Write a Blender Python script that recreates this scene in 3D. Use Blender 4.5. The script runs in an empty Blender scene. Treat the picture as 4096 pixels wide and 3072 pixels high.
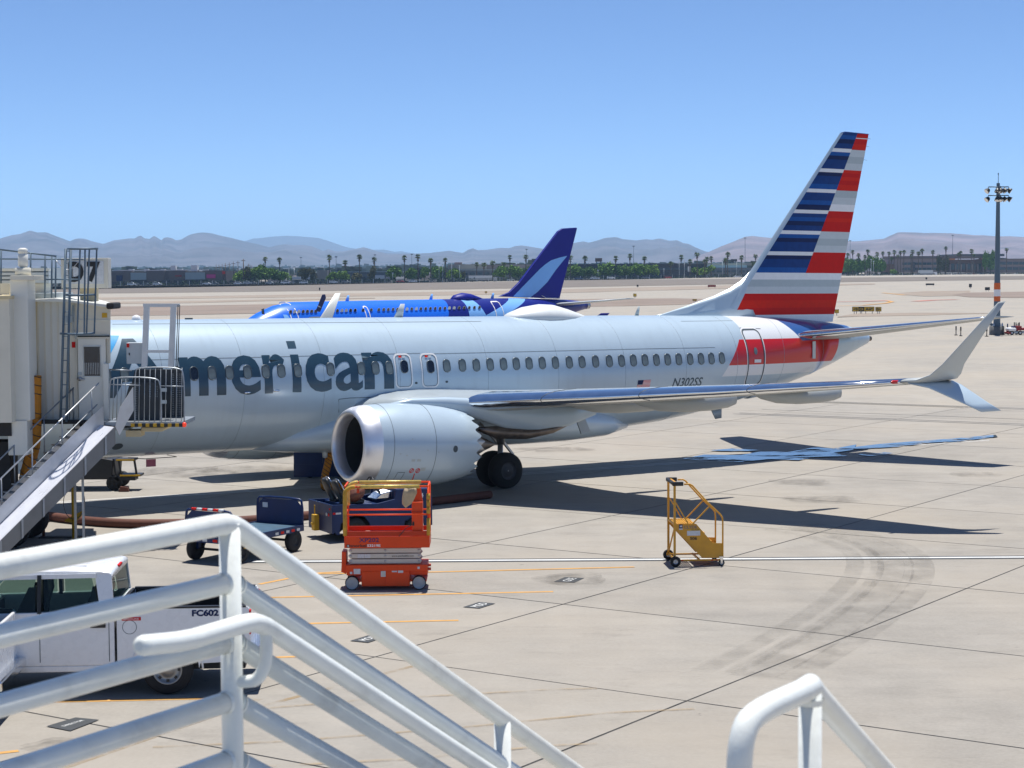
import bpy, bmesh, math, random
from mathutils import Vector, Matrix, noise
R = math.radians
random.seed(7)
scene = bpy.context.scene
COL = scene.collection

# ---------------------------------------------------------------- camera
F_PX, CAM_H, PITCH, ROLL = 7430.25, 6.653, 0.05992, 0.00579      # focal length in pixels of a 4096 px wide picture
cp, sp, cr, sr = math.cos(PITCH), math.sin(PITCH), math.cos(ROLL), math.sin(ROLL)
FWD = Vector((0, cp, -sp)); UPV = Vector((0, sp, cp)); RTV = Vector((1, 0, 0))
cam_d = bpy.data.cameras.new('camera'); cam = bpy.data.objects.new('camera', cam_d); COL.objects.link(cam)
cr_v = cr*RTV - sr*UPV; cu_v = sr*RTV + cr*UPV
cam.matrix_world = Matrix(((cr_v.x, cu_v.x, -FWD.x, 0), (cr_v.y, cu_v.y, -FWD.y, 0), (cr_v.z, cu_v.z, -FWD.z, CAM_H), (0, 0, 0, 1)))
cam_d.sensor_width = 36; cam_d.lens = F_PX/4096*36; cam_d.clip_start = 0.05; cam_d.clip_end = 80000
cam_d.dof.use_dof = True; cam_d.dof.focus_distance = 55; cam_d.dof.aperture_fstop = 10
scene.camera = cam
CAM = Vector((0, 0, CAM_H))

# ---------------------------------------------------------------- sky, sun, exposure
SUN_VEC = Vector((0.05, 0.21, 1.0)).normalized()
world = bpy.data.worlds.new('World'); scene.world = world; world.use_nodes = True
wn = world.node_tree; wn.nodes.clear()
sky = wn.nodes.new('ShaderNodeTexSky'); sky.sky_type = 'NISHITA'; sky.sun_disc = False
sky.sun_elevation = math.asin(SUN_VEC.z); sky.sun_rotation = math.atan2(SUN_VEC.x, SUN_VEC.y)
sky.altitude = 600; sky.air_density = 0.5; sky.dust_density = 0.1; sky.ozone_density = 8.0
bg = wn.nodes.new('ShaderNodeBackground'); bg.inputs['Strength'].default_value = 0.122
wo = wn.nodes.new('ShaderNodeOutputWorld')
wn.links.new(sky.outputs[0], bg.inputs['Color']); wn.links.new(bg.outputs[0], wo.inputs['Surface'])
sun_d = bpy.data.lights.new('sun', 'SUN'); sun_d.energy = 5.0; sun_d.angle = R(0.53); sun_d.color = (1.0, 0.962, 0.90)
sun = bpy.data.objects.new('sun', sun_d); COL.objects.link(sun)
sun.rotation_euler = (-SUN_VEC).to_track_quat('-Z', 'Y').to_euler(); sun.location = (0, 0, 60)
scene.view_settings.view_transform = 'Standard'; scene.view_settings.look = 'None'
scene.view_settings.exposure = 0.32; scene.view_settings.gamma = 1.0
scene.cycles.max_bounces = 8; scene.cycles.transparent_max_bounces = 12; scene.cycles.volume_bounces = 2
scene.cycles.use_denoising = True; scene.cycles.sample_clamp_indirect = 6
def rise(y): return min(62, max(0, y-1500)*.0052)      # the valley floor climbs slowly towards the hills

# ---------------------------------------------------------------- picture measurements -> places
def ray(u, v):
    a, b = u-2048, v-1536
    xi, yi = cr*a-sr*b, sr*a+cr*b
    return FWD + RTV*(xi/F_PX) - UPV*(yi/F_PX)
def proj(P):
    d = Vector(P)-CAM; k = d.dot(FWD)
    if k <= .01: return None
    xi, yi = F_PX*d.dot(RTV)/k, -F_PX*d.dot(UPV)/k
    return 2048+cr*xi+sr*yi, 1536-sr*xi+cr*yi
def sstep(a, b, x):
    t = min(1, max(0, (x-a)/(b-a))); return t*t*(3-2*t)
def terrain(x, y):
    """flat apron, then a gentle dip and a slow rise towards the right"""
    if y < 85: return 0.0
    s = min(.45, max(-.45, x/y))
    dip = -.6*sstep(85, 135, y)*(1-sstep(.05, .16, s))
    g = 3.2*sstep(-.30, .12, s) + .6*sstep(.1, .3, s) - .3
    return dip + g*sstep(230, 1000, y)
def at(u, v, Y):
    d = ray(u, v); return CAM + d*(Y/d.y)
def gp(u, v, z=0.0):
    d = ray(u, v); return CAM + d*((z-CAM_H)/d.z)
def tp(u, v):
    """where the ray through a pixel meets the terrain"""
    d = ray(u, v); t = 20.0; st = 4.0; prev = t
    for i in range(4000):
        P = CAM+d*t
        if P.z <= terrain(P.x, P.y): break
        prev = t; t += max(st, t*.01)
        if t > 6000: break
    lo, hi = prev, t
    for i in range(30):
        m = (lo+hi)/2; P = CAM+d*m
        if P.z <= terrain(P.x, P.y): hi = m
        else: lo = m
    return CAM+d*hi

# ---------------------------------------------------------------- mesh helpers
class MB:
    def __init__(s): s.v, s.f, s.m, s.sm = [], [], [], []
    def add(s, vs, fs, mi=0, smooth=False):
        o = len(s.v); s.v += [tuple(p) for p in vs]
        for k, f in enumerate(fs):
            s.f.append(tuple(i+o for i in f)); s.m.append(mi[k] if isinstance(mi, (list, tuple)) else mi); s.sm.append(smooth)
        return s
    def box(s, c, d, mi=0, rot=None):
        x, y, z = d[0]/2, d[1]/2, d[2]/2
        vs = [Vector((a*x, b*y, e*z)) for a in (-1, 1) for b in (-1, 1) for e in (-1, 1)]
        if rot is not None: vs = [rot @ p for p in vs]
        c = Vector(c)
        return s.add([p+c for p in vs], [(0, 1, 3, 2), (4, 6, 7, 5), (0, 4, 5, 1), (2, 3, 7, 6), (0, 2, 6, 4), (1, 5, 7, 3)], mi)
    def b2(s, a, b, mi=0):
        return s.box([(a[i]+b[i])/2 for i in range(3)], [abs(b[i]-a[i]) for i in range(3)], mi)
    def bar(s, a, b, w, h=None, mi=0):
        """square bar from a to b, w wide and h high"""
        a, b = Vector(a), Vector(b); h = h or w
        d = b-a; L = d.length; d.normalize()
        up = Vector((0, 0, 1)) if abs(d.z) < .95 else Vector((0, 1, 0))
        sx = d.cross(up).normalized(); uz = sx.cross(d)
        return s.box((a+b)/2, (w, L, h), mi, Matrix((sx, d, uz)).transposed())
    def tube(s, pts, r, n=8, mi=0, caps=True, closed=False, smooth=True):
        pts = [Vector(p) for p in pts]; N = len(pts)
        rs = r if isinstance(r, (list, tuple)) else [r]*N
        vs = []; prev = None
        for i, p in enumerate(pts):
            if closed: t = pts[(i+1) % N]-pts[i-1]
            else: t = pts[min(i+1, N-1)]-pts[max(i-1, 0)]
            t.normalize()
            if prev is None:
                ref = Vector((0, 0, 1)) if abs(t.z) < .9 else Vector((1, 0, 0))
                nx = t.cross(ref).normalized()
            else:
                nx = (prev - t*prev.dot(t)).normalized()
            prev = nx; ny = t.cross(nx)
            k = 1.0
            if 0 < i < N-1 and not closed:
                e1 = (pts[i]-pts[i-1]).normalized(); k = 1/max(.6, e1.dot(t))
            for j in range(n):
                a = 2*math.pi*j/n; vs.append(p + (nx*math.cos(a)+ny*math.sin(a))*rs[i]*(k if k < 1.4 else 1.4))
        fs = []
        for i in range(N if closed else N-1):
            i2 = (i+1) % N
            for j in range(n):
                j2 = (j+1) % n; fs.append((i*n+j, i*n+j2, i2*n+j2, i2*n+j))
        s.add(vs, fs, mi, smooth)
        if caps and not closed:
            o = len(s.v)-len(vs)
            s.f.append(tuple(o+j for j in range(n))[::-1]); s.m.append(mi); s.sm.append(False)
            s.f.append(tuple(o+(N-1)*n+j for j in range(n))); s.m.append(mi); s.sm.append(False)
        return s
    def lathe(s, prof, n=24, axis='x', c=(0, 0, 0), mi=0, smooth=True, capends=False):
        """prof: (along, radius) pairs"""
        vs, fs = [], []; c = Vector(c)
        for (x, r) in prof:
            for j in range(n):
                a = 2*math.pi*j/n; p, q = r*math.cos(a), r*math.sin(a)
                vs.append(c + Vector({'x': (x, p, q), 'y': (p, x, q), 'z': (p, q, x)}[axis]))
        for i in range(len(prof)-1):
            for j in range(n):
                j2 = (j+1) % n; fs.append((i*n+j, i*n+j2, (i+1)*n+j2, (i+1)*n+j))
        mm = mi
        if isinstance(mi, (list, tuple)): mm = [mi[i] for i in range(len(prof)-1) for j in range(n)]
        s.add(vs, fs, mm, smooth)
        if capends:
            o = len(s.v)-len(vs); L = (len(prof)-1)*n
            s.f.append(tuple(o+j for j in range(n))); s.m.append(mm if isinstance(mm, int) else mm[0]); s.sm.append(False)
            s.f.append(tuple(o+L+j for j in range(n))); s.m.append(mm if isinstance(mm, int) else mm[-1]); s.sm.append(False)
        return s
    def prism(s, poly, axis, a, b, mi=0):
        """poly in the plane across axis ('x': (y,z), 'y': (x,z), 'z': (x,y)), from a to b along the axis"""
        n = len(poly)
        def P(p, t): return {'x': (t, p[0], p[1]), 'y': (p[0], t, p[1]), 'z': (p[0], p[1], t)}[axis]
        vs = [P(p, a) for p in poly]+[P(p, b) for p in poly]
        fs = [tuple(range(n)), tuple(range(n, 2*n))[::-1]]+[(i, (i+1) % n, n+(i+1) % n, n+i) for i in range(n)]
        return s.add(vs, fs, mi)
    def loft(s, rings, mi=0, smooth=True, caps=True, closed=True):
        n = len(rings[0]); vs = [p for r_ in rings for p in r_]; fs, mm = [], []
        for i in range(len(rings)-1):
            for j in range(n if closed else n-1):
                j2 = (j+1) % n; fs.append((i*n+j, i*n+j2, (i+1)*n+j2, (i+1)*n+j)); mm.append(mi(i, j) if callable(mi) else mi)
        s.add(vs, fs, mm, smooth)
        if caps:
            o = len(s.v)-len(vs); L = (len(rings)-1)*n; m0 = mi(0, 0) if callable(mi) else mi
            s.f.append(tuple(o+j for j in range(n))); s.m.append(m0); s.sm.append(False)
            s.f.append(tuple(o+L+j for j in range(n))[::-1]); s.m.append(m0); s.sm.append(False)
        return s
    def sheet(s, pts, mi=0):
        return s.add(pts, [tuple(range(len(pts)))], mi)
    def mesh(s, name, mats):
        me = bpy.data.meshes.new(name); me.from_pydata(s.v, [], s.f)
        for m in (mats if isinstance(mats, (list, tuple)) else [mats]): me.materials.append(m)
        me.polygons.foreach_set('material_index', s.m); me.polygons.foreach_set('use_smooth', s.sm)
        bm = bmesh.new(); bm.from_mesh(me); bmesh.ops.recalc_face_normals(bm, faces=bm.faces); bm.to_mesh(me); bm.free()
        return me
    def build(s, name, mats, parent=None, loc=None, bevel=0, label=None):
        o = bpy.data.objects.new(name, s.mesh(name, mats)); COL.objects.link(o)
        if parent is not None: o.parent = parent
        if loc is not None: o.location = loc
        if bevel:
            b = o.modifiers.new('bevel', 'BEVEL'); b.width = bevel; b.segments = 2; b.limit_method = 'ANGLE'; b.angle_limit = R(40)
        if label: o['label'] = label
        return o
def tag(o, label, cat=None, group=None, kind=None):
    o['label'] = label
    if cat: o['category'] = cat
    if group: o['group'] = group
    if kind: o['kind'] = kind
    return o
def struct(o, label):
    o['kind'] = 'structure'; o['label'] = label; return o
def empty(name, label, cat, loc=(0, 0, 0), rz=0, group=None):
    o = bpy.data.objects.new(name, None); o.empty_display_size = .3; COL.objects.link(o)
    o.location = loc; o.rotation_euler = (0, 0, rz); return tag(o, label, cat, group)
def inst(name, me, parent=None, loc=(0, 0, 0), rz=0, sc=None):
    o = bpy.data.objects.new(name, me); COL.objects.link(o); o.location = loc; o.rotation_euler = (0, 0, rz)
    if parent is not None: o.parent = parent
    if sc: o.scale = sc if isinstance(sc, (tuple, list)) else (sc, sc, sc)
    return o
def smooth_path(pts, it=2):
    pts = [Vector(p) for p in pts]
    for _ in range(it):
        q = [pts[0]]
        for a, b in zip(pts[:-1], pts[1:]): q += [a*.75+b*.25, a*.25+b*.75]
        q.append(pts[-1]); pts = q
    return pts
def rrect(w, h, r, n=5):
    out = []
    for cx, cy, a0 in ((w/2-r, h/2-r, 0), (-w/2+r, h/2-r, 90), (-w/2+r, -h/2+r, 180), (w/2-r, -h/2+r, 270)):
        for k in range(n): a = R(a0+90*k/(n-1)); out.append((cx+r*math.cos(a), cy+r*math.sin(a)))
    return out
ORD = ['first', 'second', 'third', 'fourth', 'fifth', 'sixth', 'seventh', 'eighth', 'ninth', 'tenth', 'eleventh', 'twelfth', 'thirteenth', 'fourteenth', 'fifteenth', 'sixteenth', 'seventeenth', 'eighteenth', 'nineteenth', 'twentieth']
def nth(k):
    n = k+1
    if n <= 20: return ORD[k]
    if n % 10 == 0: return {3: 'thirtieth', 4: 'fortieth', 5: 'fiftieth', 6: 'sixtieth'}[n//10]
    return {2: 'twenty', 3: 'thirty', 4: 'forty', 5: 'fifty'}[n//10]+'-'+ORD[n % 10-1]

# ---------------------------------------------------------------- text as flat mesh
def text_geo(s, bold=0.0, shear=0.0):
    cu = bpy.data.curves.new('txt', 'FONT'); cu.body = s; cu.size = 1.0; cu.offset = bold; cu.shear = shear; cu.resolution_u = 4
    o = bpy.data.objects.new('txt', cu); COL.objects.link(o)
    me = bpy.data.meshes.new_from_object(o.evaluated_get(bpy.context.evaluated_depsgraph_get()))
    vs = [v.co.copy() for v in me.vertices]; fs = [tuple(p.vertices) for p in me.polygons]
    bpy.data.objects.remove(o); bpy.data.curves.remove(cu); bpy.data.meshes.remove(me)
    return vs, fs
def fit_text(s, w, h, bold=0.0, shear=0.0):
    """text scaled into a w x h box, lower left at the origin, in the xy plane"""
    vs, fs = text_geo(s, bold, shear)
    x0, x1 = min(p.x for p in vs), max(p.x for p in vs); y0, y1 = min(p.y for p in vs), max(p.y for p in vs)
    return [Vector(((p.x-x0)/(x1-x0)*w, (p.y-y0)/(y1-y0)*h, 0)) for p in vs], fs
def lettering(s, origin, ex, ey, w, h, mat, parent, name='lettering', bold=0.02, shear=0.0):
    """flat lettering on a plane with axes ex, ey"""
    vs, fs = fit_text(s, w, h, bold, shear); o = Vector(origin); ex, ey = Vector(ex), Vector(ey)
    mb = MB(); mb.add([o+ex*p.x+ey*p.y for p in vs], fs)
    return mb.build(name, mat, parent)
# ---------------------------------------------------------------- materials
def nt(m): return m.node_tree
def mat(name, col, rough=.5, metal=0.0, var=.06, vscale=6.0, bump=0.0, bscale=40.0, coat=0.0, spec=.5, dirt=0.0, rvar=.08, coords='Object', emis=None):
    m = bpy.data.materials.new(name); m.use_nodes = True; t = m.node_tree; b = t.nodes['Principled BSDF']
    b.inputs['Roughness'].default_value = rough; b.inputs['Metallic'].default_value = metal
    b.inputs['Specular IOR Level'].default_value = spec
    if coat: b.inputs['Coat Weight'].default_value = coat; b.inputs['Coat Roughness'].default_value = .06
    tc = t.nodes.new('ShaderNodeTexCoord')
    nz = t.nodes.new('ShaderNodeTexNoise'); nz.inputs['Scale'].default_value = vscale; nz.inputs['Detail'].default_value = 6
    t.links.new(tc.outputs[coords], nz.inputs['Vector'])
    mr = t.nodes.new('ShaderNodeMapRange'); mr.inputs['From Min'].default_value = .3; mr.inputs['From Max'].default_value = .7
    mr.inputs['To Min'].default_value = 1-var; mr.inputs['To Max'].default_value = 1+var
    t.links.new(nz.outputs['Fac'], mr.inputs['Value'])
    mul = t.nodes.new('ShaderNodeVectorMath'); mul.operation = 'SCALE'; mul.inputs[0].default_value = col[:3]
    t.links.new(mr.outputs[0], mul.inputs['Scale'])
    last = mul.outputs[0]
    if dirt:
        n2 = t.nodes.new('ShaderNodeTexNoise'); n2.inputs['Scale'].default_value = vscale*.35; n2.inputs['Detail'].default_value = 9; n2.inputs['Roughness'].default_value = .7
        t.links.new(tc.outputs[coords], n2.inputs['Vector'])
        r2 = t.nodes.new('ShaderNodeMapRange'); r2.inputs['From Min'].default_value = .52; r2.inputs['From Max'].default_value = .72; r2.inputs['To Max'].default_value = dirt
        t.links.new(n2.outputs['Fac'], r2.inputs['Value'])
        mx = t.nodes.new('ShaderNodeMix'); mx.data_type = 'RGBA'
        t.links.new(r2.outputs[0], mx.inputs['Factor']); t.links.new(last, mx.inputs['A']); mx.inputs['B'].default_value = (.10, .085, .07, 1)
        last = mx.outputs['Result']
    t.links.new(last, b.inputs['Base Color'])
    mr2 = t.nodes.new('ShaderNodeMapRange'); mr2.inputs['To Min'].default_value = max(.02, rough-rvar); mr2.inputs['To Max'].default_value = min(1, rough+rvar)
    t.links.new(nz.outputs['Fac'], mr2.inputs['Value']); t.links.new(mr2.outputs[0], b.inputs['Roughness'])
    if bump:
        n3 = t.nodes.new('ShaderNodeTexNoise'); n3.inputs['Scale'].default_value = bscale; n3.inputs['Detail'].default_value = 5
        t.links.new(tc.outputs[coords], n3.inputs['Vector'])
        bp = t.nodes.new('ShaderNodeBump'); bp.inputs['Strength'].default_value = bump; bp.inputs['Distance'].default_value = .02
        t.links.new(n3.outputs['Fac'], bp.inputs['Height']); t.links.new(bp.outputs[0], b.inputs['Normal'])
    if emis:
        b.inputs['Emission Color'].default_value = (*emis[:3], 1); b.inputs['Emission Strength'].default_value = emis[3]
    return m
class NX:
    """tiny node-expression builder"""
    def __init__(s, t): s.t = t
    def m(s, op, a, b=None, c=None):
        n = s.t.nodes.new('ShaderNodeMath'); n.operation = op
        for i, x in enumerate((a, b, c)):
            if x is None: continue
            if isinstance(x, (int, float)): n.inputs[i].default_value = x
            else: s.t.links.new(x, n.inputs[i])
        return n.outputs[0]
    def gt(s, a, b): return s.m('GREATER_THAN', a, b)
    def lt(s, a, b): return s.m('LESS_THAN', a, b)
    def mul(s, a, b): return s.m('MULTIPLY', a, b)
    def add(s, a, b): return s.m('ADD', a, b)
    def sub(s, a, b): return s.m('SUBTRACT', a, b)
    def mx(s, a, b): return s.m('MAXIMUM', a, b)
    def xyz(s, coords='Object'):
        tc = s.t.nodes.new('ShaderNodeTexCoord'); sep = s.t.nodes.new('ShaderNodeSeparateXYZ'); s.t.links.new(tc.outputs[coords], sep.inputs[0]); return sep.outputs
    def mix(s, fac, A, B):
        n = s.t.nodes.new('ShaderNodeMix'); n.data_type = 'RGBA'
        for k, x in (('Factor', fac), ('A', A), ('B', B)):
            if isinstance(x, (int, float)): n.inputs[k].default_value = x
            elif isinstance(x, (tuple, list)): n.inputs[k].default_value = (*x[:3], 1)
            else: s.t.links.new(x, n.inputs[k])
        return n.outputs['Result']
    def noise(s, vec, scale, detail=5, rough=.55):
        n = s.t.nodes.new('ShaderNodeTexNoise'); n.inputs['Scale'].default_value = scale; n.inputs['Detail'].default_value = detail; n.inputs['Roughness'].default_value = rough
        if vec is not None: s.t.links.new(vec, n.inputs['Vector'])
        return n.outputs['Fac']
    def rng(s, x, a, b, c=0., d=1.):
        n = s.t.nodes.new('ShaderNodeMapRange'); n.inputs['From Min'].default_value = a; n.inputs['From Max'].default_value = b; n.inputs['To Min'].default_value = c; n.inputs['To Max'].default_value = d
        s.t.links.new(x, n.inputs['Value']); return n.outputs[0]
    def coord(s, k='Object'):
        return s.t.nodes.new('ShaderNodeTexCoord').outputs[k]
    def mapping(s, vec, scale=(1, 1, 1), rot=(0, 0, 0)):
        n = s.t.nodes.new('ShaderNodeMapping'); n.inputs['Scale'].default_value = scale; n.inputs['Rotation'].default_value = rot
        s.t.links.new(vec, n.inputs['Vector']); return n.outputs[0]
def newmat(name, rough=.5, metal=0., spec=.5):
    m = bpy.data.materials.new(name); m.use_nodes = True; b = m.node_tree.nodes['Principled BSDF']
    b.inputs['Roughness'].default_value = rough; b.inputs['Metallic'].default_value = metal; b.inputs['Specular IOR Level'].default_value = spec
    return m, b, NX(m.node_tree)
def concrete(name, base, slab=False, far=False):
    m, b, x = newmat(name, .85, 0, .3); t = m.node_tree
    geo = t.nodes.new('ShaderNodeNewGeometry'); pos = geo.outputs['Position']
    big = x.noise(pos, .11, 6, .6); mid = x.noise(pos, .9, 8, .65); fine = x.noise(pos, 14, 6, .6)
    streak = x.noise(x.mapping(pos, (.22, 1.3, 1), (0, 0, R(-8))), .8, 7, .6)
    stain = x.noise(x.mapping(pos, (.6, 1.1, 1)), .42, 9, .72)
    v = x.add(x.rng(big, .3, .7, -.12, .12), x.rng(mid, .3, .7, -.085, .085))
    v = x.add(v, x.rng(fine, .3, .7, -.07, .07)); v = x.add(v, x.rng(streak, .35, .7, .05, -.08))
    if slab:
        oi = t.nodes.new('ShaderNodeObjectInfo'); v = x.add(v, x.rng(oi.outputs['Random'], 0, 1, -.045, .045))
    v = x.add(v, 1.0)
    sc = t.nodes.new('ShaderNodeVectorMath'); sc.operation = 'SCALE'; sc.inputs[0].default_value = base; t.links.new(v, sc.inputs['Scale'])
    c = x.mix(x.rng(big, .42, .62, 0, .5), sc.outputs[0], tuple(k*s_ for k, s_ in zip(base, (1.02, .96, .88))))
    c2 = x.mix(x.rng(stain, .60, .75, 0, .55 if not far else .25), c, (.16, .145, .125))
    blot = x.noise(x.mapping(pos, (.5, 1.0, 1), (0, 0, R(12))), 1.7, 9, .75); c2 = x.mix(x.rng(blot, .56, .66, 0, .28 if not far else .12), c2, tuple(k*.62 for k in base))
    pale = x.noise(x.mapping(pos, (.8, .35, 1), (0, 0, R(-34))), .35, 6, .6); c2 = x.mix(x.rng(pale, .56, .7, 0, .35), c2, tuple(min(1, k*1.16) for k in base))
    spots = x.noise(pos, 3.1, 3, .5)
    c3 = x.mix(x.rng(spots, .74, .78, 0, .6 if not far else 0), c2, (.09, .085, .08))
    t.links.new(c3, b.inputs['Base Color'])
    bp = t.nodes.new('ShaderNodeBump'); bp.inputs['Strength'].default_value = .25; bp.inputs['Distance'].default_value = .004
    t.links.new(fine, bp.inputs['Height']); t.links.new(bp.outputs[0], b.inputs['Normal'])
    return m
M = {}
M['slab'] = concrete('slab_concrete', (.302, .280, .246), slab=True)
M['apron'] = concrete('apron_concrete', (.325, .30, .26), far=True)
M['joint'] = mat('joint_sealant', (.045, .042, .038), .9, 0, .5, 3)
M['soil'] = mat('infield_soil', (.215, .168, .135), .95, 0, .14, .05, coords='Object')
M['soil2'] = mat('infield_soil_light', (.265, .217, .172), .95, 0, .12, .05)
M['soil3'] = mat('infield_gravel', (.155, .132, .110), .95, 0, .16, .08)
M['desert'] = mat('desert_floor', (.30, .25, .20), .95, 0, .2, .003)
M['asphalt'] = mat('asphalt', (.06, .06, .062), .9, 0, .15, 1.5)
M['white_pipe'] = mat('white_pipe_paint', (.80, .82, .77), .34, 0, .04, 9, .06, 60, .15, dirt=.30)
M['ac_paint'] = mat('aircraft_silver_paint', (.46, .565, .645), .32, .1, .02, .8, coat=.3)
M['grey_paint'] = mat('aircraft_grey_paint', (.36, .41, .44), .38, .1, .05, 1.2, coat=.2)
M['wing_under'] = mat('wing_grey_paint', (.40, .42, .41), .42, .1, .06, .7)
M['polished'] = mat('polished_aluminium', (.80, .83, .87), .12, 1.0, .04, 3)
M['dull_metal'] = mat('dull_metal', (.45, .45, .46), .38, .9, .1, 5, dirt=.2)
M['hot_metal'] = mat('heat_stained_metal', (.20, .165, .14), .45, .85, .2, 6)
M['white'] = mat('white_paint', (.80, .80, .80), .4, 0, .03)
M['lgrey'] = mat('light_grey_paint', (.54, .585, .60), .4, .05, .03)
M['mgrey'] = mat('mid_grey_paint', (.42, .475, .49), .4, .05, .03)
M['red'] = mat('red_paint', (.58, .012, .010), .5, 0, .05, spec=.15)
M['red2'] = mat('bright_red_paint', (.66, .022, .010), .5, 0, .05, spec=.15)
M['blue1'] = mat('flag_blue_paint', (.008, .045, .19), .5, 0, .1, spec=.2)
M['blue2'] = mat('deep_blue_paint', (.008, .02, .085), .5, 0, .1, spec=.2)
M['blue3'] = mat('mid_blue_paint', (.010, .085, .32), .5, 0, .1, spec=.2)
M['letter'] = mat('title_slate_blue', (.022, .062, .098), .35, .1, .05, coat=.4)
M['sky_blue'] = mat('symbol_blue', (.03, .33, .68), .35, 0, .04, coat=.3)
M['pane'] = mat('cabin_pane', (.15, .185, .19), .15, 0, .25, 2, spec=.6)
M['pane_dark'] = mat('dark_cabin_pane', (.012, .018, .03), .1, 0, .1, spec=.6)
M['winframe'] = mat('window_frame', (.10, .125, .14), .4, .3)
M['dark'] = mat('dark_rubber', (.018, .018, .019), .75, 0, .2, 12, .1)
M['tyre'] = mat('tyre_rubber', (.016, .016, .017), .82, 0, .25, 15, .2, 30)
M['black'] = mat('black_plastic', (.012, .012, .013), .42, 0, .1)
M['line'] = mat('panel_line', (.06, .08, .095), .6)
M['engine_in'] = mat('inlet_barrel', (.055, .06, .065), .4, .3, .06)
M['fan'] = mat('fan_titanium', (.10, .10, .11), .35, .9)
# ================================================================ GROUND
gx = [-30000, -12000, -5000, -2500, -1200, -800]+[-600+25*i for i in range(49)]+[800, 1200, 2500, 5000, 12000, 30000]
gy = [-200, -60, 0, 40, 80, 90, 100, 110, 120, 130, 140, 170, 200, 240, 300, 360, 420, 500, 580, 660, 740, 820, 900, 1000, 1150, 1300, 1500, 2000, 3500, 7000, 15000, 30000]
mb = MB(); nX = len(gx)
mb.add([(x, y, terrain(x, y)-.012+rise(y)) for y in gy for x in gx],
       [(j*nX+i, j*nX+i+1, (j+1)*nX+i+1, (j+1)*nX+i) for j in range(len(gy)-1) for i in range(nX-1)], 0, True)
apron = struct(mb.build('apron_ground', M['apron']), 'pale concrete airport apron and airfield reaching the horizon')
# --- concrete slabs, 20 ft square, cast on a grid turned 34 degrees
GA = R(55.9); e1 = Vector((math.cos(GA), math.sin(GA), 0)); e2 = Vector((math.sin(GA), -math.cos(GA), 0))
SA, SB, PA, PB = 6.15, 6.07, 13.75, 25.1      # pitch and phase of the two joint families
slabs = []
for i in range(-40, 41):          # across A lines: offset along nA = -e2
    for j in range(-10, 60):      # along: offset along nB = e1
        oa, ob = PA+SA*i, PB+SB*j
        c = (-e2)*(oa+SA/2) + e1*(ob+SB/2)
        if c.y < 12 or c.y > 92: continue
        ok = False
        for da in (-.5, 0, .5):
            for db in (-.5, 0, .5):
                q = proj(c+(-e2)*(SA*da)+e1*(SB*db))
                if q and -60 < q[0] < 4160 and 1050 < q[1] < 3150: ok = True
        if ok: slabs.append((c.length, c))
slabs.sort(key=lambda t: t[0]); slabs = slabs[:296]
mb = MB(); mb.box((0, 0, -.03), (SA-.045, SB-.045, .06)); 
slab_me = mb.mesh('slab', M['slab'])
ang = math.atan2(-e2.y, -e2.x)
for k, (d, c) in enumerate(slabs):
    o = inst('slab', slab_me, apron, (c.x, c.y, random.uniform(-.0015, .0015)), ang)
# sealant lying in the joints
mb = MB()
for (d, c) in slabs:
    if d > 75: continue
    for (dv, ln, wv, n) in ((e1, SB, -e2, SA), (-e2, SA, e1, SB)):
        a = c + wv*(n/2) - dv*(ln/2); b_ = a+dv*ln
        a.z = b_.z = -.006; s_ = wv*.021
        mb.sheet([a-s_, b_-s_, b_+s_, a+s_])
o = mb.build('joint_sealant', M['joint'], apron); o['kind'] = 'stuff'
# --- painted lines and stencilled boxes on the concrete
M['yellow_line'] = mat('orange_line_paint', (.55, .29, .075), .8, 0, .12, 3, dirt=.35)
M['white_line'] = mat('white_line_paint', (.62, .63, .62), .8, 0, .08, 2, dirt=.3)
M['black_line'] = mat('black_line_paint', (.045, .05, .055), .8, 0, .12, 2)
def marks(name, rings, col, dens, seed):
    m, b, x = newmat(name, .85); t = m.node_tree
    tr = t.nodes.new('ShaderNodeBsdfTransparent'); ms = t.nodes.new('ShaderNodeMixShader'); out = t.nodes['Material Output']
    b.inputs['Base Color'].default_value = (*col, 1)
    pos = t.nodes.new('ShaderNodeNewGeometry').outputs['Position']
    n1 = x.noise(pos, 1.1+seed*.13, 8, .7)
    t.links.new(x.rng(n1, .38, .66, 0, dens), ms.inputs[0]); t.links.new(tr.outputs[0], ms.inputs[1]); t.links.new(b.outputs[0], ms.inputs[2]); t.links.new(ms.outputs[0], out.inputs['Surface'])
    return m
M['faded_line'] = marks('faded_line_paint', None, (.36, .25, .12), .62, 2)
def strip(pts, w, z, material, name='painted_line'):
    pts = [Vector((p[0], p[1], z)) for p in pts]; mb = MB(); L, Rr = [], []
    for i, p in enumerate(pts):
        t = pts[min(i+1, len(pts)-1)]-pts[max(i-1, 0)]; n = Vector((-t.y, t.x, 0)).normalized()*(w/2); L.append(p+n); Rr.append(p-n)
    for i in range(len(pts)-1): mb.sheet([Rr[i], Rr[i+1], L[i+1], L[i]])
    return mb.build(name, material, apron)
V = 1.852
def gv(x, y): p = gp(x*V, y*V); return (p.x, p.y)
strip([gv(540, 1213), gv(900, 1211.5), gv(1580, 1207.5), gv(2290, 1203)], .46, .004, M['black_line'])
strip([gv(545, 1213), gv(900, 1211.5), gv(1580, 1207.5), gv(2290, 1203)], .17, .007, M['white_line'])
strip([gv(560, 1262), gv(680, 1238), gv(800, 1232)], .12, .004, M['yellow_line'])
strip([gv(640, 1240.5), gv(930, 1236), gv(1370, 1225)], .12, .007, M['yellow_line'])
strip([gv(560, 1291), gv(1195, 1278)], .12, .004, M['yellow_line'])
strip([gv(560, 1349), gv(990, 1340)], .12, .004, M['yellow_line'])
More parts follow.
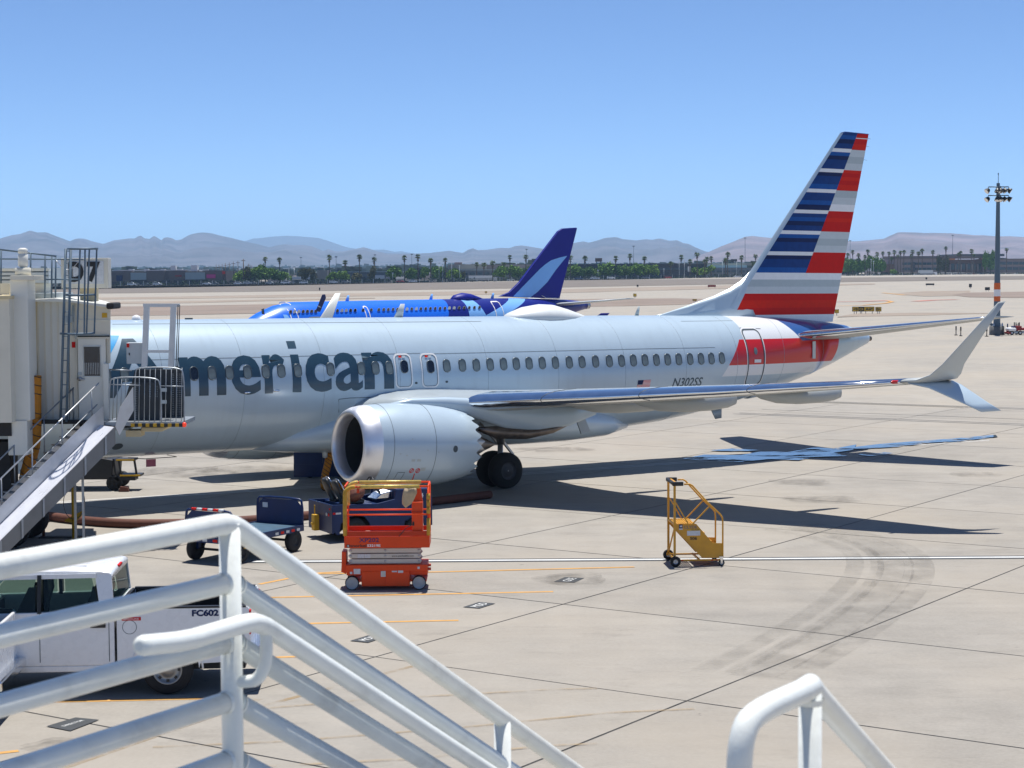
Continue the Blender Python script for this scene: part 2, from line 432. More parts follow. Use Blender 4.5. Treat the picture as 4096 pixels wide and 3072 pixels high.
strip([gv(560, 1421), gv(720, 1416)], .12, .004, M['yellow_line'])
strip([gv(-30, 1519), gv(440, 1509)], .12, .004, M['yellow_line'])
strip([gv(-30, 1630), gv(40, 1622)], .12, .004, M['yellow_line'])
strip([gv(100, 1672), gv(300, 1602), gv(480, 1540), gv(560, 1510)], .15, .004, M['faded_line'])
strip([gv(560, 1527), gv(690, 1492), gv(900, 1437)], .12, .004, M['faded_line'])
strip([gv(330, 1615), gv(620, 1602), gv(1000, 1572), gv(1320, 1540), gv(1500, 1532)], .10, .010, M['faded_line'])
strip([gv(560, 1532), gv(800, 1512), gv(1200, 1490), gv(1290, 1488)], .10, .013, M['faded_line'])
strip([gv(560, 1658), gv(900, 1640), gv(1180, 1612), gv(1290, 1608)], .10, .016, M['faded_line'])
for k, (q, word) in enumerate((([(1196, 1257), (1240, 1259), (1262, 1249), (1220, 1247)], 'GSE'), ([(1000, 1312), (1035, 1315), (1070, 1304), (1034, 1301)], 'MOD'), ([(756, 1385), (795, 1389), (834, 1376), (796, 1373)], 'MOD'), ([(100, 1570), (152, 1580), (214, 1556), (163, 1551)], 'DIRECTOR'))):
    P = [Vector((*gv(*c), .008+.0015*k)) for c in q]
    o = MB().sheet(P).build('stencil_box', M['black_line'], apron)
    ex = (P[3]-P[0]).normalized(); mid = sum(P, Vector())/4; ey = Vector((-ex.y, ex.x, 0))
    L = .7*(P[3]-P[0]).length; hh = L*(.42 if len(word) < 5 else .16)
    lettering(word, mid-ex*L/2-ey*hh/2+Vector((0, 0, .004)), ex, ey, L, hh, M['white_line'], o, 'stencil_lettering', .01)
# lead-in centre line under the aircraft and slot drains behind it
for off in (-.16, .16):
    pts = [gv(-40, 1094), gv(183, 1082), gv(420, 1067.5), gv(700, 1050.5), gv(1140, 1023), gv(1560, 993), gv(1800, 973), gv(2130, 950)]
    v = [Vector((p[0], p[1], 0)) for p in pts]; out = []
    for i, p in enumerate(v):
        t = v[min(i+1, len(v)-1)]-v[max(i-1, 0)]; n = Vector((-t.y, t.x, 0)).normalized(); out.append(p+n*off)
    strip(out, .09, .004, M['white_line'])
for dv_, w_ in ((0, .22), (3.2, .14), (9, .22)):
    for o2 in (-.32, .32):
        a, b_ = gv(1590, 893+dv_*0), gv(2300, 921)
        d_ = Vector((b_[0]-a[0], b_[1]-a[1], 0)).normalized(); n_ = Vector((-d_.y, d_.x, 0))
        a2 = Vector((*a, 0)) + n_*(dv_+o2); b2_ = Vector((*b_, 0))+n_*(dv_+o2)
        if dv_ == 3.2 and o2 > 0: continue
        strip([a2, b2_], w_*.7, .005, M['black_line'], 'slot_drain')
# --- rubber arcs left by turning vehicles
M['rubber1'] = marks('rubber_mark', None, (.13, .12, .105), .22, 1)
M['rubber2'] = marks('oil_stain', None, (.09, .078, .065), .38, 4)
def arc_strip(pts, w, z, m, name):
    return strip(smooth_path([(p[0], p[1], 0) for p in pts], 3), w, z, m, name)
for k, off in enumerate((0, .3, .7, 1.0, 1.5)):
    pts = [gv(1750, 1133), gv(1900, 1160), gv(1985, 1195), gv(2000, 1245), gv(1950, 1310), gv(1840, 1390), gv(1700, 1470)]
    v = smooth_path([(p[0], p[1], 0) for p in pts], 3)
    out = []
    for i, p in enumerate(v):
        t = v[min(i+1, len(v)-1)]-v[max(i-1, 0)]; n = Vector((-t.y, t.x, 0)).normalized(); out.append(p-n*off)
    strip(out, (.5, .22, .6, .3, .4)[k], .019+.003*k, M['rubber1'], 'tyre_mark')
for k, (c, w) in enumerate((((2300, 2320), 1.0), ((2230, 1800), 1.6), ((3300, 2000), 1.3), ((3900, 1900), 1.0), ((230, 2985), .5), ((3200, 1930), 1.2), ((700, 1890), 2.2), ((1000, 1880), 2.0))):
    p = gp(*c); mb = MB(); ring = []
    for a in range(20):
        t = a/20*2*math.pi; q = w*(.45+.35*noise.noise(Vector((math.cos(t)*1.3+k*7, math.sin(t)*1.3, 0)))+.2)
        ring.append((p.x+q*1.3*math.cos(t), p.y+q*math.sin(t), .032+.002*k))
    mb.sheet(ring).build('oil_stain', M['rubber2'], apron)
# --- wet patch behind the main gear
m, b, x = newmat('wet_film', .03, 0, .8); t = m.node_tree
b.inputs['Base Color'].default_value = (.05, .07, .09, 1); b.inputs['IOR'].default_value = 1.9
tr = t.nodes.new('ShaderNodeBsdfTransparent'); ms = t.nodes.new('ShaderNodeMixShader')
pos = t.nodes.new('ShaderNodeNewGeometry').outputs['Position']
n1 = x.noise(x.mapping(pos, (.45, 1.0, 1), (0, 0, R(-20))), .9, 7, .65)
n2 = x.noise(x.mapping(pos, (.5, 1.6, 1), (0, 0, R(-28))), 1.6, 8, .7)
t.links.new(x.rng(x.add(x.mul(n1, .6), x.mul(n2, .4)), .455, .485), ms.inputs[0]); t.links.new(tr.outputs[0], ms.inputs[1]); t.links.new(b.outputs[0], ms.inputs[2]); t.links.new(ms.outputs[0], t.nodes['Material Output'].inputs['Surface'])
M['wet'] = m
for k, poly in enumerate(([(1475, 993), (1520, 984), (1600, 985), (1650, 976), (1700, 979), (1760, 968), (1800, 971), (1850, 962), (1842, 974), (1800, 980), (1830, 987), (1760, 989), (1725, 996), (1660, 994), (1600, 1000), (1540, 998)], [(1800, 973), (1900, 961), (1990, 954), (2060, 949), (2150, 941), (2155, 945), (2075, 955), (2010, 958), (1940, 967), (1870, 971)], [(1530, 975), (1580, 971), (1640, 974), (1600, 978)], [(1850, 984), (1910, 979), (1935, 981), (1880, 987)])):
    mb = MB(); mb.sheet([(*gv(*c), .040+.001*k) for c in poly]); mb.build('wet_patch', M['wet'], apron)
# --- bare soil infields between the taxiways (4096 px outlines on the terrain)
def field(name, top, bot, material, label, dz):
    mb = MB(); n = 26; rows = []
    def interp(L, u):
        for (a, b_) in zip(L[:-1], L[1:]):
            if u <= b_[0]: return a[1]+(b_[1]-a[1])*(u-a[0])/(b_[0]-a[0])
        return L[-1][1]
    u0, u1 = max(top[0][0], bot[0][0]), min(top[-1][0], bot[-1][0])
    T, Bm = [], []
    for i in range(n+1):
        u = u0+(u1-u0)*i/n
        for L, out in ((top, T), (bot, Bm)):
            p = tp(u, interp(L, u)); out.append(p)
    for i in range(n):
        K = 4; 
        for k in range(K):
            q = []
            for (ii, kk) in ((i, k), (i+1, k), (i+1, k+1), (i, k+1)):
                p = Bm[ii].lerp(T[ii], kk/K); q.append((p.x, p.y, terrain(p.x, p.y)+dz))
            mb.sheet(q)
    return struct(mb.build(name, material), label)
field('infield_gravel', [(-300, 1150), (694, 1143), (1946, 1128.5), (2449, 1119), (3200, 1112), (4400, 1101)], [(-300, 1182), (694, 1171), (1946, 1156), (2449, 1146), (3400, 1128), (4400, 1114)], M['soil3'], 'grey-brown gravel strip below the far airport fence', .05)
field('infield_soil', [(-300, 1197), (694, 1187), (1946, 1164), (2449, 1152.5), (3000, 1140), (3500, 1134)], [(-300, 1206), (694, 1196), (1946, 1179), (2449, 1167), (3000, 1152), (3500, 1138)], M['soil2'], 'tan infield strip between the runway and the far taxiway', .05)
field('infield_soil', [(-300, 1213), (694, 1205), (1500, 1191)], [(-300, 1222), (694, 1214), (1500, 1194)], M['soil2'], 'thin tan infield strip ending behind the blue airliner nose', .05)
field('infield_soil', [(-300, 1237), (694, 1224), (1946, 1203), (2449, 1195.5), (2700, 1194), (2950, 1199)], [(-300, 1275), (694, 1261), (1946, 1236), (2449, 1226), (2700, 1220), (2950, 1205)], M['soil'], 'brown infield strip behind the two airliners', .05)
field('infield_soil', [(3350, 1267), (3420, 1255), (3700, 1251), (3960, 1253)], [(3350, 1269), (3420, 1267), (3700, 1262), (3960, 1254)], M['soil2'], 'narrow soil strip under the yellow taxiway signs', .03)
field('infield_soil', [(3810, 1180), (3870, 1171), (4400, 1162)], [(3810, 1181), (3870, 1189), (4400, 1196)], M['soil'], 'rounded brown infield tip at the right edge', .05)
field('infield_soil', [(3560, 1175), (3700, 1165), (3880, 1163)], [(3560, 1176), (3700, 1186), (3880, 1183)], M['soil2'], 'pale sandy infield left of the rounded brown tip', .045)
# taxiway paint
def tline(pts, w, m, name='taxi_line'):
    mb = MB(); P = [tp(*c) for c in pts]
    for a, b_ in zip(P[:-1], P[1:]):
        d_ = (b_-a).normalized(); n_ = Vector((-d_.y, d_.x, 0))*(w/2)
        mb.sheet([(q.x, q.y, terrain(q.x, q.y)+.06) for q in (a-n_, b_-n_, b_+n_, a+n_)])
    return mb.build(name, m, apron)
M['red_line'] = mat('red_marking', (.45, .16, .13), .9, 0, .2, .4)
tline([(3350, 1225), (3450, 1222), (3540, 1214), (3570, 1208), (3548, 1204), (3470, 1205)], .9, M['yellow_line'])
tline([(3530, 1172), (3560, 1175), (3620, 1181)], .9, M['yellow_line'])
tline([(3345, 1208), (3440, 1207), (3550, 1203)], 2.2, M['red_line'])
tline([(3660, 1206), (3740, 1201), (3830, 1199)], 2.2, M['red_line'])
# ================================================================ SILVER AIRLINER (local frame: X aft from the main gear, Y port, Z up)
AC_TH, AC_AP = .58638, -.00947
AG = Vector((-1.96645, 59.69861, 0))
_ct, _st = math.cos(AC_TH), math.sin(AC_TH)
XA = Vector((_ct*math.cos(AC_AP), _st*math.cos(AC_AP), math.sin(AC_AP))); YA = Vector((_st, -_ct, 0)); ZA = Vector((-_ct*math.sin(AC_AP), -_st*math.sin(AC_AP), math.cos(AC_AP)))
# the local frame used for building is right-handed: (x, y, z) = (X aft, -Y port, Z up)
ac = empty('jet_airliner', 'silver twin-jet airliner with red, white and blue striped tail parked at the gate', 'airliner')
ac.matrix_world = Matrix(((XA.x, -YA.x, ZA.x, AG.x), (XA.y, -YA.y, ZA.y, AG.y), (XA.z, -YA.z, ZA.z, AG.z), (0, 0, 0, 1)))
def L3(X, Y, Z): return Vector((X, -Y, Z))           # aircraft numbers -> object space
def bk(u, v, axis, val):
    d = ray(u, v); o = CAM-AG
    oo = (o.dot(XA), o.dot(YA), o.dot(ZA)); dd = (d.dot(XA), d.dot(YA), d.dot(ZA))
    t = (val-oo[axis])/dd[axis]; return [oo[i]+dd[i]*t for i in range(3)]
ST = [(-19.75, .03, 2.80, 2.72), (-19.55, .36, 3.10, 2.40), (-19.1, .70, 3.42, 2.08), (-18.4, 1.06, 3.80, 1.78), (-17.6, 1.34, 4.35, 1.56), (-16.8, 1.55, 4.80, 1.43), (-15.9, 1.71, 5.05, 1.35), (-14.8, 1.82, 5.18, 1.31), (-13.5, 1.87, 5.235, 1.30), (-12, 1.88, 5.25, 1.30),
      (-6, 1.88, 5.25, 1.30), (0, 1.88, 5.25, 1.31), (5, 1.88, 5.24, 1.33), (6.5, 1.875, 5.235, 1.40), (8, 1.84, 5.225, 1.53), (9.5, 1.77, 5.21, 1.73), (11, 1.64, 5.20, 2.0), (12.5, 1.46, 5.17, 2.31), (14, 1.25, 5.10, 2.66), (15.2, 1.04, 5.01, 2.98), (16.2, .84, 4.92, 3.30), (17.1, .63, 4.80, 3.63), (17.8, .44, 4.65, 3.90), (18.25, .27, 4.50, 4.06), (18.4, .12, 4.38, 4.16)]
def sec(X):
    if X <= ST[0][0]: return ST[0][1:]
    for a, b_ in zip(ST[:-1], ST[1:]):
        if X <= b_[0]:
            k = (X-a[0])/(b_[0]-a[0]); return tuple(a[i]+(b_[i]-a[i])*k for i in (1, 2, 3))
    return ST[-1][1:]
def side_y(X, Z):
    a, zt_, zb = sec(X); zc, hb = (zt_+zb)/2, (zt_-zb)/2
    q = 1-((Z-zc)/hb)**2; return a*math.sqrt(max(q, 0))
def surf(X, Z, off=0.0):
    a, zt_, zb = sec(X); zc, hb = (zt_+zb)/2, (zt_-zb)/2; Y = side_y(X, Z)
    n = Vector((0, Y/a/a, (Z-zc)/hb/hb)); n.normalize(); return L3(X, Y+n.y*off, Z+n.z*off)
def hit(u, v):
    """aircraft X, Z where the ray through a pixel meets the port side of the fuselage"""
    y = 1.88
    for _ in range(12):
        X, _y, Z = bk(u, v, 1, y); y = max(.05, side_y(X, Z))
    return X, Z
# --- fuselage: silver skin with the red flash on the tail painted in object space
m, b, x = newmat('fuselage_paint', .30, .1, .5); t = m.node_tree
b.inputs['Coat Weight'].default_value = .3; b.inputs['Coat Roughness'].default_value = .1
ox, oy, oz = x.xyz()
def lin(a0, b0, a1, b1):           # X of a slanted edge as a function of Z, through two measured pixels
    (X0, Z0), (X1, Z1) = hit(a0, b0), hit(a1, b1); k = (X1-X0)/(Z1-Z0); return X0-k*Z0, k
c0, k0 = lin(2600+770*.463, 1050+662*.463, 2600+683*.463, 1050+888*.463)
zr0 = hit(2600+1000*.463, 1050+660*.463)[1]; zr1 = hit(2600+800*.463, 1050+885*.463)[1]
ax_ = x.gt(ox, x.add(c0, x.mul(oz, k0)))
xe0 = bk(2600+1640*.463, 1050+670*.463, 1, .75)[0]
endm = x.lt(ox, x.add(xe0-.35, x.mul(x.sub(oz, zr1), .30)))
redm = x.mul(x.mul(ax_, endm), x.mul(x.lt(oz, zr0), x.gt(oz, zr1)))
z2 = hit(2600+640*.463, 1050+985*.463)[1]
whm = x.mul(x.mul(ax_, x.lt(ox, xe0)), x.mul(x.lt(oz, zr1), x.gt(oz, z2)))
whm2 = x.mul(x.gt(ox, hit(2600+770*.463, 1050+560*.463)[0]), x.mul(x.gt(oz, zr0), x.lt(ox, 15.0)))
blm = x.mul(x.gt(ox, x.add(14.0, x.mul(x.sub(oz, 4.35), -.9))), x.mul(x.gt(oz, x.add(4.30, x.mul(x.sub(ox, 14.5), .02))), x.lt(ox, 17.15)))
pos = x.coord()
nz_ = x.rng(x.noise(x.mapping(pos, (.5, 1, 2)), .7, 5), .3, .7, .96, 1.03)
silver = t.nodes.new('ShaderNodeVectorMath'); silver.operation = 'SCALE'; silver.inputs[0].default_value = (.45, .56, .645); t.links.new(nz_, silver.inputs['Scale'])
# slight staining along the belly
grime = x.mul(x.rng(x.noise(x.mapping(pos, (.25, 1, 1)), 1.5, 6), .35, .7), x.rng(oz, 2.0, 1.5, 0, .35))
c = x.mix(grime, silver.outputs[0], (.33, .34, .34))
strk = x.rng(x.noise(x.mapping(pos, (5.0, 1, .35)), 1.0, 5, .6), .5, .75, 0, .16); c = x.mix(strk, c, (.30, .36, .40))
c = x.mix(x.mx(whm, whm2), c, (.72, .74, .76)); c = x.mix(redm, c, (.58, .010, .010)); c = x.mix(blm, c, (.03, .10, .30))
t.links.new(c, b.inputs['Base Color'])
fuse_m = x.mx(x.mx(redm, blm), x.mx(whm, whm2)); t.links.new(x.rng(fuse_m, 0, 1, .1, .0), b.inputs['Metallic'])
M['fuselage'] = m
xs = sorted(set([s[0] for s in ST]+[-12+.75*i for i in range(24)]+[6+.4*i for i in range(31)]))
mb = MB(); N = 72; rings = []
for X in xs:
    if X > 18.4: continue
    a, zt_, zb = sec(X); zc, hb = (zt_+zb)/2, (zt_-zb)/2
    rings.append([L3(X, a*math.cos(2*math.pi*j/N), zc+hb*math.sin(2*math.pi*j/N)) for j in range(N)])
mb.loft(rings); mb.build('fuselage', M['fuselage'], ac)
# auxiliary power unit outlet at the very end
MB().lathe([(18.39, .10), (18.55, .09), (18.55, .06), (18.42, .05)], 16, 'x', (0, 0, 4.27)).build('exhaust_outlet', M['hot_metal'], ac)
# belly fairing where the wing meets the body
mb = MB(); rings = []
for X, w_, zb, zt_ in ((-7.2, .6, 1.29, 1.8), (-6.2, 1.35, 1.2, 2.2), (-5, 1.75, 1.14, 2.55), (-3.6, 2.02, 1.10, 2.75), (-1, 2.12, 1.08, 2.8), (2, 2.1, 1.08, 2.7), (3.8, 1.95, 1.10, 2.5), (5.4, 1.5, 1.18, 2.1), (6.6, .7, 1.36, 1.75)):
    zc, hb = (zb+zt_)/2, (zt_-zb)/2
    rings.append([L3(X, w_*math.copysign(abs(math.cos(a))**.7, math.cos(a)), zc+hb*math.copysign(abs(math.sin(a))**.8, math.sin(a))) for a in [2*math.pi*j/36 for j in range(36)]])
mb.loft(rings); mb.build('belly_fairing', M['ac_paint'], ac)
# --- cabin windows
WZ = 3.76
fo = rrect(.262, .405, .115, 6); fi = rrect(.225, .365, .10, 6); nn = len(fo)
def win_mesh(pane):
    mbf, mbp = MB(), MB(); y0 = side_y(0, WZ)
    def S(p, off): q = surf(0, WZ+p[1], off); return (q.x+p[0], q.y+y0, q.z-WZ)
    vs = [S(p, .004) for p in fo]+[S(p, .030) for p in [(a*.94, c_*.95) for a, c_ in fo]]+[S(p, .028) for p in fi]+[S(p, .018) for p in fi]
    fs = [(k*nn+i, k*nn+(i+1) % nn, (k+1)*nn+(i+1) % nn, (k+1)*nn+i) for k in range(3) for i in range(nn)]
    mbf.add(vs, fs, 0, True); mbp.add([S(p, .020) for p in fi], [tuple(range(nn))])
    return mbf.mesh('window', M['winframe']), mbp.mesh('pane', M[pane])
wf, wp = win_mesh('pane'); wf2, wp2 = win_mesh('pane_dark')
def window(X, Z, dark=False, parent=ac):
    a = math.atan2(side_y(X+.3, Z)-side_y(X-.3, Z), .6)
    o = inst('window', wf, parent, L3(X, side_y(X, Z), Z)); o.rotation_euler = (0, 0, -a)
    inst('pane', wp2 if dark else wp, o)
px = [(776, 1495, 1), (848, 1493, 0), (918, 1490, 0), (990, 1488, 0), (1063, 1486, 0), (1125, 1484, 0), (1191, 1482, 0), (1322, 1477, 0), (1445, 1474, 0), (1502, 1472, 0), (1557, 1471, 0)]
px += [(1700+c_*.463, 1050+d_*.463, 0) for c_, d_ in ((187, 893), (322, 888), (443, 886), (562, 881), (678, 877), (788, 875), (899, 871), (1012, 868), (1126, 865), (1246, 862), (1356, 859), (1473, 855), (1592, 852), (1698, 849), (1800, 846), (1900, 843), (1999, 841))]
px += [(2600+c_*.463, 1050+d_*.463, 0) for c_, d_ in ((152, 838), (248, 836), (346, 834), (440, 831), (530, 829), (620, 825))]
zs = []
for u, v, dk in px:
    X, Z = hit(u, v); zs.append(Z); window(X, Z, dk)
for k in range(1, 9): window(hit(776, 1495)[0]-.52*k, WZ, k in (1, 2))
# --- outlines and sheets that follow the skin
def ring_on(X0, Z0, w_, h_, r_, th, off, material, name, parent=ac):
    A, Bq = rrect(w_, h_, r_, 7), rrect(w_-2*th, h_-2*th, max(.01, r_-th), 7); n_ = len(A)
    def dens(P):
        out = []
        for a, b_ in zip(P, P[1:]+P[:1]):
            k = max(1, int(math.hypot(b_[0]-a[0], b_[1]-a[1])/.12)); out += [(a[0]+(b_[0]-a[0])*i/k, a[1]+(b_[1]-a[1])*i/k, len(out)) for i in range(k)]
        return out
    K = 10
    P, Q = [], []
    for (a, b_), (c_, d_) in zip(zip(A, A[1:]+A[:1]), zip(Bq, Bq[1:]+Bq[:1])):
        k = max(1, int(math.hypot(b_[0]-a[0], b_[1]-a[1])/.1))
        for i in range(k):
            P.append((a[0]+(b_[0]-a[0])*i/k, a[1]+(b_[1]-a[1])*i/k)); Q.append((c_[0]+(d_[0]-c_[0])*i/k, c_[1]+(d_[1]-c_[1])*i/k))
    n_ = len(P); mb = MB()
    mb.add([surf(X0+p[0], Z0+p[1], off) for p in P]+[surf(X0+p[0], Z0+p[1], off) for p in Q], [(i, (i+1) % n_, n_+(i+1) % n_, n_+i) for i in range(n_)], 0, True)
    return mb.build(name, material, parent)
def wrap(vs, fs, f, zcuts):
    """cut a flat mesh (x, z in y slot) at levels and map it on the skin"""
    bm = bmesh.new(); V_ = [bm.verts.new(p) for p in vs]
    for q in fs:
        try: bm.faces.new([V_[i] for i in q])
        except ValueError: pass
    for z in zcuts: bmesh.ops.bisect_plane(bm, geom=bm.verts[:]+bm.edges[:]+bm.faces[:], plane_co=(0, z, 0), plane_no=(0, 1, 0))
    bm.verts.index_update(); out = [f(v.co.x, v.co.y) for v in bm.verts]; ff = [tuple(v.index for v in q.verts) for q in bm.faces]; bm.free()
    return out, ff
def on_skin(vs, fs, material, name, off=.006, parent=ac):
    z0, z1 = min(p[1] for p in vs), max(p[1] for p in vs); n_ = max(2, int((z1-z0)/.08))
    o_, f_ = wrap(vs, fs, lambda a, c_: surf(a, c_, off), [z0+(z1-z0)*i/n_ for i in range(1, n_)])
    return MB().add(o_, f_, 0, True).build(name, material, parent)
for u in (1615, 1720):
    X, Z = hit(u, 1484 if u < 1700 else 1482)
    o = ring_on(X, Z, .62, 1.06, .17, .055, .007, M['white'], 'exit_door'); X2, Z2 = hit(u+2, 1467)
    window(X2, Z2, True, ac)
    ring_on(X, Z, .52, .96, .13, .012, .009, M['line'], 'seam', o)
    for dx_, mt in ((-.07, M['red']), (.06, M['line'])):
        on_skin([(X+dx_-.05, Z+.40, 0), (X+dx_+.05, Z+.40, 0), (X+dx_+.05, Z+.46, 0), (X+dx_-.05, Z+.46, 0)], [(0, 1, 2, 3)], M['lgrey'] if mt == M['line'] else M['red2'], 'placard', .016, o)
# rear service door
X, Z = (hit(2600+920*.463, 1050+815*.463))
rd = ring_on(X, Z-.02, .86, 1.98, .2, .05, .007, M['line'], 'service_door')
ring_on(X, Z-.02, .94, 2.06, .23, .035, .005, M['white'], 'door_surround', rd)
on_skin([(X-.12, Z-.2, 0), (X+.22, Z-.2, 0), (X+.22, Z-.09, 0), (X-.12, Z-.09, 0)], [(0, 1, 2, 3)], M['white'], 'door_handle', .02, rd)
on_skin([(X-.02+.09*math.cos(a), Z+.2+.13*math.sin(a), 0) for a in [R(30*i) for i in range(12)]], [tuple(range(12))], M['pane'], 'door_pane', .009, rd)
# window-line seam and crown seam
for (pts, th) in (([(460, 1443), (1680, 1413)], .012), ([(1700, 1416), (2600, 1395), (2860, 1390)], .012), ([(450, 1297), (1924, 1286)], .008), ([(2724, 1285), (2930, 1283)], .008), ([(2958, 1312), (3042, 1315)], .02)):
    P = [hit(*c_) for c_ in pts]; mb = MB()
    for (a, b_) in zip(P[:-1], P[1:]):
        n_ = max(1, int((b_[0]-a[0])/.8))
        for i in range(n_):
            q = [(a[0]+(b_[0]-a[0])*k/n_, a[1]+(b_[1]-a[1])*k/n_) for k in (i, i+1)]
            mb.sheet([surf(q[0][0], q[0][1]-th/2, .004), surf(q[1][0], q[1][1]-th/2, .004), surf(q[1][0], q[1][1]+th/2, .004), surf(q[0][0], q[0][1]+th/2, .004)])
    mb.build('skin_seam', M['line'], ac)
M['faint_seam'] = mat('faint_skin_seam', (.30, .37, .42), .5)
for X in (-13.2, -10.7, -8.2, -5.6, -3.0, .2, 2.9, 5.6, 8.2, 10.6, 13.0, 15.2):
    a0, zt_, zb = sec(X); P = [surf(X, (zt_+zb)/2+(zt_-zb)/2*math.sin(R(t_)), .001) for t_ in range(-86, 87, 6)]
    MB().tube(P, .006, 4, caps=False).build('frame_seam', M['faint_seam'], ac)
# wing-root upper fairing panel lines
for pts in ([(1465, 1590), (1560, 1584), (1700, 1578), (1995, 1570)], [(1465, 1590), (1470, 1603), (1482, 1612)], [(1830, 1575), (1830, 1600)], [(1992, 1566), (1992, 1596)], [(1355, 1597), (1400, 1592), (1465, 1590)], [(1355, 1597), (1355, 1650)]):
    P = [hit(*c_) for c_ in pts]; mb = MB()
    mb.tube([surf(a, c_, .004) for a, c_ in P], .008, 4); mb.build('panel_seam', M['line'], ac)
# --- titles
LET = [('A', 505, 640, None, None), ('m', 722, 903, 1425, 1583), ('e', 900+50*.463, 900+310*.463, 1421, 1579), ('r', 900+338*.463, 900+526*.463, 1417, 1573), ('c', 900+695*.463, 900+916*.463, 1413, 1568), ('a', 900+950*.463, 900+1186*.463, 1410, 1563.5), ('n', 900+1200*.463, 900+1457*.463, 1407, 1556)]
for ch, u0, u1, v0, v1 in LET:
    if ch == 'A':
        X0, _z = hit(705, 1590); X0, X1, Z0, Z1 = X0-2.35, X0, hit(722, 1583)[1], hit(722, 1583)[1]+1.62
    else:
        X0, Za = hit(u0, (v0+v1)/2); X1, Zb_ = hit(u1, (v0+v1)/2); Z1 = hit((u0+u1)/2, v0)[1]; Z0 = hit((u0+u1)/2, v1)[1]
    vs, fs = fit_text(ch, X1-X0, Z1-Z0, .016 if ch in 'ea' else .03)
    on_skin([(p.x+X0, p.y+Z0, 0) for p in vs], fs, M['letter'], 'title_letter')
q = [(900+560*.463, 1150+580*.463), (900+630*.463, 1150+579*.463), (900+660*.463, 1150+905*.463), (900+583*.463, 1150+905*.463)]
on_skin([(*hit(*c_), 0) for c_ in q], [(0, 1, 2, 3)], M['letter'], 'title_letter')
q = [(900+525*.463, 1150+464*.463), (900+600*.463, 1150+463*.463), (900+616*.463, 1150+526*.463), (900+545*.463, 1150+527*.463)]
on_skin([(*hit(*c_), 0) for c_ in q], [(0, 1, 2, 3)], M['letter'], 'letter_dot')
q = [(420, 1342), (476, 1343), (443, 1412), (420, 1420)]
on_skin([(*hit(*c_), 0) for c_ in q], [(0, 1, 2, 3)], M['sky_blue'], 'flight_symbol')
# registration and flag
X0, Z0 = hit(2600+188*.463, 1050+1080*.463); X1, Z1 = hit(2600+458*.463, 1050+998*.463); dz_ = (hit(2600+458*.463, 1050+1070*.463)[1]-Z0)
vs, fs = fit_text('N302SS', X1-X0, .30, .012, .25); k_ = dz_/(X1-X0)
on_skin([(p.x+X0, p.y+Z0+.02+k_*p.x, 0) for p in vs], fs, M['letter'], 'registration')
X0, Z0 = hit(1700+1826*.463, 1050+1090*.463); X1, Z1 = hit(1700+1945*.463, 1050+1013*.463)
fw, fh = X1-X0, hit(1700+1830*.463, 1050+1018*.463)[1]-Z0
fl = None; k_ = .012
for i in range(13):
    z0, z1 = Z0+fh*i/13, Z0+fh*(i+1)/13
    def sk(z): return (z-Z0)*.12
    o = on_skin([(X0+sk(z0), z0, 0), (X1+sk(z0), z0, 0), (X1+sk(z1), z1, 0), (X0+sk(z1), z1, 0)], [(0, 1, 2, 3)], M['red'] if i % 2 == 0 else M['white'], 'flag' if fl is None else 'flag_stripe', .006, ac if fl is None else fl)
    fl = fl or o
on_skin([(X0+sk(Z0+fh*6/13), Z0+fh*6/13, 0), (X0+fw*.42, Z0+fh*6/13, 0), (X0+fw*.42+.04, Z0+fh, 0), (X0+sk(Z0+fh), Z0+fh, 0)], [(0, 1, 2, 3)], M['blue2'], 'flag_canton', .009, fl)
# --- wings
def airfoil(c_, tk, n_=14):
    """closed ring of (x, z): from trailing edge over the top to the leading edge and back below"""
    up_, lo_ = [], []
    for i in range(n_+1):
        xx = .5*(1+math.cos(math.pi*i/n_)); yt = 5*tk*(.2969*math.sqrt(xx)-.126*xx-.3516*xx**2+.2843*xx**3-.1015*xx**4)
        up_.append((xx*c_, yt*c_*1.1)); lo_.append((xx*c_, -yt*c_*.8))
    return up_+lo_[::-1][1:-1]
NF = 14
def wing(s):
    SEC = [(1.2, -5.0, 8.1, 2.42, .145), (1.9, -4.55, 7.4, 2.50, .14), (3.4, -3.55, 6.2, 2.66, .13), (4.9, -2.62, 5.25, 2.80, .125), (6.0, -2.06, 4.75, 2.90, .12), (9, -.6, 3.95, 3.14, .115), (12, .87, 3.12, 3.39, .11), (15, 2.33, 2.25, 3.66, .105), (16.7, 3.17, 1.75, 3.82, .10)]
    rings = []
    for (Y, xl, c_, z, tk) in SEC: rings.append([L3(xl+px_, s*Y, z+pz_) for px_, pz_ in airfoil(c_, tk, NF)])
    mb = MB()
    def mi(i, j):
        lead = NF-4 <= j <= NF+2
        if lead and i >= 3: return 1
        return 2 if j >= NF else 0
    mb.loft(rings, mi); return mb.build('wing', [M['grey_paint'], M['polished'], M['wing_under']], ac), SEC
def blade(stations, material, name, parent, nf=8, mi=0, mats=None):
    """loft of aerofoil sections: (LE point, TE point, thickness ratio, thickness direction)"""
    rings = []
    for le, te, tk, nd in stations:
        le, te, nd = Vector(le), Vector(te), Vector(nd).normalized(); c_ = (te-le).length; d_ = (te-le).normalized()
        rings.append([le+d_*a+nd*h_ for a, h_ in airfoil(c_, tk, nf)])
    mb = MB(); mb.loft(rings, mi); return mb.build(name, mats or material, parent)
M['winglet_grey'] = mat('winglet_grey_paint', (.50, .53, .52), .4, .1, .03, .8)
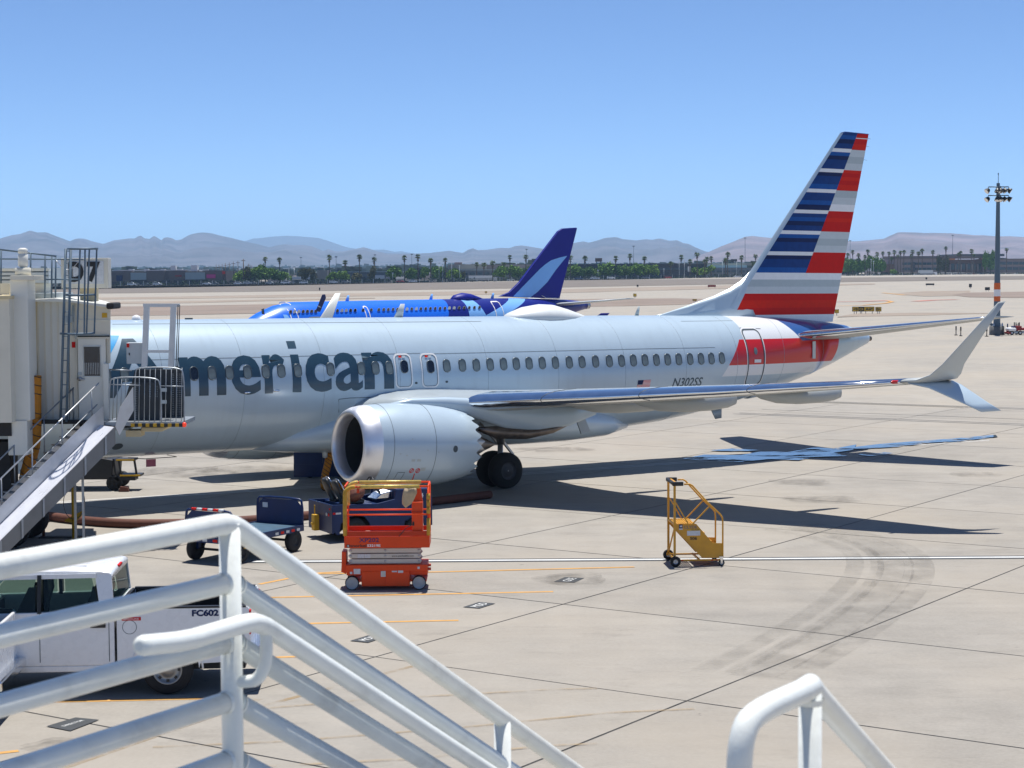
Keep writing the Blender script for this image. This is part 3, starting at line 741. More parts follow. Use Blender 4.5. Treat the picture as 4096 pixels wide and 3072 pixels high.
for s in (1, -1):
    w_, SEC = wing(s)
    up_ = [((3.17, 16.7, 3.82), (4.92, 16.7, 3.82), .10, (0, -.15, 1)), ((3.42, 17.0, 3.86), (4.95, 17.0, 3.88), .09, (0, -.35, 1)), ((3.70, 17.22, 4.0), (4.86, 17.22, 4.02), .08, (0, -.7, .7)), ((3.98, 17.38, 4.28), (4.80, 17.38, 4.28), .075, (0, -.95, .3)), ((4.52, 17.62, 4.9), (5.10, 17.62, 4.9), .07, (0, -1, .22)), ((5.38, 17.96, 5.87), (5.66, 17.96, 5.90), .06, (0, -1, .22))]
    f_ = lambda P: (P[0], -s*P[1], P[2])
    blade([(f_(a), f_(c_), tk, (nd[0], -s*nd[1], nd[2])) for a, c_, tk, nd in up_], M['winglet_grey'], 'winglet', w_)
    lo_ = [((3.30, 16.85, 3.80), (4.95, 16.85, 3.82), .09, (0, .1, 1)), ((3.75, 17.12, 3.68), (5.0, 17.12, 3.72), .08, (0, .4, 1)), ((4.2, 17.38, 3.45), (5.2, 17.38, 3.50), .07, (0, .7, .8)), ((4.7, 17.58, 3.22), (5.5, 17.58, 3.26), .06, (0, .9, .6)), ((5.08, 17.72, 3.04), (5.84, 17.72, 3.05), .05, (0, .9, .6))]
    blade([(f_(a), f_(c_), tk, (nd[0], -s*nd[1], nd[2])) for a, c_, tk, nd in lo_], M['ac_paint'], 'lower_winglet', w_)
    MB().lathe([(-.16, .02), (-.1, .05), (.1, .05), (.16, .02)], 10, 'x', L3(3.12, s*16.6, 3.82)).build('navigation_light', mat('red_lens', (.5, .02, .02), .15) if s > 0 else mat('green_lens', (.02, .3, .08), .15), w_)
    # slat joints and flap-track fairings
    for Y in (7.2, 10.0, 12.9):
        i = [k for k in range(len(SEC)-1) if SEC[k][0] <= Y][-1]; k = (Y-SEC[i][0])/(SEC[i+1][0]-SEC[i][0]); xl, c_, z, tk = [SEC[i][q_]+(SEC[i+1][q_]-SEC[i][q_])*k for q_ in (1, 2, 3, 4)]
        af = airfoil(c_, tk*1.012, NF)[NF-5:NF+4]; MB().tube([L3(xl-.004+a*.999, s*Y, z+h_) for a, h_ in af], .009, 4).build('slat_joint', M['line'], w_)
    for Y, x0, ln, dr, hw in ((6.1, .1, 4.1, .42, .20), (8.6, .6, 4.0, .46, .20), (12.2, 2.1, 3.3, .36, .17)):
        i = [k for k in range(len(SEC)-1) if SEC[k][0] <= Y][-1]; z = SEC[i][3]+(SEC[i+1][3]-SEC[i][3])*(Y-SEC[i][0])/(SEC[i+1][0]-SEC[i][0])
        mb = MB(); rings = []
        for t_, dd, ww in ((0, .02, .05), (.1, .45, .5), (.28, .85, .85), (.5, 1.0, 1.0), (.75, .98, .95), (.92, .85, .7), (1.0, .65, .35)):
            X = x0+ln*t_; top_ = z-.03+.02*t_; bot = top_-dr*dd-.05
            rings.append([L3(X, s*(Y+hw*ww*math.cos(a)), (top_+bot)/2+(top_-bot)/2*math.sin(a)) for a in [2*math.pi*j/14 for j in range(14)]])
        mb.loft(rings); mb.build('flap_track_fairing', M['wing_under'], w_)
# --- engines
def engine(s):
    C0 = L3(-4.6, s*4.83, 1.69); tilt = Matrix.Rotation(R(2.4), 3, 'Y')
    root = MB()
    def tr(mb):
        mb.v = [tuple(C0 + tilt @ Vector((p[0]*.83, p[1]*.975, p[2]*.975))) for p in mb.v]; return mb
    n_ = 108
    prof = [(-2.14, 1.03), (-2.0, 1.095), (-1.75, 1.145), (-1.3, 1.19), (-.7, 1.225), (0, 1.235), (.7, 1.215), (1.3, 1.165), (1.8, 1.095), (2.15, 1.025), (2.52, .93)]
    mb = MB(); vs, fs = [], []
    for i, (x_, r_) in enumerate(prof):
        for j in range(n_):
            a = 2*math.pi*j/n_; dx = 0
            if i == len(prof)-1: dx = -.13+.13*math.cos(2*math.pi*(j % 6)/6)
            rr = r_ - dx*.22; vs.append((x_+dx, rr*math.cos(a), rr*math.sin(a)))
    for i in range(len(prof)-1):
        for j in range(n_): fs.append((i*n_+j, i*n_+(j+1) % n_, (i+1)*n_+(j+1) % n_, (i+1)*n_+j))
    mb.add(vs, fs, 0, True); tr(mb)
    e = mb.build('engine_nacelle', M['nacelle'], ac)
    lp = [(-1.58, 1.168), (-1.75, 1.150), (-2.0, 1.10), (-2.14, 1.045), (-2.22, .985), (-2.235, .95), (-2.2, .91), (-2.1, .885), (-1.9, .865), (-1.75, .862)]
    tr(MB().lathe(lp, n_)).build('inlet_lip', M['lip'], e)
    tr(MB().lathe([(-1.76, .862), (-1.3, .87), (-.6, .89), (-.3, .89)], 48)).build('inlet_barrel', M['engine_in'], e)
    mb = MB(); mb.lathe([(-.86, .01), (-.7, .13), (-.45, .24), (-.32, .28)], 24)
    for k in range(18):
        a = 2*math.pi*k/18; ca, sa = math.cos(a), math.sin(a); P = []
        for r_, xx, tw in ((.26, -.40, .05), (.55, -.42, .11), (.88, -.40, .16)):
            for sg in (-1, 1):
                P.append((xx+.09*sg, r_*ca-sg*tw*sa, r_*sa+sg*tw*ca))
        mb.add(P, [(0, 1, 3, 2), (2, 3, 5, 4)], 0, True)
    mb.lathe([(-.3, .9), (-.28, .0)], 24, mi=0)
    tr(mb).build('fan', M['fan'], e)
    mb = MB(); mb.lathe([(2.0, .88), (1.2, .95), (1.2, .70), (2.3, .70)], 36); tr(mb).build('bypass_duct', M['engine_in'], e)
    vs, fs = [], []; pr = [(1.4, .70), (2.1, .70), (2.6, .60), (2.98, .50)]
    for i, (x_, r_) in enumerate(pr):
        for j in range(48):
            a = 2*math.pi*j/48; dx = -.2*abs((j % 4)/2.0-1) if i == 3 else 0; vs.append((x_+dx, r_*math.cos(a), r_*math.sin(a)))
    for i in range(3):
        for j in range(48): fs.append((i*48+j, i*48+(j+1) % 48, (i+1)*48+(j+1) % 48, (i+1)*48+j))
    mb = MB().add(vs, fs, 0, True); tr(mb).build('core_nozzle', M['dull_metal'], e)
    tr(MB().lathe([(2.5, .36), (3.0, .28), (3.5, .12), (3.75, .02)], 20)).build('exhaust_plug', M['hot_metal'], e)
    for x_, r_ in ((-1.18, 1.2), (.45, 1.226)):
        tr(MB().tube([(x_, (r_+.002)*math.cos(a), (r_+.002)*math.sin(a)) for a in [2*math.pi*j/48 for j in range(48)]], .006, 4, closed=True)).build('cowl_seam', M['line'], e)
    if s > 0:
        # markings on the cowl: hazard discs, red line, service panel, vent
        def cowl(x_, a_, off=.006):
            r_ = [prof[k][1]+(prof[k+1][1]-prof[k][1])*(x_-prof[k][0])/(prof[k+1][0]-prof[k][0]) for k in range(len(prof)-1) if prof[k][0] <= x_ <= prof[k+1][0]][0]+off
            return (x_, -r_*math.cos(a_), r_*math.sin(a_))
        def seg(pts, w2, name, mt):
            mb = MB()
            for (p, q_) in zip(pts[:-1], pts[1:]):
                mb.add([cowl(p[0]-w2, p[1]), cowl(p[0]+w2, p[1]), cowl(q_[0]+w2, q_[1]), cowl(q_[0]-w2, q_[1])], [(0, 1, 2, 3)])
            tr(mb).build(name, mt, e)
        seg([(-.22+.015*i, R(-38-3.2*i)) for i in range(9)], .018, 'hazard_line', M['red2'])
        for x_ in (-.38, -.14):
            mb = MB(); ring = [(x_+.085*math.cos(t_), R(-33)+.085/1.2*math.sin(t_)) for t_ in [2*math.pi*j/18 for j in range(18)]]; ri = [(x_+.062*math.cos(t_), R(-33)+.062/1.2*math.sin(t_)) for t_ in [2*math.pi*j/18 for j in range(18)]]
            mb.add([cowl(*p) for p in ring]+[cowl(*p) for p in ri], [(j, (j+1) % 18, 18+(j+1) % 18, 18+j) for j in range(18)])
            mb.add([cowl(x_-.05, R(-33)-.045, .007), cowl(x_-.02, R(-33)-.05, .007), cowl(x_+.05, R(-33)+.045, .007), cowl(x_+.02, R(-33)+.05, .007)], [(0, 1, 2, 3)])
            tr(mb).build('hazard_disc', M['red2'], e)
        mb = MB()
        for a_, c_ in (((-.88, -36), (-.62, -36)), ((-.62, -36), (-.66, -57)), ((-.66, -57), (-.92, -57)), ((-.92, -57), (-.88, -36))):
            P = [cowl(a_[0]+(c_[0]-a_[0])*i/5, R(a_[1]+(c_[1]-a_[1])*i/5), .004) for i in range(6)]; mb.tube(P, .006, 4)
        tr(mb).build('service_panel', M['line'], e)
        ring = [(1.25+.10*math.cos(t_), R(-2)+.10/1.18*math.sin(t_)) for t_ in [2*math.pi*j/16 for j in range(16)]]
        tr(MB().add([cowl(*p) for p in ring], [tuple(range(16))])).build('vent_grille', M['line'], e)
        for x_, a_, w2, h2 in ((-.42, -17, .07, .03), (-.2, -17, .08, .03), (.05, -31, .10, .05), (-.5, 12, .03, .012), (.1, -3, .03, .012), (-.95, -8, .03, .012), (.55, -6, .03, .012), (-.7, -10, .03, .012)):
            tr(MB().add([cowl(x_-w2, R(a_)-h2, .004), cowl(x_+w2, R(a_)-h2, .004), cowl(x_+w2, R(a_)+h2, .004), cowl(x_-w2, R(a_)+h2, .004)], [(0, 1, 2, 3)])).build('placard', M['mgrey'], e)
    # strake and pylon
    mb = MB(); rings = []
    for X, z0, z1, w2 in ((-5.3, 2.78, 2.86, .05), (-4.4, 2.78, 3.02, .17), (-3.2, 2.60, 3.02, .22), (-2.2, 2.35, 2.95, .24), (-1.2, 2.02, 2.80, .24), (0, 1.85, 2.7, .22), (1.2, 2.0, 2.6, .16), (2.2, 2.3, 2.5, .05)):
        rings.append([L3(X, s*4.83+w2*math.copysign(abs(math.cos(a))**.6, math.cos(a)), (z0+z1)/2+(z1-z0)/2*math.sin(a)) for a in [2*math.pi*j/16 for j in range(16)]])
    mb.loft(rings); mb.build('pylon', M['ac_paint'], e)
    mb = MB(); rings = []
    for X, z0, z1, w2 in ((-2.1, 1.98, 2.1, .1), (-1.4, 1.72, 2.1, .2), (-.4, 1.66, 2.0, .22), (.6, 1.80, 2.05, .16), (1.1, 1.98, 2.1, .06)):
        rings.append([L3(X, s*4.83+w2*math.cos(a), (z0+z1)/2+(z1-z0)/2*math.sin(a)) for a in [2*math.pi*j/14 for j in range(14)]])
    mb.loft(rings); mb.build('heat_shield', M['hot_metal'], e)
M['nacelle'] = mat('nacelle_paint', (.46, .565, .645), .32, .1, .03, 1.2, coat=.3)
M['lip'] = mat('inlet_lip_aluminium', (.80, .81, .84), .42, .85, .05, 3)
engine(1); engine(-1)
# --- tail
def fz(u, v): X, _, Z = bk(u, v, 1, 0.05); return X, Z
c7 = lambda a, c_: (2900+a*.463, 450+c_*.463)
c5 = lambda a, c_: (2600+a*.463, 1050+c_*.463)
le0, le1 = fz(*c7(255, 1325)), fz(*c7(1005, 172)); te0, te1 = fz(*c5(1588, 500)), fz(*c7(1249, 188))
st0, st1 = fz(*c7(262, 1383)), fz(*c7(1030, 168)); dg0, dg1 = fz(*c7(690, 1385)), fz(*c7(1152, 175))
def lx(p, q_, z): return p[0]+(q_[0]-p[0])*(z-p[1])/(q_[1]-p[1])
rl0 = fz(*c5(722, 447)); rl1 = fz(*c5(812, 268))
ztop = (le1[1]+te1[1])/2
blue = [(fz(*c7(*a))[1], fz(*c7(*c_))[1]) for a, c_ in (((1080, 165), (1030, 312)), ((1005, 342), (940, 487)), ((915, 517), (860, 662)), ((830, 692), (760, 842)), ((730, 872), (660, 1021)), ((640, 1052), (570, 1202)), ((545, 1234), (475, 1384)))]
redr = [fz(*c7(*a))[1] for a in ((1160, 325), (1110, 500), (1070, 677), (1020, 855), (960, 1031), (930, 1210), (870, 1388))]
zlow = [fz(*c5(1200, y_))[1] for y_ in (148, 208, 268, 325, 390, 450)]
zb0 = 4.92
lev = set([round(ztop, 3), zb0]+[round(z, 3) for p in blue for z in p]+[round(z, 3) for z in redr]+[round(z, 3) for z in zlow])
for a, c_ in blue:
    for k in (.22, .45, .7): lev.add(round(a+(c_-a)*k, 3))
for a, c_ in zip(redr[:-1], redr[1:]):
    for k in (.34, .67): lev.add(round(a+(c_-a)*k, 3))
lev = sorted(z for z in lev if z <= round(ztop, 3)+.001); lev[-1] = ztop
zk = le0[1]
def le_x(z):
    if z >= zk: return lx(le0, le1, z)
    return lx(le0, le1, z) - .06*(zk-z)   # buried in the dorsal fillet below the kink
def cols(z):
    L_ = le_x(z); T_ = lx(te0, te1, z); s_ = max(L_+.06, lx(st0, st1, z)); 
    if z < zlow[2]+.01: s_ = max(L_+.3, lx(rl0, rl1, z))
    d_ = max(s_+.1, min(T_-.15, lx(dg0, dg1, z))); rh = T_-.30*(T_-L_)
    return L_, s_, d_, T_
mats_fin = [M['ac_paint'], M['blue1'], M['blue2'], M['blue3'], M['white'], M['lgrey'], M['mgrey'], M['red'], M['red2']]
mb = MB(); vs = []; 
FR = [0, .25, .5, .75, 1]
def fin_row(z):
    L_, s_, d_, T_ = cols(z); c_ = T_-L_; tk = .048+.012*(1-(z-5)/7)
    xs_ = [L_, L_+(s_-L_)*.3, s_, s_+(d_-s_)*.5, d_, d_+(T_-d_)*.5, T_]
    def th(xx):
        f_ = (xx-L_)/c_; return c_*max(0, 5*tk*2*(.2969*math.sqrt(max(f_, 0))-.126*f_-.3516*f_**2+.2843*f_**3-.1036*f_**4))*.5
    return [(xx, th(xx)) for xx in xs_]
rows = [fin_row(z) for z in lev]; nc = len(rows[0])
for side in (1, -1):
    vs = []; fs = []; mm = []
    for z, r_ in zip(lev, rows): vs += [L3(xx, side*h_, z) for xx, h_ in r_]
    for i in range(len(lev)-1):
        zm = (lev[i]+lev[i+1])/2
        for j in range(nc-1):
            fs.append((i*nc+j, i*nc+j+1, (i+1)*nc+j+1, (i+1)*nc+j))
            if j < 2: q_ = 0
            elif zm < zlow[5]: q_ = 4
            elif zm < zlow[2]: q_ = 8 if zlow[4] < zm < zlow[3] else 7
            elif zm < redr[-1] and zm < blue[-1][1]:
                q_ = 4 if zm > zlow[0] else (6 if zm > zlow[1] else 5)
            elif j < 4:
                inb = [p for p in blue if p[1] < zm < p[0]]
                if not inb: q_ = 4
                else:
                    p = inb[0]; f_ = (p[0]-zm)/(p[0]-p[1]); kk = blue.index(p)
                    q_ = (1, 3, 2, 1)[(int(f_ > .22)+int(f_ > .45)+int(f_ > .7)+kk) % 4]
            else:
                k = sum(1 for z in redr if zm < z)
                if k % 2 == 0: q_ = 7 if (lev[i] % .3) < .2 else 8
                else:
                    f_ = (redr[k-1]-zm)/(redr[k-1]-redr[min(k, 6)]) if k < 7 else .5; q_ = (5, 6, 5)[min(2, max(0, int(f_*3)))] if (k//2) % 2 == 0 else (6, 5, 4)[min(2, max(0, int(f_*3)))]
            mm.append(q_)
    mb.add(vs, fs, mm, True)
top_row = [L3(xx, h_, ztop) for xx, h_ in rows[-1]]+[L3(xx, -h_, ztop) for xx, h_ in rows[-1][::-1]]
mb.sheet(top_row, 1)
fin = mb.build('tail_fin', mats_fin, ac)
# rounded tip, rudder gap, static wicks
MB().tube([L3(rows[-1][0][0]+.02, 0, ztop-.02), L3(rows[-1][2][0]+.1, 0, ztop+.012), L3(rows[-1][-1][0], 0, ztop+.005)], [.02, .04, .012], 6).build('fin_cap', M['blue1'], fin)
a = fz(*c7(1130, 222)); c_ = fz(*c7(1243, 229)); mb = MB()
for s_ in (-1, 1): mb.bar(L3(a[0], s_*.055, a[1]), L3(c_[0], s_*.02, c_[1]), .012, .03)
mb.build('rudder_gap', M['white'], fin)
for z_ in (ztop-.15, ztop-.45, ztop-.95):
    xx = lx(te0, te1, z_); MB().bar(L3(xx, 0, z_), L3(xx+.16, 0, z_-.02), .008).build('static_wick', M['line'], fin)
# dorsal fillet
D = [c5(118, 443), c5(330, 372), c5(560, 288), c5(700, 222), c5(790, 160), c5(850, 100)]
P = [fz(*p) for p in D]; mb = MB(); rings = []
Pk = [(P[0][0]-.3, P[0][1]-.04)]+P+[(le0[0]+.06, le0[1]+.03)]
for i, (X, z) in enumerate(Pk):
    base = 5.14; w2 = (.05, .08, .11, .13, .145, .15, .15, .10)[i]; tw = (.01, .03, .045, .055, .06, .06, .055, .03)[i]
    rings.append([L3(X, w2*1.6, base-.1), L3(X, tw*1.2, base+(z-base)*.35), L3(X+.02, tw*.75, base+(z-base)*.8), L3(X, 0, z), L3(X+.02, -tw*.75, base+(z-base)*.8), L3(X, -tw*1.2, base+(z-base)*.35), L3(X, -w2*1.6, base-.1)])
mb.loft(rings); mb.build('dorsal_fin', M['ac_paint'], ac)
# horizontal stabilisers
for s in (1, -1):
    S_ = [(.7, 13.7, 3.95, 4.42, .10), (1.2, 13.95, 3.72, 4.47, .10), (3.2, 15.05, 2.85, 4.72, .095), (5.2, 16.15, 1.98, 4.97, .09), (6.7, 16.97, 1.36, 5.16, .085), (7.1, 17.35, 1.05, 5.21, .06)]
    rings = [[L3(xl+p, s*Y, z+h_*.95) for p, h_ in airfoil(c_, tk, 10)] for Y, xl, c_, z, tk in S_]
    mb = MB(); mb.loft(rings, lambda i, j: 1 if 8 <= j <= 11 else (2 if j > 10 else 0)); h = mb.build('horizontal_stabiliser', [M['grey_paint'], M['polished'], M['wing_under']], ac)
    mb = MB(); mb.box(L3(14.6, s*1.18, 3.95), (.14, .03, .62)); mb.build('trim_mark', M['lgrey'], h)
# --- crown: satellite dome, antennas, beacon
mb = MB(); rings = []
for X, h_, w2 in ((2.0, .02, .1), (2.3, .16, .42), (2.8, .33, .62), (3.4, .42, .70), (3.9, .40, .68), (4.5, .25, .54), (5.0, .10, .3), (5.3, .015, .08)):
    a0, zt_, zb = sec(X); rings.append([L3(X, w2*math.cos(a), zt_-.06+(h_+.03)*max(0, math.sin(a))-(0 if math.sin(a) >= 0 else .12)) for a in [2*math.pi*j/24 for j in range(24)]])
mb.loft(rings); dm = mb.build('satellite_dome', mat('dome_white', (.66, .69, .69), .45, 0, .03), ac)
mb = MB()
for k in range(20):
    t_ = -1+2*k/19; mb.box(L3(3.6+1.3*t_, .56*math.sqrt(max(.05, 1-t_*t_)), 5.27), (.035, .02, .03))
mb.build('dome_screw_row', M['line'], dm)
def antenna(X, h_, c_, sw, mt=M['lgrey']):
    zt_ = sec(X)[1]-.02
    blade([(L3(X, 0, zt_), L3(X+c_, 0, zt_), .12, (0, 1, 0)), (L3(X+sw, 0, zt_+h_), L3(X+sw+c_*.45, 0, zt_+h_), .1, (0, 1, 0))], mt, 'blade_antenna', ac, 6)
antenna(bk(1574, 1264, 1, 0)[0], .44, .34, .26); antenna(bk(1700+1808*.463, 1050+445*.463, 1, 0)[0], .33, .19, .16, M['mgrey'])
X = bk(545, 1268, 1, 0)[0]; MB().lathe([(0, .13), (.05, .13), (.13, .10), (.16, .02)], 14, 'z', L3(X, 0, sec(X)[1]-.02)).build('crown_beacon', M['white'], ac)
X = bk(755, 1274, 1, 0)[0]; MB().box(L3(X, 0, sec(X)[1]+.015), (.22, .08, .05)).build('crown_vent', M['line'], ac)
for u, v in ((988, 1570), (1105, 1563)):
    X, Z = hit(u, v); q = surf(X, Z, .02); MB().lathe([(-.09, .02), (-.05, .035), (.07, .03), (.1, .01)], 8, 'x', q).build('probe', M['polished'], ac)
X, Z = hit(470, 1786); on_skin([(X+.16*math.cos(a), Z+.1*math.sin(a), 0) for a in [R(20*i) for i in range(18)]], [tuple(range(18))], M['line'], 'port_vent')
for u, v in ((1665, 1532), (1787, 1527)):
    X, Z = hit(u, v); on_skin([(X+.05*math.cos(a), Z+.035*math.sin(a), 0) for a in [R(30*i) for i in range(12)]], [tuple(range(12))], M['line'], 'vent_port')
# blade antennas and drain mast under the belly
blade([(L3(10.8, 0, 1.85), L3(11.3, 0, 1.95), .1, (0, 1, 0)), (L3(11.0, 0, 1.52), L3(11.3, 0, 1.55), .1, (0, 1, 0))], M['grey_paint'], 'blade_antenna', ac, 6)
MB().prism([(12.9, 2.44), (14.0, 2.76), (14.1, 2.70), (13.4, 2.36), (12.9, 2.26), (12.4, 2.2)], 'y', -.12, .12).build('tail_skid', M['grey_paint'], ac, bevel=.02)
# --- landing gear
M['gear_hub'] = mat('grimy_hub', (.07, .07, .075), .55, .4, .3, 6)
def wheel_at(p, r_, w_, parent, rimr, mt_rim):
    t_ = MB().lathe([(-w_/2, rimr), (-w_/2, r_*.86), (-w_*.36, r_*.97), (-w_*.15, r_), (w_*.15, r_), (w_*.36, r_*.97), (w_/2, r_*.86), (w_/2, rimr)], 32, 'y', p).build('wheel', M['tyre'], parent)
    MB().lathe([(-w_*.42, .02), (-w_*.42, rimr*.6), (-w_*.3, rimr*.8), (-w_*.46, rimr), (-w_*.5, rimr+.012), (w_*.5, rimr+.012), (w_*.46, rimr), (w_*.3, rimr*.8), (w_*.42, rimr*.6), (w_*.42, .02)], 24, 'y', p).build('hub', mt_rim, t_)
    return t_
for s in (1, -1):
    g = MB().tube([L3(0, s*2.86, 2.5), L3(0, s*2.86, 1.35)], .14, 12).tube([L3(0, s*2.86, 1.36), L3(0, s*2.86, .56)], .085, 12).tube([L3(0, s*2.4, .56), L3(0, s*3.3, .56)], .07, 10).bar(L3(.1, s*2.86, .62), L3(.48, s*2.86, 1.0), .10, .06).bar(L3(.48, s*2.86, 1.0), L3(.1, s*2.86, 1.42), .10, .06).tube([L3(-.1, s*2.86, 1.4), L3(-.35, s*1.6, 2.3)], .05, 8).build('main_gear_strut', M['dull_metal'], ac)
    for Y in (2.46, 3.14): wheel_at(L3(0, s*Y, .56), .56, .42, ac, .28, M['gear_hub'])
    MB().prism([(.15, 2.3), (1.5, 2.2), (1.35, 1.62), (.95, 1.5), (.35, 1.55), (.12, 1.9)], 'y', -s*3.55, -s*3.50).build('gear_door', M['grey_paint'], ac, bevel=.01)
    MB().prism([(1.9, 2.35), (2.25, 2.3), (2.55, 1.72), (2.2, 1.66)], 'y', -s*4.1, -s*4.05).build('flap_vane', M['grey_paint'], ac)
MB().tube([L3(-15.6, 0, 1.7), L3(-15.6, 0, .36)], .09, 12).build('nose_gear_strut', M['dull_metal'], ac)
for Y in (-.2, .2): wheel_at(L3(-15.6, Y, .34), .34, .2, ac, .18, M['dull_metal'])
for s in (1, -1): MB().prism([(-15.2, 1.38), (-13.6, 1.36), (-13.35, .72), (-13.6, .68), (-14.2, 1.0), (-15.1, 1.05)], 'y', s*.42, s*.45).build('nose_gear_door', M['ac_paint'], ac)
# cockpit windows on the nose
for k, (x0, x1, z0, z1) in enumerate(((-18.05, -17.35, 3.92, 4.3), (-17.3, -16.75, 3.95, 4.42), (-16.7, -16.3, 3.98, 4.40))):
    for s in (1, -1):
        P = [surf(a, c_, .012) for a, c_ in ((x0, z0), (x1, z0), (x1, z1), (x0+.15, z1))]
        MB().sheet([(p.x, p.y*s, p.z) for p in P]).build('cockpit_window', M['pane_dark'], ac)
# ================================================================ BLUE AIRLINER BEHIND
BTH = R(43.5)
M['bz_navy'] = mat('airliner_navy_paint', (.005, .010, .22), .45, 0, .05, .5, spec=.25)
M['bz_light'] = mat('airliner_pale_blue_paint', (.20, .45, .86), .45, 0, .04, .5, spec=.3)
tail_p = at(1265*V, 660*V, 166.0)              # tip of its tail cone
BX = Vector((math.cos(BTH), math.sin(BTH), 0)); BY = Vector((math.sin(BTH), -math.cos(BTH), 0))
BL = 38.0
bz_root = Vector((tail_p.x, tail_p.y, 0)) - BX*BL; bz_root.z = -.62
bz = empty('blue_airliner', 'bright blue airliner with navy tail and pale swoosh behind the silver one', 'airliner')
bz.matrix_world = Matrix(((BX.x, -BY.x, 0, bz_root.x), (BX.y, -BY.y, 0, bz_root.y), (0, 0, 1, bz_root.z), (0, 0, 0, 1)))
def bbk(u, v, Yv):
    d = ray(u, v); o = CAM-bz_root; t_ = (Yv-o.dot(BY))/d.dot(BY); q = o+d*t_; return q.dot(BX), q.z
BS = [(0, .05, 2.62, 2.5), (.4, .62, 3.15, 2.05), (1.2, 1.05, 3.75, 1.75), (2.4, 1.42, 4.35, 1.55), (3.8, 1.64, 4.85, 1.42), (5.4, 1.75, 5.1, 1.4), (26, 1.75, 5.1, 1.4), (29, 1.62, 5.08, 1.75), (32, 1.28, 5.0, 2.5), (34.5, .86, 4.9, 3.2), (36.6, .5, 4.78, 3.72), (38, .3, 4.6, 4.0)]
def bsec(X):
    for a, b_ in zip(BS[:-1], BS[1:]):
        if X <= b_[0]:
            k = max(0, (X-a[0])/(b_[0]-a[0])); return tuple(a[i]+(b_[i]-a[i])*k for i in (1, 2, 3))
    return BS[-1][1:]
def bsurf(X, Z, off=0.):
    a, zt_, zb = bsec(X); zc, hb = (zt_+zb)/2, (zt_-zb)/2; y = a*math.sqrt(max(0, 1-((Z-zc)/hb)**2)); n_ = Vector((0, y/a/a, (Z-zc)/hb/hb)).normalized(); return L3(X, y+n_.y*off, Z+n_.z*off)
def bhit(u, v):
    y = 1.75
    for _ in range(10):
        X, Z = bbk(u, v, y); a, zt_, zb = bsec(X); zc, hb = (zt_+zb)/2, (zt_-zb)/2; y = a*math.sqrt(max(.002, 1-((Z-zc)/hb)**2))
    return X, Z
c4 = lambda a, c_: (1700+a*.463, 1050+c_*.463)
m, b, x = newmat('blue_fuselage_paint', .32, 0, .5); t = m.node_tree; b.inputs['Coat Weight'].default_value = .1
ox, oy, oz = x.xyz()
def edge(a, c_):
    (X0, Z0), (X1, Z1) = bhit(*a), bhit(*c_); k = (X1-X0)/(Z1-Z0) if abs(Z1-Z0) > .05 else 0; return x.sub(ox, x.add(X0-k*Z0, x.mul(oz, k)))
nv = x.gt(edge(c4(150, 320), c4(205, 450)), 0)
l1 = x.mul(x.gt(edge(c4(318, 330), c4(385, 455)), 0), x.lt(edge(c4(440, 345), c4(525, 450)), 0))
l2 = x.mul(x.gt(edge(c4(800, 312), c4(615, 450)), 0), x.lt(edge(c4(860, 312), c4(700, 452)), 0))
l2b = x.mul(x.gt(edge(c4(720, 312), c4(540, 450)), 0), x.lt(edge(c4(860, 312), c4(700, 452)), 0))
c = x.mix(nv, (.012, .155, .80), (.006, .012, .20)); c = x.mix(x.mx(l1, l2b), c, (.20, .45, .86)); t.links.new(c, b.inputs['Base Color'])
mb = MB(); rings = []
for X in [0, .12, .25, .4, .8, 1.2, 1.8, 2.4, 3.1, 3.8, 4.6, 5.4]+[8+3*i for i in range(7)]+[27, 28, 29, 30, 31, 32, 33, 34, 35, 36, 37, 38]:
    a, zt_, zb = bsec(X); zc, hb = (zt_+zb)/2, (zt_-zb)/2; rings.append([L3(X, a*math.cos(2*math.pi*j/40), zc+hb*math.sin(2*math.pi*j/40)) for j in range(40)])
mb.loft(rings); mb.build('fuselage', m, bz)
MB().lathe([(37.95, .33), (38.35, .30), (38.35, .2), (38.1, .18)], 18, 'x', (0, 0, 4.3)).build('exhaust_outlet', M['dull_metal'], bz)
# windows, doors
ring = rrect(.26, .40, .125, 4)
wme = MB().add([(p[0], 0, p[1]) for p in ring]+[(p[0]*1.2, .004, p[1]*1.15) for p in ring], [tuple(range(len(ring)))]+[(i, (i+1) % len(ring), len(ring)+(i+1) % len(ring), len(ring)+i) for i in range(len(ring))], [0]+[1]*len(ring)).mesh('window', [M['pane_dark'], M['lgrey']])
wme2 = wme.copy(); wme2.materials.clear(); wme2.materials.append(M['lgrey']); wme2.materials.append(M['lgrey'])
c3 = lambda a, c_: (900+a*.463, 1150+c_*.463)
bw = [c3(a, 204) for a in (557, 594, 630, 668, 705, 742, 778, 930, 967, 1006, 1044, 1082, 1122, 1262, 1328, 1371, 1411, 1453, 1492, 1534, 1574, 1615, 1656, 1695, 1737, 1778, 1820, 1862, 1904)]+[c4(a, 418) for a in (215, 257, 300, 344, 388, 433, 477)]
for k, (u, v) in enumerate(bw):
    X, Z = bhit(u, v); p = bsurf(X, 4.3, .02); o = inst('window', wme2 if k in (1, 2, 9, 10, 20, 22, 29, 30) else wme, bz, p); o.rotation_euler = (R(12), 0, 0)
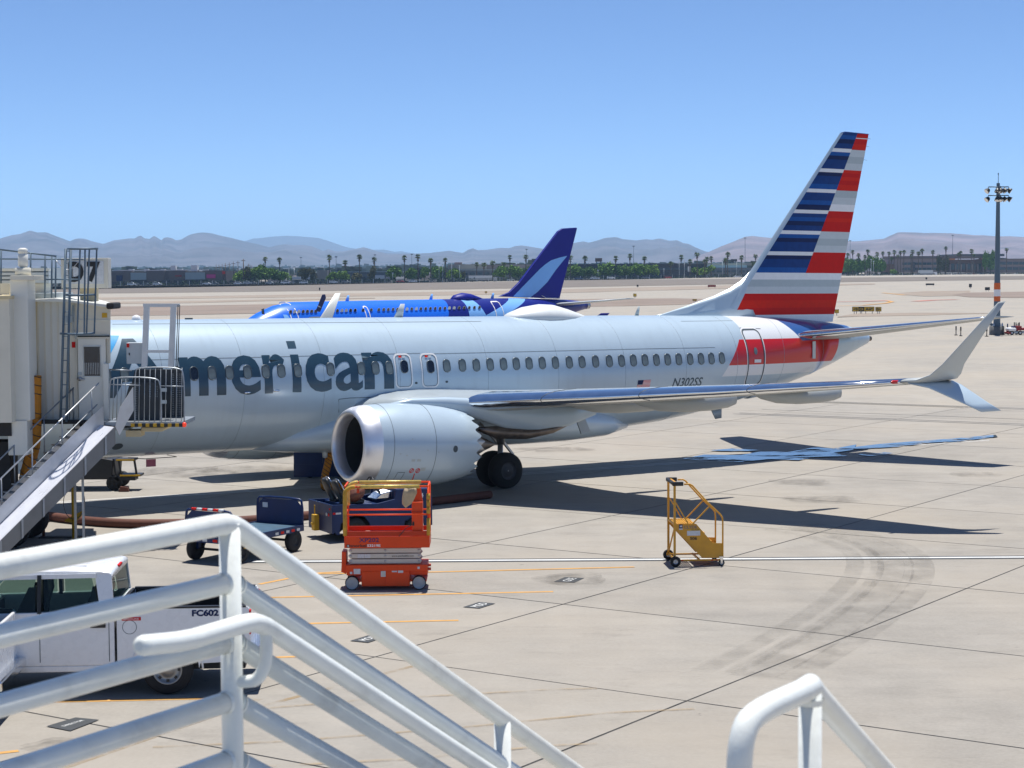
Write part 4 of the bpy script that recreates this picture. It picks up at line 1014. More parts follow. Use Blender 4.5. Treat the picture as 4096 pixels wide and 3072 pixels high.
def bdoor(u0, v0, u1, v1, uu0=None):
    (Xa, Za), (Xb, Zb_) = bhit(u0, v0), bhit(u1, v0); Xm, w_ = (Xa+Xb)/2, abs(Xb-Xa); zc = Za-.92; out = rrect(w_, 1.85, .18, 5); inn = rrect(w_-.16, 1.69, .12, 5); n_ = len(out); mb = MB()
    def dz(P): return [bsurf(Xm+p[0], zc+p[1], .015) for p in P]
    P, Q = [], []
    for a, b_, e_, f_ in zip(out, out[1:]+out[:1], inn, inn[1:]+inn[:1]):
        for i in range(4): P.append((a[0]+(b_[0]-a[0])*i/4, a[1]+(b_[1]-a[1])*i/4)); Q.append((e_[0]+(f_[0]-e_[0])*i/4, e_[1]+(f_[1]-e_[1])*i/4))
    n_ = len(P); mb.add(dz(P)+dz(Q), [(i, (i+1) % n_, n_+(i+1) % n_, n_+i) for i in range(n_)]); return mb.build('door', M['white'], bz)
d1 = bdoor(*c3(470, 125), *c3(535, 250)); d2 = bdoor(*c3(1180, 160), *c3(1220, 245)); d3 = bdoor(*c4(555, 335), *c4(628, 450))
X, Z = bhit(*c3(1192, 204)); o = inst('window', wme, d2, bsurf(X, 4.3, .02)); 
q = [bhit(*c3(*p)) for p in ((292, 230), (318, 190), (342, 182), (338, 235))]
MB().sheet([bsurf(a, c_, .02) for a, c_ in q]).build('cockpit_window', M['pane_dark'], bz)
X0, Z1 = bhit(*c3(500, 236)); X1, _z = bhit(*c3(760, 236))
vs, fs = fit_text('Breeze', X1-X0, 1.3, .03); o_, f_ = wrap([(p.x+X0, p.y+Z1-1.3, 0) for p in vs], fs, lambda a, c_: bsurf(a, c_, .02), [Z1-1.3+.13*i for i in range(1, 10)]); MB().add(o_, f_, 0, True).build('title_lettering', M['bz_light'], bz)
# fin with swoosh
def bz0(u, v): return bbk(u, v, 0.0)
c6 = lambda a, c_: (1300+a/2.011, 850+c_/2.011)
out = [c6(1395, 676), c6(1480, 640), c6(1560, 560), c6(1870, 150), c6(1905, 128), c6(2018, 121), c6(2022, 128), c6(1880, 694), c6(1760, 690)]
P = [bz0(*p) for p in out]
cenx = sum(p[0] for p in P)/len(P); mb = MB(); n_ = len(P)
front = [L3(a, .12, c_) for a, c_ in P]; backp = [L3(a, -.12, c_) for a, c_ in P]
mb.add(front+backp, [tuple(range(n_)), tuple(range(n_, 2*n_))[::-1]]+[(i, (i+1) % n_, n_+(i+1) % n_, n_+i) for i in range(n_)]); bfin = mb.build('tail_fin', M['bz_navy'], bz, bevel=.08)
sw = [c6(1940, 349), c6(1880, 362), c6(1810, 385), c6(1760, 420), c6(1720, 455), c6(1505, 676), c6(1640, 685), c6(1700, 640), c6(1780, 560), c6(1850, 460)]
for s_ in (1, -1): MB().sheet([L3(bz0(*p)[0], s_*.13, bz0(*p)[1]) for p in sw]).build('swoosh', M['bz_light'], bfin)
mb = MB(); hp = [bz0(*c6(1735, 668)), bz0(*c6(1770, 688)), bz0(*c6(1880, 690))]
mb.tube([L3(a, .14, c_) for a, c_ in hp], .03, 4); mb.build('rudder_seam', M['white'], bfin)
# stabilisers (far one shows behind the cone), wing and winglet, engines, dome, antennas
for s_, mt in ((1, M['lgrey']), (-1, M['white'])):
    blade([(L3(33.2, s_*.6, 4.45), L3(36.6, s_*.6, 4.45), .09, (0, 0, 1)), (L3(36.6, s_*6.1, 4.95), L3(37.9, s_*6.1, 4.95), .08, (0, 0, 1))], mt, 'horizontal_stabiliser', bz, 7)
wt = bbk(1268, 1245, 0)
for s_ in (1, -1):
    wg = blade([(L3(13.0, s_*1.4, 2.0), L3(20.2, s_*1.4, 1.9), .13, (0, 0, 1)), (L3(16.2, s_*6.5, 2.5), L3(20.6, s_*6.5, 2.45), .11, (0, 0, 1)), (L3(21.2, s_*15.8, 3.4), L3(23.0, s_*15.8, 3.4), .1, (0, 0, 1))], M['lgrey'], 'wing', bz, 8)
    blade([(L3(21.2, s_*15.8, 3.4), L3(23.0, s_*15.8, 3.4), .1, (0, .2, 1)), (L3(21.9, s_*16.4, 3.7), L3(23.3, s_*16.4, 3.7), .09, (0, 1, .8)), (L3(22.5, s_*16.7, 4.1), L3(23.5, s_*16.7, 4.1), .07, (0, 1, .3))], M['bz_navy'], 'winglet', wg, 6)
    mb = MB().lathe([(11.0, .95), (10.9, .88), (11.2, .8), (11.6, 1.05), (12.6, 1.08), (13.8, .98), (14.6, .75)], 24, 'x', L3(0, s_*5.0, 1.3)); mb.build('engine_nacelle', M['bz_navy'], bz)
    mb = MB().bar(L3(13.4, s_*5.0, 2.1), L3(15.5, s_*5.0, 2.45), .3, .5); mb.build('pylon', M['lgrey'], bz)
    MB().tube([L3(18.6, s_*3.2, 2.2), L3(18.6, s_*3.2, .6)], .12, 10).build('main_gear_strut', M['dull_metal'], bz)
    for dy in (-.3, .3): wheel_at(L3(18.6, s_*(3.2+dy), .48), .48, .34, bz, .25, M['dull_metal'])
MB().tube([L3(3.4, 0, 1.7), L3(3.4, 0, .4)], .09, 10).build('nose_gear_strut', M['dull_metal'], bz); wheel_at(L3(3.4, .18, .35), .35, .2, bz, .18, M['dull_metal'])
mb = MB(); rings = []
Xd = bz0(*c6(1010, 672))[0]
for dx, h_, w2 in ((0, .02, .1), (.5, .35, .5), (1.3, .52, .7), (2.2, .42, .6), (3.1, .16, .35), (3.6, .02, .1)): rings.append([L3(Xd+dx, w2*math.cos(a), 5.05+(h_+.04)*max(0, math.sin(a))) for a in [2*math.pi*j/18 for j in range(18)]])
mb.loft(rings); mb.build('satellite_dome', M['bz_navy'], bz)
for u in (160, 835, 1330):
    X = bz0(*c6(u, 680))[0]; blade([(L3(X, 0, 5.05), L3(X+.4, 0, 5.05), .1, (0, 1, 0)), (L3(X+.25, 0, 5.55), L3(X+.45, 0, 5.55), .1, (0, 1, 0))], M['bz_light'], 'blade_antenna', bz, 5)

# ================================================================ FOREGROUND STAIR RAILS
RD = .0285
def ray_at(u, v, D): return at(u, v, D)
P0 = at(918, 2092, 5.0); PL_dir = Vector((-.42, -.73, 0)).normalized(); PR = at(2300, 3085, 6.95)
up_dir = (PR-P0); sl = up_dir/up_dir.y          # per metre of depth
gr = empty('stair_guardrail', 'white tubular stair guardrail in the left foreground, five rails high', 'railing', (P0.x, P0.y, 4.9))
O = Vector((P0.x, P0.y, 4.9))
def rel(p): return Vector(p)-O
for k in range(6):
    dz = -.162*k
    A = P0 + PL_dir*2.6 + Vector((0, 0, dz)); Bp = P0+Vector((0, 0, dz)); Cp = P0+sl*4.6+Vector((0, 0, dz))
    d1_, d2_ = (A-Bp).normalized(), (Cp-Bp).normalized()
    if k == 0:
        pts = [A, Bp+d1_*.05, Bp+d1_*.022+d2_*.004, Bp+d2_*.022+d1_*.004, Bp+d2_*.05, Cp]
        MB().tube([rel(p) for p in pts], RD*1.06, 20).build('top_rail', M['white_pipe'], gr)
    else:
        MB().tube([rel(A), rel(Bp+d1_*RD*.85)], RD, 20).build('rail', M['white_pipe'], gr)
        MB().tube([rel(Bp+d2_*RD*.85), rel(Cp)], RD, 20).build('rail', M['white_pipe'], gr)
        for dv in (d1_, d2_): MB().tube([rel(Bp+dv*RD*.92), rel(Bp+dv*(RD*.92+.012))], [RD*1.14, RD*1.03], 20, caps=False).build('weld_bead', M['white_pipe'], gr)
for (base, h_) in ((P0, 1.08), (P0+PL_dir*1.5, 1.08), (P0+sl*1.42, 1.05), (P0+sl*2.9, 1.05), (P0+sl*4.5, 1.05)):
    p = Vector(base); MB().tube([rel(p), rel(p-Vector((0, 0, h_)))], RD*1.04, 20).build('post', M['white_pipe'], gr)
# lower grab rail with its turned end and bracket
nrm = Vector((sl.y, -sl.x, 0)).normalized()
H1 = at(1030, 2482, 4.93); He = at(575, 2582, 4.36)
He2 = He + Vector((0, 0, 0)); hd = (He-H1); 
pts = smooth_path([at(567, 2600, 4.34)-Vector((0, 0, .01)), He, H1-sl*.02*0+(He-H1)*.12, H1, H1+sl*.06, H1+sl*4.4], 0)
pp = [He, He+(H1-He)*.35+Vector((0, 0, -.012)), He+(H1-He)*.6+Vector((0, 0, -.006)), H1+(He-H1)*.1, H1+(He-H1)*.03+sl*.01, H1+sl*.05, H1+sl*4.4]
path = smooth_path(pp, 1); cap = (path[0]-path[1]).normalized(); path = [path[0]+cap*.022, path[0]+cap*.018, path[0]+cap*.010]+path
MB().tube([rel(p) for p in path], [RD*.35, RD*.62, RD*.82]+[RD*.9]*(len(path)-3), 20).build('grab_rail', M['white_pipe'], gr)
for k in (.035, 1.55, 3.0):
    a = H1+sl*k; bpost = (P0 if k < 1 else P0+sl*(1.42 if k < 2 else 2.9)); pb = Vector((bpost.x, bpost.y, a.z-.16))
    q = [a+Vector((0, 0, -.01)), a+Vector((0, 0, -.10)), a+(pb-a)*.25+Vector((0, 0, -.11)), a+(pb-a)*.6+Vector((0, 0, -.06)), pb]
    MB().tube([rel(p) for p in smooth_path(q, 2)], RD*.62, 14).build('rail_bracket', M['white_pipe'], gr)
# right-hand grab rail
Q0 = at(3241, 2752, 3.95); hdir = Vector((-.174, -.26, 0)).normalized()
hr = empty('stair_handrail', 'white tubular handrail loop in the lower right foreground', 'railing', (Q0.x, Q0.y, 4.9)); O2 = Vector((Q0.x, Q0.y, 4.9))
E0 = Q0+hdir*.32
pp = [E0+hdir*.02-Vector((0, 0, .75)), E0+hdir*.02-Vector((0, 0, .12)), E0+hdir*.005-Vector((0, 0, .03)), E0-hdir*.05+Vector((0, 0, .0)), Q0+hdir*.04, Q0+Vector((0, 0, .003)), Q0+sl*.03, Q0+sl*4.0]
pts = smooth_path(pp[:5], 2)+pp[5:]
MB().tube([p-O2 for p in pts], RD*.92, 20).build('top_rail', M['white_pipe'], hr)
for k in (0.0, 1.42, 2.9):
    p = Q0+sl*k; MB().tube([p-O2, p-O2-Vector((0, 0, 1.0 if k else .95))], RD*.88, 20).build('post', M['white_pipe'], hr)
    MB().tube([p-O2-Vector((0, 0, RD*.8)), p-O2-Vector((0, 0, RD*.8+.014))], [RD*1.02, RD*.92], 20, caps=False).build('weld_bead', M['white_pipe'], hr)
MB().tube([E0+hdir*.02-Vector((0, 0, .74))-O2, Q0-Vector((0, 0, .74))-O2], RD*.95, 16).build('return_rail', M['white_pipe'], hr)
# the landing and the steps that carry the rails (below the picture)
st = empty('exterior_stairs', 'grey steel stair flight and landing below the white rails', 'stairs', (0, 0, 0))
M['deck'] = mat('galvanised_deck', (.33, .34, .35), .5, .6, .1, 8, dirt=.2)
lz = P0.z-1.08
A, Bq = P0+PL_dir*2.7, P0+Vector((0, 0, 0)); C_, D_ = Q0+PL_dir*2.6, Q0
mb = MB(); base = [Vector((p.x, p.y, lz)) for p in (A-nrm*.1, Bq-nrm*.1, D_+nrm*.12, C_+nrm*.12)]
mb.add([p for p in base]+[p-Vector((0, 0, .08)) for p in base], [(0, 1, 2, 3), (7, 6, 5, 4), (0, 1, 5, 4), (1, 2, 6, 5), (2, 3, 7, 6), (3, 0, 4, 7)]); mb.build('landing', M['deck'], st)
nst = 30
hsl = Vector((sl.x, sl.y, 0)); fall = sl.z
for k in range(nst):
    c_ = (P0+Q0)/2 + hsl*((k+.6)*.24); z = lz+fall*(k+.6)*.24
    if z < .15: break
    w_ = abs((Q0-P0).dot(nrm))+.15
    MB().box((0, 0, 0), (w_, .27, .03)).build('tread', M['deck'], st, (c_.x, c_.y, z)).rotation_euler = (0, 0, math.atan2(hsl.y, hsl.x)-math.pi/2)
for p in (P0-nrm*.06, Q0+nrm*.08):
    a = Vector((p.x, p.y, lz-.1)); n2 = (lz-.2)/-fall
    MB().bar(a, a+Vector((hsl.x*n2, hsl.y*n2, fall*n2)), .05, .25).build('stringer', M['deck'], st)
    MB().bar(Vector((p.x, p.y, lz-.1)), Vector((p.x, p.y, 0)), .1, .1).build('support_column', M['deck'], st)
    q = p+PL_dir*2.4; MB().bar(Vector((q.x, q.y, lz-.1)), Vector((q.x, q.y, 0)), .1, .1).build('support_column', M['deck'], st)
# ================================================================ APRON EQUIPMENT
M['orange'] = mat('orange_red_paint', (.74, .066, .008), .45, 0, .06, 4, dirt=.08, spec=.3)
M['orange_d'] = mat('orange_red_paint_dull', (.50, .04, .008), .5, 0, .08, 4, dirt=.15, spec=.3)
M['pad'] = mat('yellow_foam_pad', (.48, .27, .03), .75, 0, .2, 9, .3, 25)
M['foil'] = mat('yellow_tape_foil', (.58, .42, .10), .35, .2, .2, 12, .4, 30)
M['cream'] = mat('cream_steel', (.56, .54, .48), .5, 0, .06, 5, dirt=.15)
M['grey_wheel'] = mat('grey_wheel', (.40, .42, .43), .6, 0, .06)
M['purple'] = mat('purple_lettering', (.06, .015, .10), .6)
M['rag'] = mat('beige_cloth', (.48, .36, .22), .9, 0, .12, 8, .5, 20)
M['placard'] = mat('white_placard', (.58, .60, .62), .5, 0, .12, 30)
M['st_yellow'] = mat('amber_paint', (.62, .30, .018), .42, 0, .08, 4, dirt=.12)
M['navy'] = mat('navy_vehicle_paint', (.005, .022, .092), .36, 0, .12, 4, spec=.35)
M['blue_deck'] = mat('blue_deck_paint', (.05, .11, .17), .5, 0, .15, 5, dirt=.25)
M['tan_seat'] = mat('brown_leather', (.17, .055, .028), .5, 0, .2, 8, .4, 25)
M['chrome'] = mat('bright_chrome', (.75, .76, .78), .12, 1.0)
M['truck_white'] = mat('truck_white_paint', (.78, .79, .80), .28, 0, .02, coat=.4)
M['hose_y'] = mat('orange_duct_cloth', (.52, .20, .012), .75, 0, .12, 9, .3, 20)
M['hose_b'] = mat('brown_duct_cloth', (.115, .040, .026), .8, 0, .15, 6, .3, 15)
M['galv'] = mat('galvanised_steel', (.34, .37, .40), .42, .7, .12, 8)
M['br_blue'] = mat('blue_grey_steel', (.09, .14, .19), .5, .2, .1, 8)
M['hazard_y'] = mat('hazard_yellow', (.62, .36, .02), .6)
M['red_lamp'] = mat('red_lamp_lens', (.6, .03, .01), .25, emis=(1, .08, .03, .4))
def glass(name, col, rough=.03, mixv=.75):
    m, b, x = newmat(name, rough, 0, .5); t = m.node_tree; b.inputs['Base Color'].default_value = (*col, 1)
    tr = t.nodes.new('ShaderNodeBsdfTransparent'); tr.inputs['Color'].default_value = (.55, .72, .66, 1); ms = t.nodes.new('ShaderNodeMixShader'); ms.inputs[0].default_value = mixv
    t.links.new(tr.outputs[0], ms.inputs[1]); t.links.new(b.outputs[0], ms.inputs[2]); t.links.new(ms.outputs[0], t.nodes['Material Output'].inputs['Surface']); return m
M['glass'] = glass('tinted_glass', (.01, .02, .018), .03, .38)
EX, EZ = Vector((1, 0, 0)), Vector((0, 0, 1))
def wheel(p, r_, w_, parent, axis='y', rim=None, rr=.55, name='wheel', tyre=None):
    t_ = MB().lathe([(-w_/2, r_*rr), (-w_/2, r_*.88), (-w_*.34, r_*.98), (0, r_), (w_*.34, r_*.98), (w_/2, r_*.88), (w_/2, r_*rr)], 24, axis, p).build(name, tyre or M['tyre'], parent)
    MB().lathe([(-w_*.46, .004), (-w_*.40, r_*rr*.35), (-w_*.30, r_*rr*.7), (-w_*.46, r_*rr), (-w_*.51, r_*rr*1.03), (w_*.51, r_*rr*1.03), (w_*.46, r_*rr), (w_*.30, r_*rr*.7), (w_*.40, r_*rr*.35), (w_*.46, .004)], 20, axis, p).build('rim', rim or M['grey_wheel'], t_)
    return t_
# ---------------------------------------------------------------- scissor lift
sl_ = empty('scissor_lift', 'orange-red scissor lift with yellow padded rails standing on the apron', 'scissor lift', (-3.39, 38.74, 0), R(.5))
W_, LX = .80, 1.41
for x_ in (0, LX):
    for y_ in (.06, W_-.06): wheel((x_, y_, .15), .15, .12, sl_, 'y', M['grey_wheel'], .86)
mb = MB(); mb.b2((-.08, .03, .17), (LX+.16, W_-.03, .20)); mb.prism([(-.12, .40), (LX+.18, .40), (LX+.18, .535), (-.12, .535)], 'y', .0, W_); mb.prism([(.2, .08), (LX-.2, .08), (LX-.2, .42), (.2, .42)], 'y', .01, W_-.01); mb.b2((-.12, .1, .3), (LX+.18, W_-.1, .42))
ch = mb.build('chassis', M['orange'], sl_, bevel=.01)
mb = MB(); mb.prism([(-.24, .36), (-.14, .32), (-.10, .40), (-.13, .52), (-.13, .78), (-.22, .80), (-.23, .5)], 'y', .18, .62); mb.build('entry_ladder', M['orange'], sl_, bevel=.008)
for z in (.48, .40): MB().b2((LX+.18, .1, z), (LX+.25, .2, z+.045)).build('tow_lug', M['orange_d'], sl_)
for (x0, x1) in ((.215, .70), (.715, 1.195)): MB().b2((x0, -.004, .10), (x1, .012, .40)).build('tray_door', M['orange'], ch, bevel=.004)
MB().b2((.61, -.012, .285), (.71, -.003, .405)).build('socket_plate', M['placard'], ch); MB().b2((.63, -.016, .30), (.69, -.011, .385)).build('socket_cover', M['cream'], ch)
for (x0, z0, w_, h_) in ((.04, .345, .14, .11), (-.04, .345, .05, .05), (.84, .38, .11, .03), (.97, .365, .11, .05), (1.38, .445, .05, .05)): MB().b2((x0, -.007, z0), (x0+w_, -.0025, z0+h_)).build('placard', M['placard'], ch)
for k in range(3):
    z = .60+.115*k
    for y_ in (.08, W_-.15):
        b_ = MB().prism([(-.04, z-.05), (LX+.02, z-.05), (LX+.06, z), (LX+.02, z+.045), (-.04, z+.045), (-.08, z)], 'y', y_, y_+.07).build('scissor_arm', M['cream'], sl_, bevel=.006)
        if y_ < .2:
            for x_ in (-.02, .70, LX): MB().lathe([(-.012, .001), (-.012, .022), (0, .024)], 12, 'y', (x_, y_-.001, z)).build('pivot_pin', M['dull_metal'], b_)
a3 = [o for o in sl_.children if o.name.startswith('scissor_arm')]
lettering('www.snorkellifts.com', (.84, .073, .692), EX, EZ, .46, .042, M['black'], a3[2], bold=.0)
for x_, w_ in ((.12, .14), (.27, .12)): MB().b2((x_, .074, .67), (x_+w_, .079, .755)).build('placard', M['placard'], a3[2])
mb = MB(); mb.b2((-.15, -.03, .90), (LX+.23, .0, 1.14)); mb.b2((-.15, W_, .90), (LX+.23, W_+.03, 1.14)); mb.b2((-.15, 0, .90), (LX+.23, W_, .94)); mb.b2((-.15, 0, .94), (-.12, W_, 1.14)); mb.b2((LX+.20, 0, .94), (LX+.23, W_, 1.14))
pf = mb.build('platform', M['orange'], sl_)
lettering('XP202', (.16, -.034, 1.02), EX, EZ, .42, .095, M['purple'], pf, bold=.02)
MB().b2((-.10, -.035, .912), (-.035, -.031, .975)).build('logo_tile', M['black'], pf); lettering('S', (-.083, -.0375, .922), EX, EZ, .032, .044, M['white'], pf, bold=.03)
lettering('snorkel', (-.025, -.034, .918), EX, EZ, .34, .062, M['black'], pf, bold=.02); lettering('S3219E', (.33, -.034, .922), EX, EZ, .28, .055, M['white'], pf, bold=.03)
x0, x1 = -.13, LX+.21
for y_, dz in ((-.02, 0), (W_+.02, .0)):
    MB().tube(smooth_path([(x0, y_, 1.14), (x0, y_, 2.02), (x0+.02, y_, 2.14), (x0+.14, y_, 2.19), (x0+.3, y_, 2.19)], 1), .022, 8).tube([(x0+.28, y_, 2.19), (x1, y_, 2.19)], .022, 8).tube([(x1, y_, 2.19), (x1, y_, 1.14)], .022, 8).build('guard_rail', M['orange'], sl_)
    MB().tube([(x0, y_, 1.60), (x1, y_, 1.60)], .018, 8).build('mid_rail', M['orange'], sl_)
    MB().b2((x0, y_-.012, 1.15), (x1, y_+.012, 1.25)).build('toe_board', M['orange_d'], sl_)
    pz = (.60 if y_ < 0 else .80)
    MB().tube([(x0+.24, y_, 2.19), (x1-.18, y_, 2.19)], .042, 10).build('foam_pad', M['foil'], sl_)
MB().tube(smooth_path([(x0, -.02, 1.16), (x0, -.02, 2.0), (x0+.02, -.02, 2.12), (x0+.13, -.02, 2.18), (x0+.22, -.02, 2.19)], 1), .045, 10).build('foam_pad', M['pad'], sl_)
MB().tube(smooth_path([(x0, W_+.02, 1.7), (x0, W_+.02, 2.0), (x0+.02, W_+.02, 2.12), (x0+.13, W_+.02, 2.18), (x0+.22, W_+.02, 2.19)], 1), .045, 10).build('foam_pad', M['foil'], sl_)
for z0, z1 in ((1.16, 1.52), (1.62, 1.76), (1.77, 1.91), (1.92, 2.04)): MB().tube([(x1, -.02, z0), (x1, -.02, z1)], .042, 10).build('foam_pad', M['pad'], sl_)
for x_ in (x0, x1): MB().tube([(x_, -.02, 2.19), (x_, W_+.02, 2.19)], .02, 8).build('end_rail', M['orange'], sl_); MB().tube([(x_, -.02, 1.62), (x_, W_+.02, 1.62)], .016, 8).build('end_rail', M['orange'], sl_)
MB().b2((1.27, .02, 1.17), (1.50, .30, 1.86)).build('control_cabinet', M['orange'], sl_, bevel=.02); MB().b2((1.28, .005, 1.36), (1.32, .02, 1.44)).build('cabinet_latch', M['black'], sl_); MB().b2((1.26, .012, 1.64), (1.505, .019, 1.67)).build('cabinet_seam', M['orange_d'], sl_)
MB().prism([(1.28, 1.86), (1.30, 2.14), (1.36, 2.19), (1.46, 2.14), (1.50, 1.86)], 'y', .1, .16).build('control_bracket', M['orange'], sl_)
rg = MB(); rings = []
for z, w_, xx in ((2.16, .13, 1.25), (2.05, .15, 1.24), (1.92, .13, 1.2), (1.82, .10, 1.17), (1.76, .03, 1.15)): rings.append([(xx+w_*math.cos(a), -.05+.03*math.sin(a)+.012*math.sin(3*a+z*9), z+.01*math.cos(2*a)) for a in [2*math.pi*j/14 for j in range(14)]])
rag = tag(rg.loft(rings).build('cloth_rag', M['rag']), 'beige cloth hanging from the scissor lift rail', 'cloth'); rag.location = (-3.39, 38.74, 0); rag.rotation_euler = (0, 0, R(.5))
MB().tube(smooth_path([(1.28, -.01, 1.38), (1.15, -.04, 1.32), (1.05, -.05, 1.2), (1.0, -.045, 1.14)], 2), .008, 6).build('cable', M['black'], sl_)
MB().tube([(.15, -.02, 2.06), (.15, -.02, 2.19)], .03, 8).tube([(.11, -.05, 2.19), (.2, -.05, 2.19)], .02, 6).build('gate_latch', M['orange_d'], sl_)
# ---------------------------------------------------------------- yellow maintenance stand
sd = empty('maintenance_stand', 'amber rolling maintenance stand with steps and two black tyres', 'work stand', (3.66, 41.66, 0), R(4))
def SP(cx, cy): return ((cx-530)/622, (1450-cy)/622)   # measured picture units of its near side -> x, z in metres
DW = .92
def tube2(pts, r_, name, both=True, mt='st_yellow'):
    for y_ in ((0, DW) if both else (0,)): MB().tube([(*([SP(*p)[0], y_, SP(*p)[1]]),) for p in pts], r_, 8).build(name, M[mt], sd)
for y_ in (0, DW):
    MB().bar((-.008, y_, .16), (-.008, y_, 1.86), .048).build('post', M['st_yellow'], sd)
    pl_ = [SP(*p) for p in ((525, 850), (830, 850), (1065, 1125), (1205, 1130), (1213, 1335), (920, 1335), (525, 905))]
    MB().prism(pl_, 'y', y_-.008, y_+.008).build('side_panel', M['st_yellow'], sd)
    a, c_ = SP(525, 905), SP(920, 1335); MB().bar((a[0], y_, a[1]), (c_[0], y_, c_[1]), .035, .012).build('panel_flange', M['st_yellow'], sd)
    h_ = [(-.008, y_, 1.86)]+[(SP(*p)[0], y_, SP(*p)[1]) for p in ((660, 290), (735, 288), (775, 310), (1000, 560), (1170, 720), (1200, 765), (1208, 830), (1208, 1335))]
    MB().tube(h_[1:], .019, 10).build('handrail', M['st_yellow'], sd)
    for p, q in (((540, 545), (720, 855)), ((775, 855), (1025, 598))): a, c_ = SP(*p), SP(*q); MB().bar((a[0], y_, a[1]), (c_[0], y_, c_[1]), .028).build('brace', M['st_yellow'], sd)
    MB().bar((.05, y_, .14), (1.1, y_, .14), .04, .035).build('base_rail', M['st_yellow'], sd)
    MB().bar((-.05, y_, .145), (.05, y_, .145), .05, .05).build('axle_block', M['st_yellow'], sd)
    wheel((.0, y_-.07 if y_ == 0 else y_+.07, .122), .122, .075, sd, 'y', M['dull_metal'], .45)
    cs = MB().prism([(1.02, .19), (1.09, .19), (1.075, .06), (1.05, .06)], 'y', y_-.045, y_-.035).build('caster_fork', M['chrome'], sd)
    wheel((1.06, y_-.01, .072), .072, .04, sd, 'y', M['grey_wheel'], .6, 'caster_wheel')
    MB().b2((1.0, y_-.04, .19), (1.11, y_+.02, .215)).build('caster_plate', M['chrome'], sd)
    MB().b2((-.06, y_-.04, 1.83), (.19, y_+.03, 1.925)).build('bumper', M['black'], sd, bevel=.015)
MB().b2((-.07, 0, 1.85), (.0, DW, 1.92)).build('bumper', M['black'], sd, bevel=.02)
MB().b2((.0, .05, 1.86), (.06, DW-.05, 1.90)).build('top_plate', M['st_yellow'], sd)
for z in (.16, .95, 1.84): MB().bar((-.008, 0, z), (-.008, DW, z), .035).build('cross_bar', M['st_yellow'], sd)
for z, x_ in ((.15, 1.08), (.15, .55), (.33, 1.08)): MB().bar((x_, 0, z), (x_, DW, z), .035).build('cross_bar', M['st_yellow'], sd)
MB().bar((-.008, 0, .9), (-.008, DW, .18), .028).build('cross_brace', M['st_yellow'], sd)
for k in range(9): MB().b2((.0+.052*k, .01, .955), (.035+.052*k, DW-.01, .972)).build('deck_bar', M['st_yellow'], sd)
for (x_, z) in ((.58, .76), (.74, .57), (.92, .40), (1.0, .22)):
    MB().b2((x_-.1, .01, z-.02), (x_+.1, DW-.01, z)).build('tread', M['st_yellow'], sd)
a = SP(655, 915); lettering('CLYDE', (a[0], -.012, a[1]), EX, EZ, .30, .065, M['hot_metal'], sd, bold=.03)
a = SP(742, 1077); lettering('506', (a[0], -.012, a[1]), EX, EZ, .16, .07, M['black'], sd, bold=.03)
a = SP(585, 930); c_ = SP(637, 855); MB().b2((a[0], -.014, a[1]), (c_[0], -.0095, c_[1])).build('placard', M['blue2'], sd); lettering('M', (a[0]+.02, -.0155, a[1]+.055), EX, EZ, .05, .045, M['white'], sd, bold=.02); MB().b2((a[0], -.0165, a[1]), (c_[0], -.0142, a[1]+.03)).build('placard', M['placard'], sd)
a = SP(700, 1015); c_ = SP(887, 925); MB().b2((a[0], -.014, a[1]), (c_[0], -.0095, c_[1])).build('placard', M['placard'], sd); MB().b2((a[0], -.0165, c_[1]-.035), (c_[0], -.0142, c_[1])).build('caution_band', M['hazard_y'], sd); lettering('CAUTION', (a[0]+.09, -.018, c_[1]-.03), EX, EZ, .19, .024, M['black'], sd, bold=.02)
for x_ in (.14, .82, .92): MB().b2((x_, -.024, .128), (x_+.05, -.0205, .15)).build('reflector', M['red'], sd)
# ---------------------------------------------------------------- baggage cart
CA = R(60); wl = Vector((-6.24, 42.43, 0))
bc = empty('baggage_cart', 'empty navy flatbed baggage cart with end panels, hitched behind the tug', 'baggage cart', wl, CA)
CW, CL = 1.4, 2.65
for x_ in (0, 2.05):
    for y_ in (0, CW-.1): wheel((x_, y_+.06, .27), .27, .16, bc, 'y', M['dark'], .5)
    MB().tube([(x_, 0, .27), (x_, CW, .27)], .03, 8).build('axle', M['dark'], bc)
MB().b2((-.3, .02, .55), (2.38, CW-.02, .60)).build('deck', M['blue_deck'], bc)
for y_ in (0, CW): MB().b2((-.3, y_-.02, .47), (2.38, y_+.02, .62)).build('side_sill', M['navy'], bc)
for x_ in (-.3, 2.38): MB().b2((x_-.02, 0, .47), (x_+.02, CW, .62)).build('end_sill', M['navy'], bc)
for x_ in (0, 2.05):
    for y_ in (.12, CW-.12): MB().bar((x_+.18, y_, .30), (x_+.32, y_, .5), .05).build('strut', M['navy'], bc); MB().bar((x_, y_, .27), (x_, y_, .5), .10, .10).build('axle_bracket', M['navy'], bc)
MB().b2((.08, -.03, .33), (.22, .02, .5)).build('brake_box', M['hazard_y'], bc)
for x_, sg in ((-.3, 1), (2.38, -1)):
    MB().tube(smooth_path([(x_, .02, .6), (x_, .02, 1.15), (x_, .12, 1.24), (x_, CW-.12, 1.24), (x_, CW-.02, 1.15), (x_, CW-.02, .6)], 1), .028, 8).build('end_hoop', M['navy'], bc)
    pnl = MB().prism([(.04, .62), (CW-.04, .62), (CW-.04, 1.05), (CW-.2, 1.2), (.2, 1.2), (.04, 1.05)], 'x', x_-.012, x_+.012).build('end_panel', M['navy'], bc)
for k in range(6):
    MB().tube([(-.3, .25+.16*k, 1.24), (-.3, .40+.16*k, 1.24)], .033, 8).build('reflective_tape', M['red'] if k % 2 else M['placard'], bc)
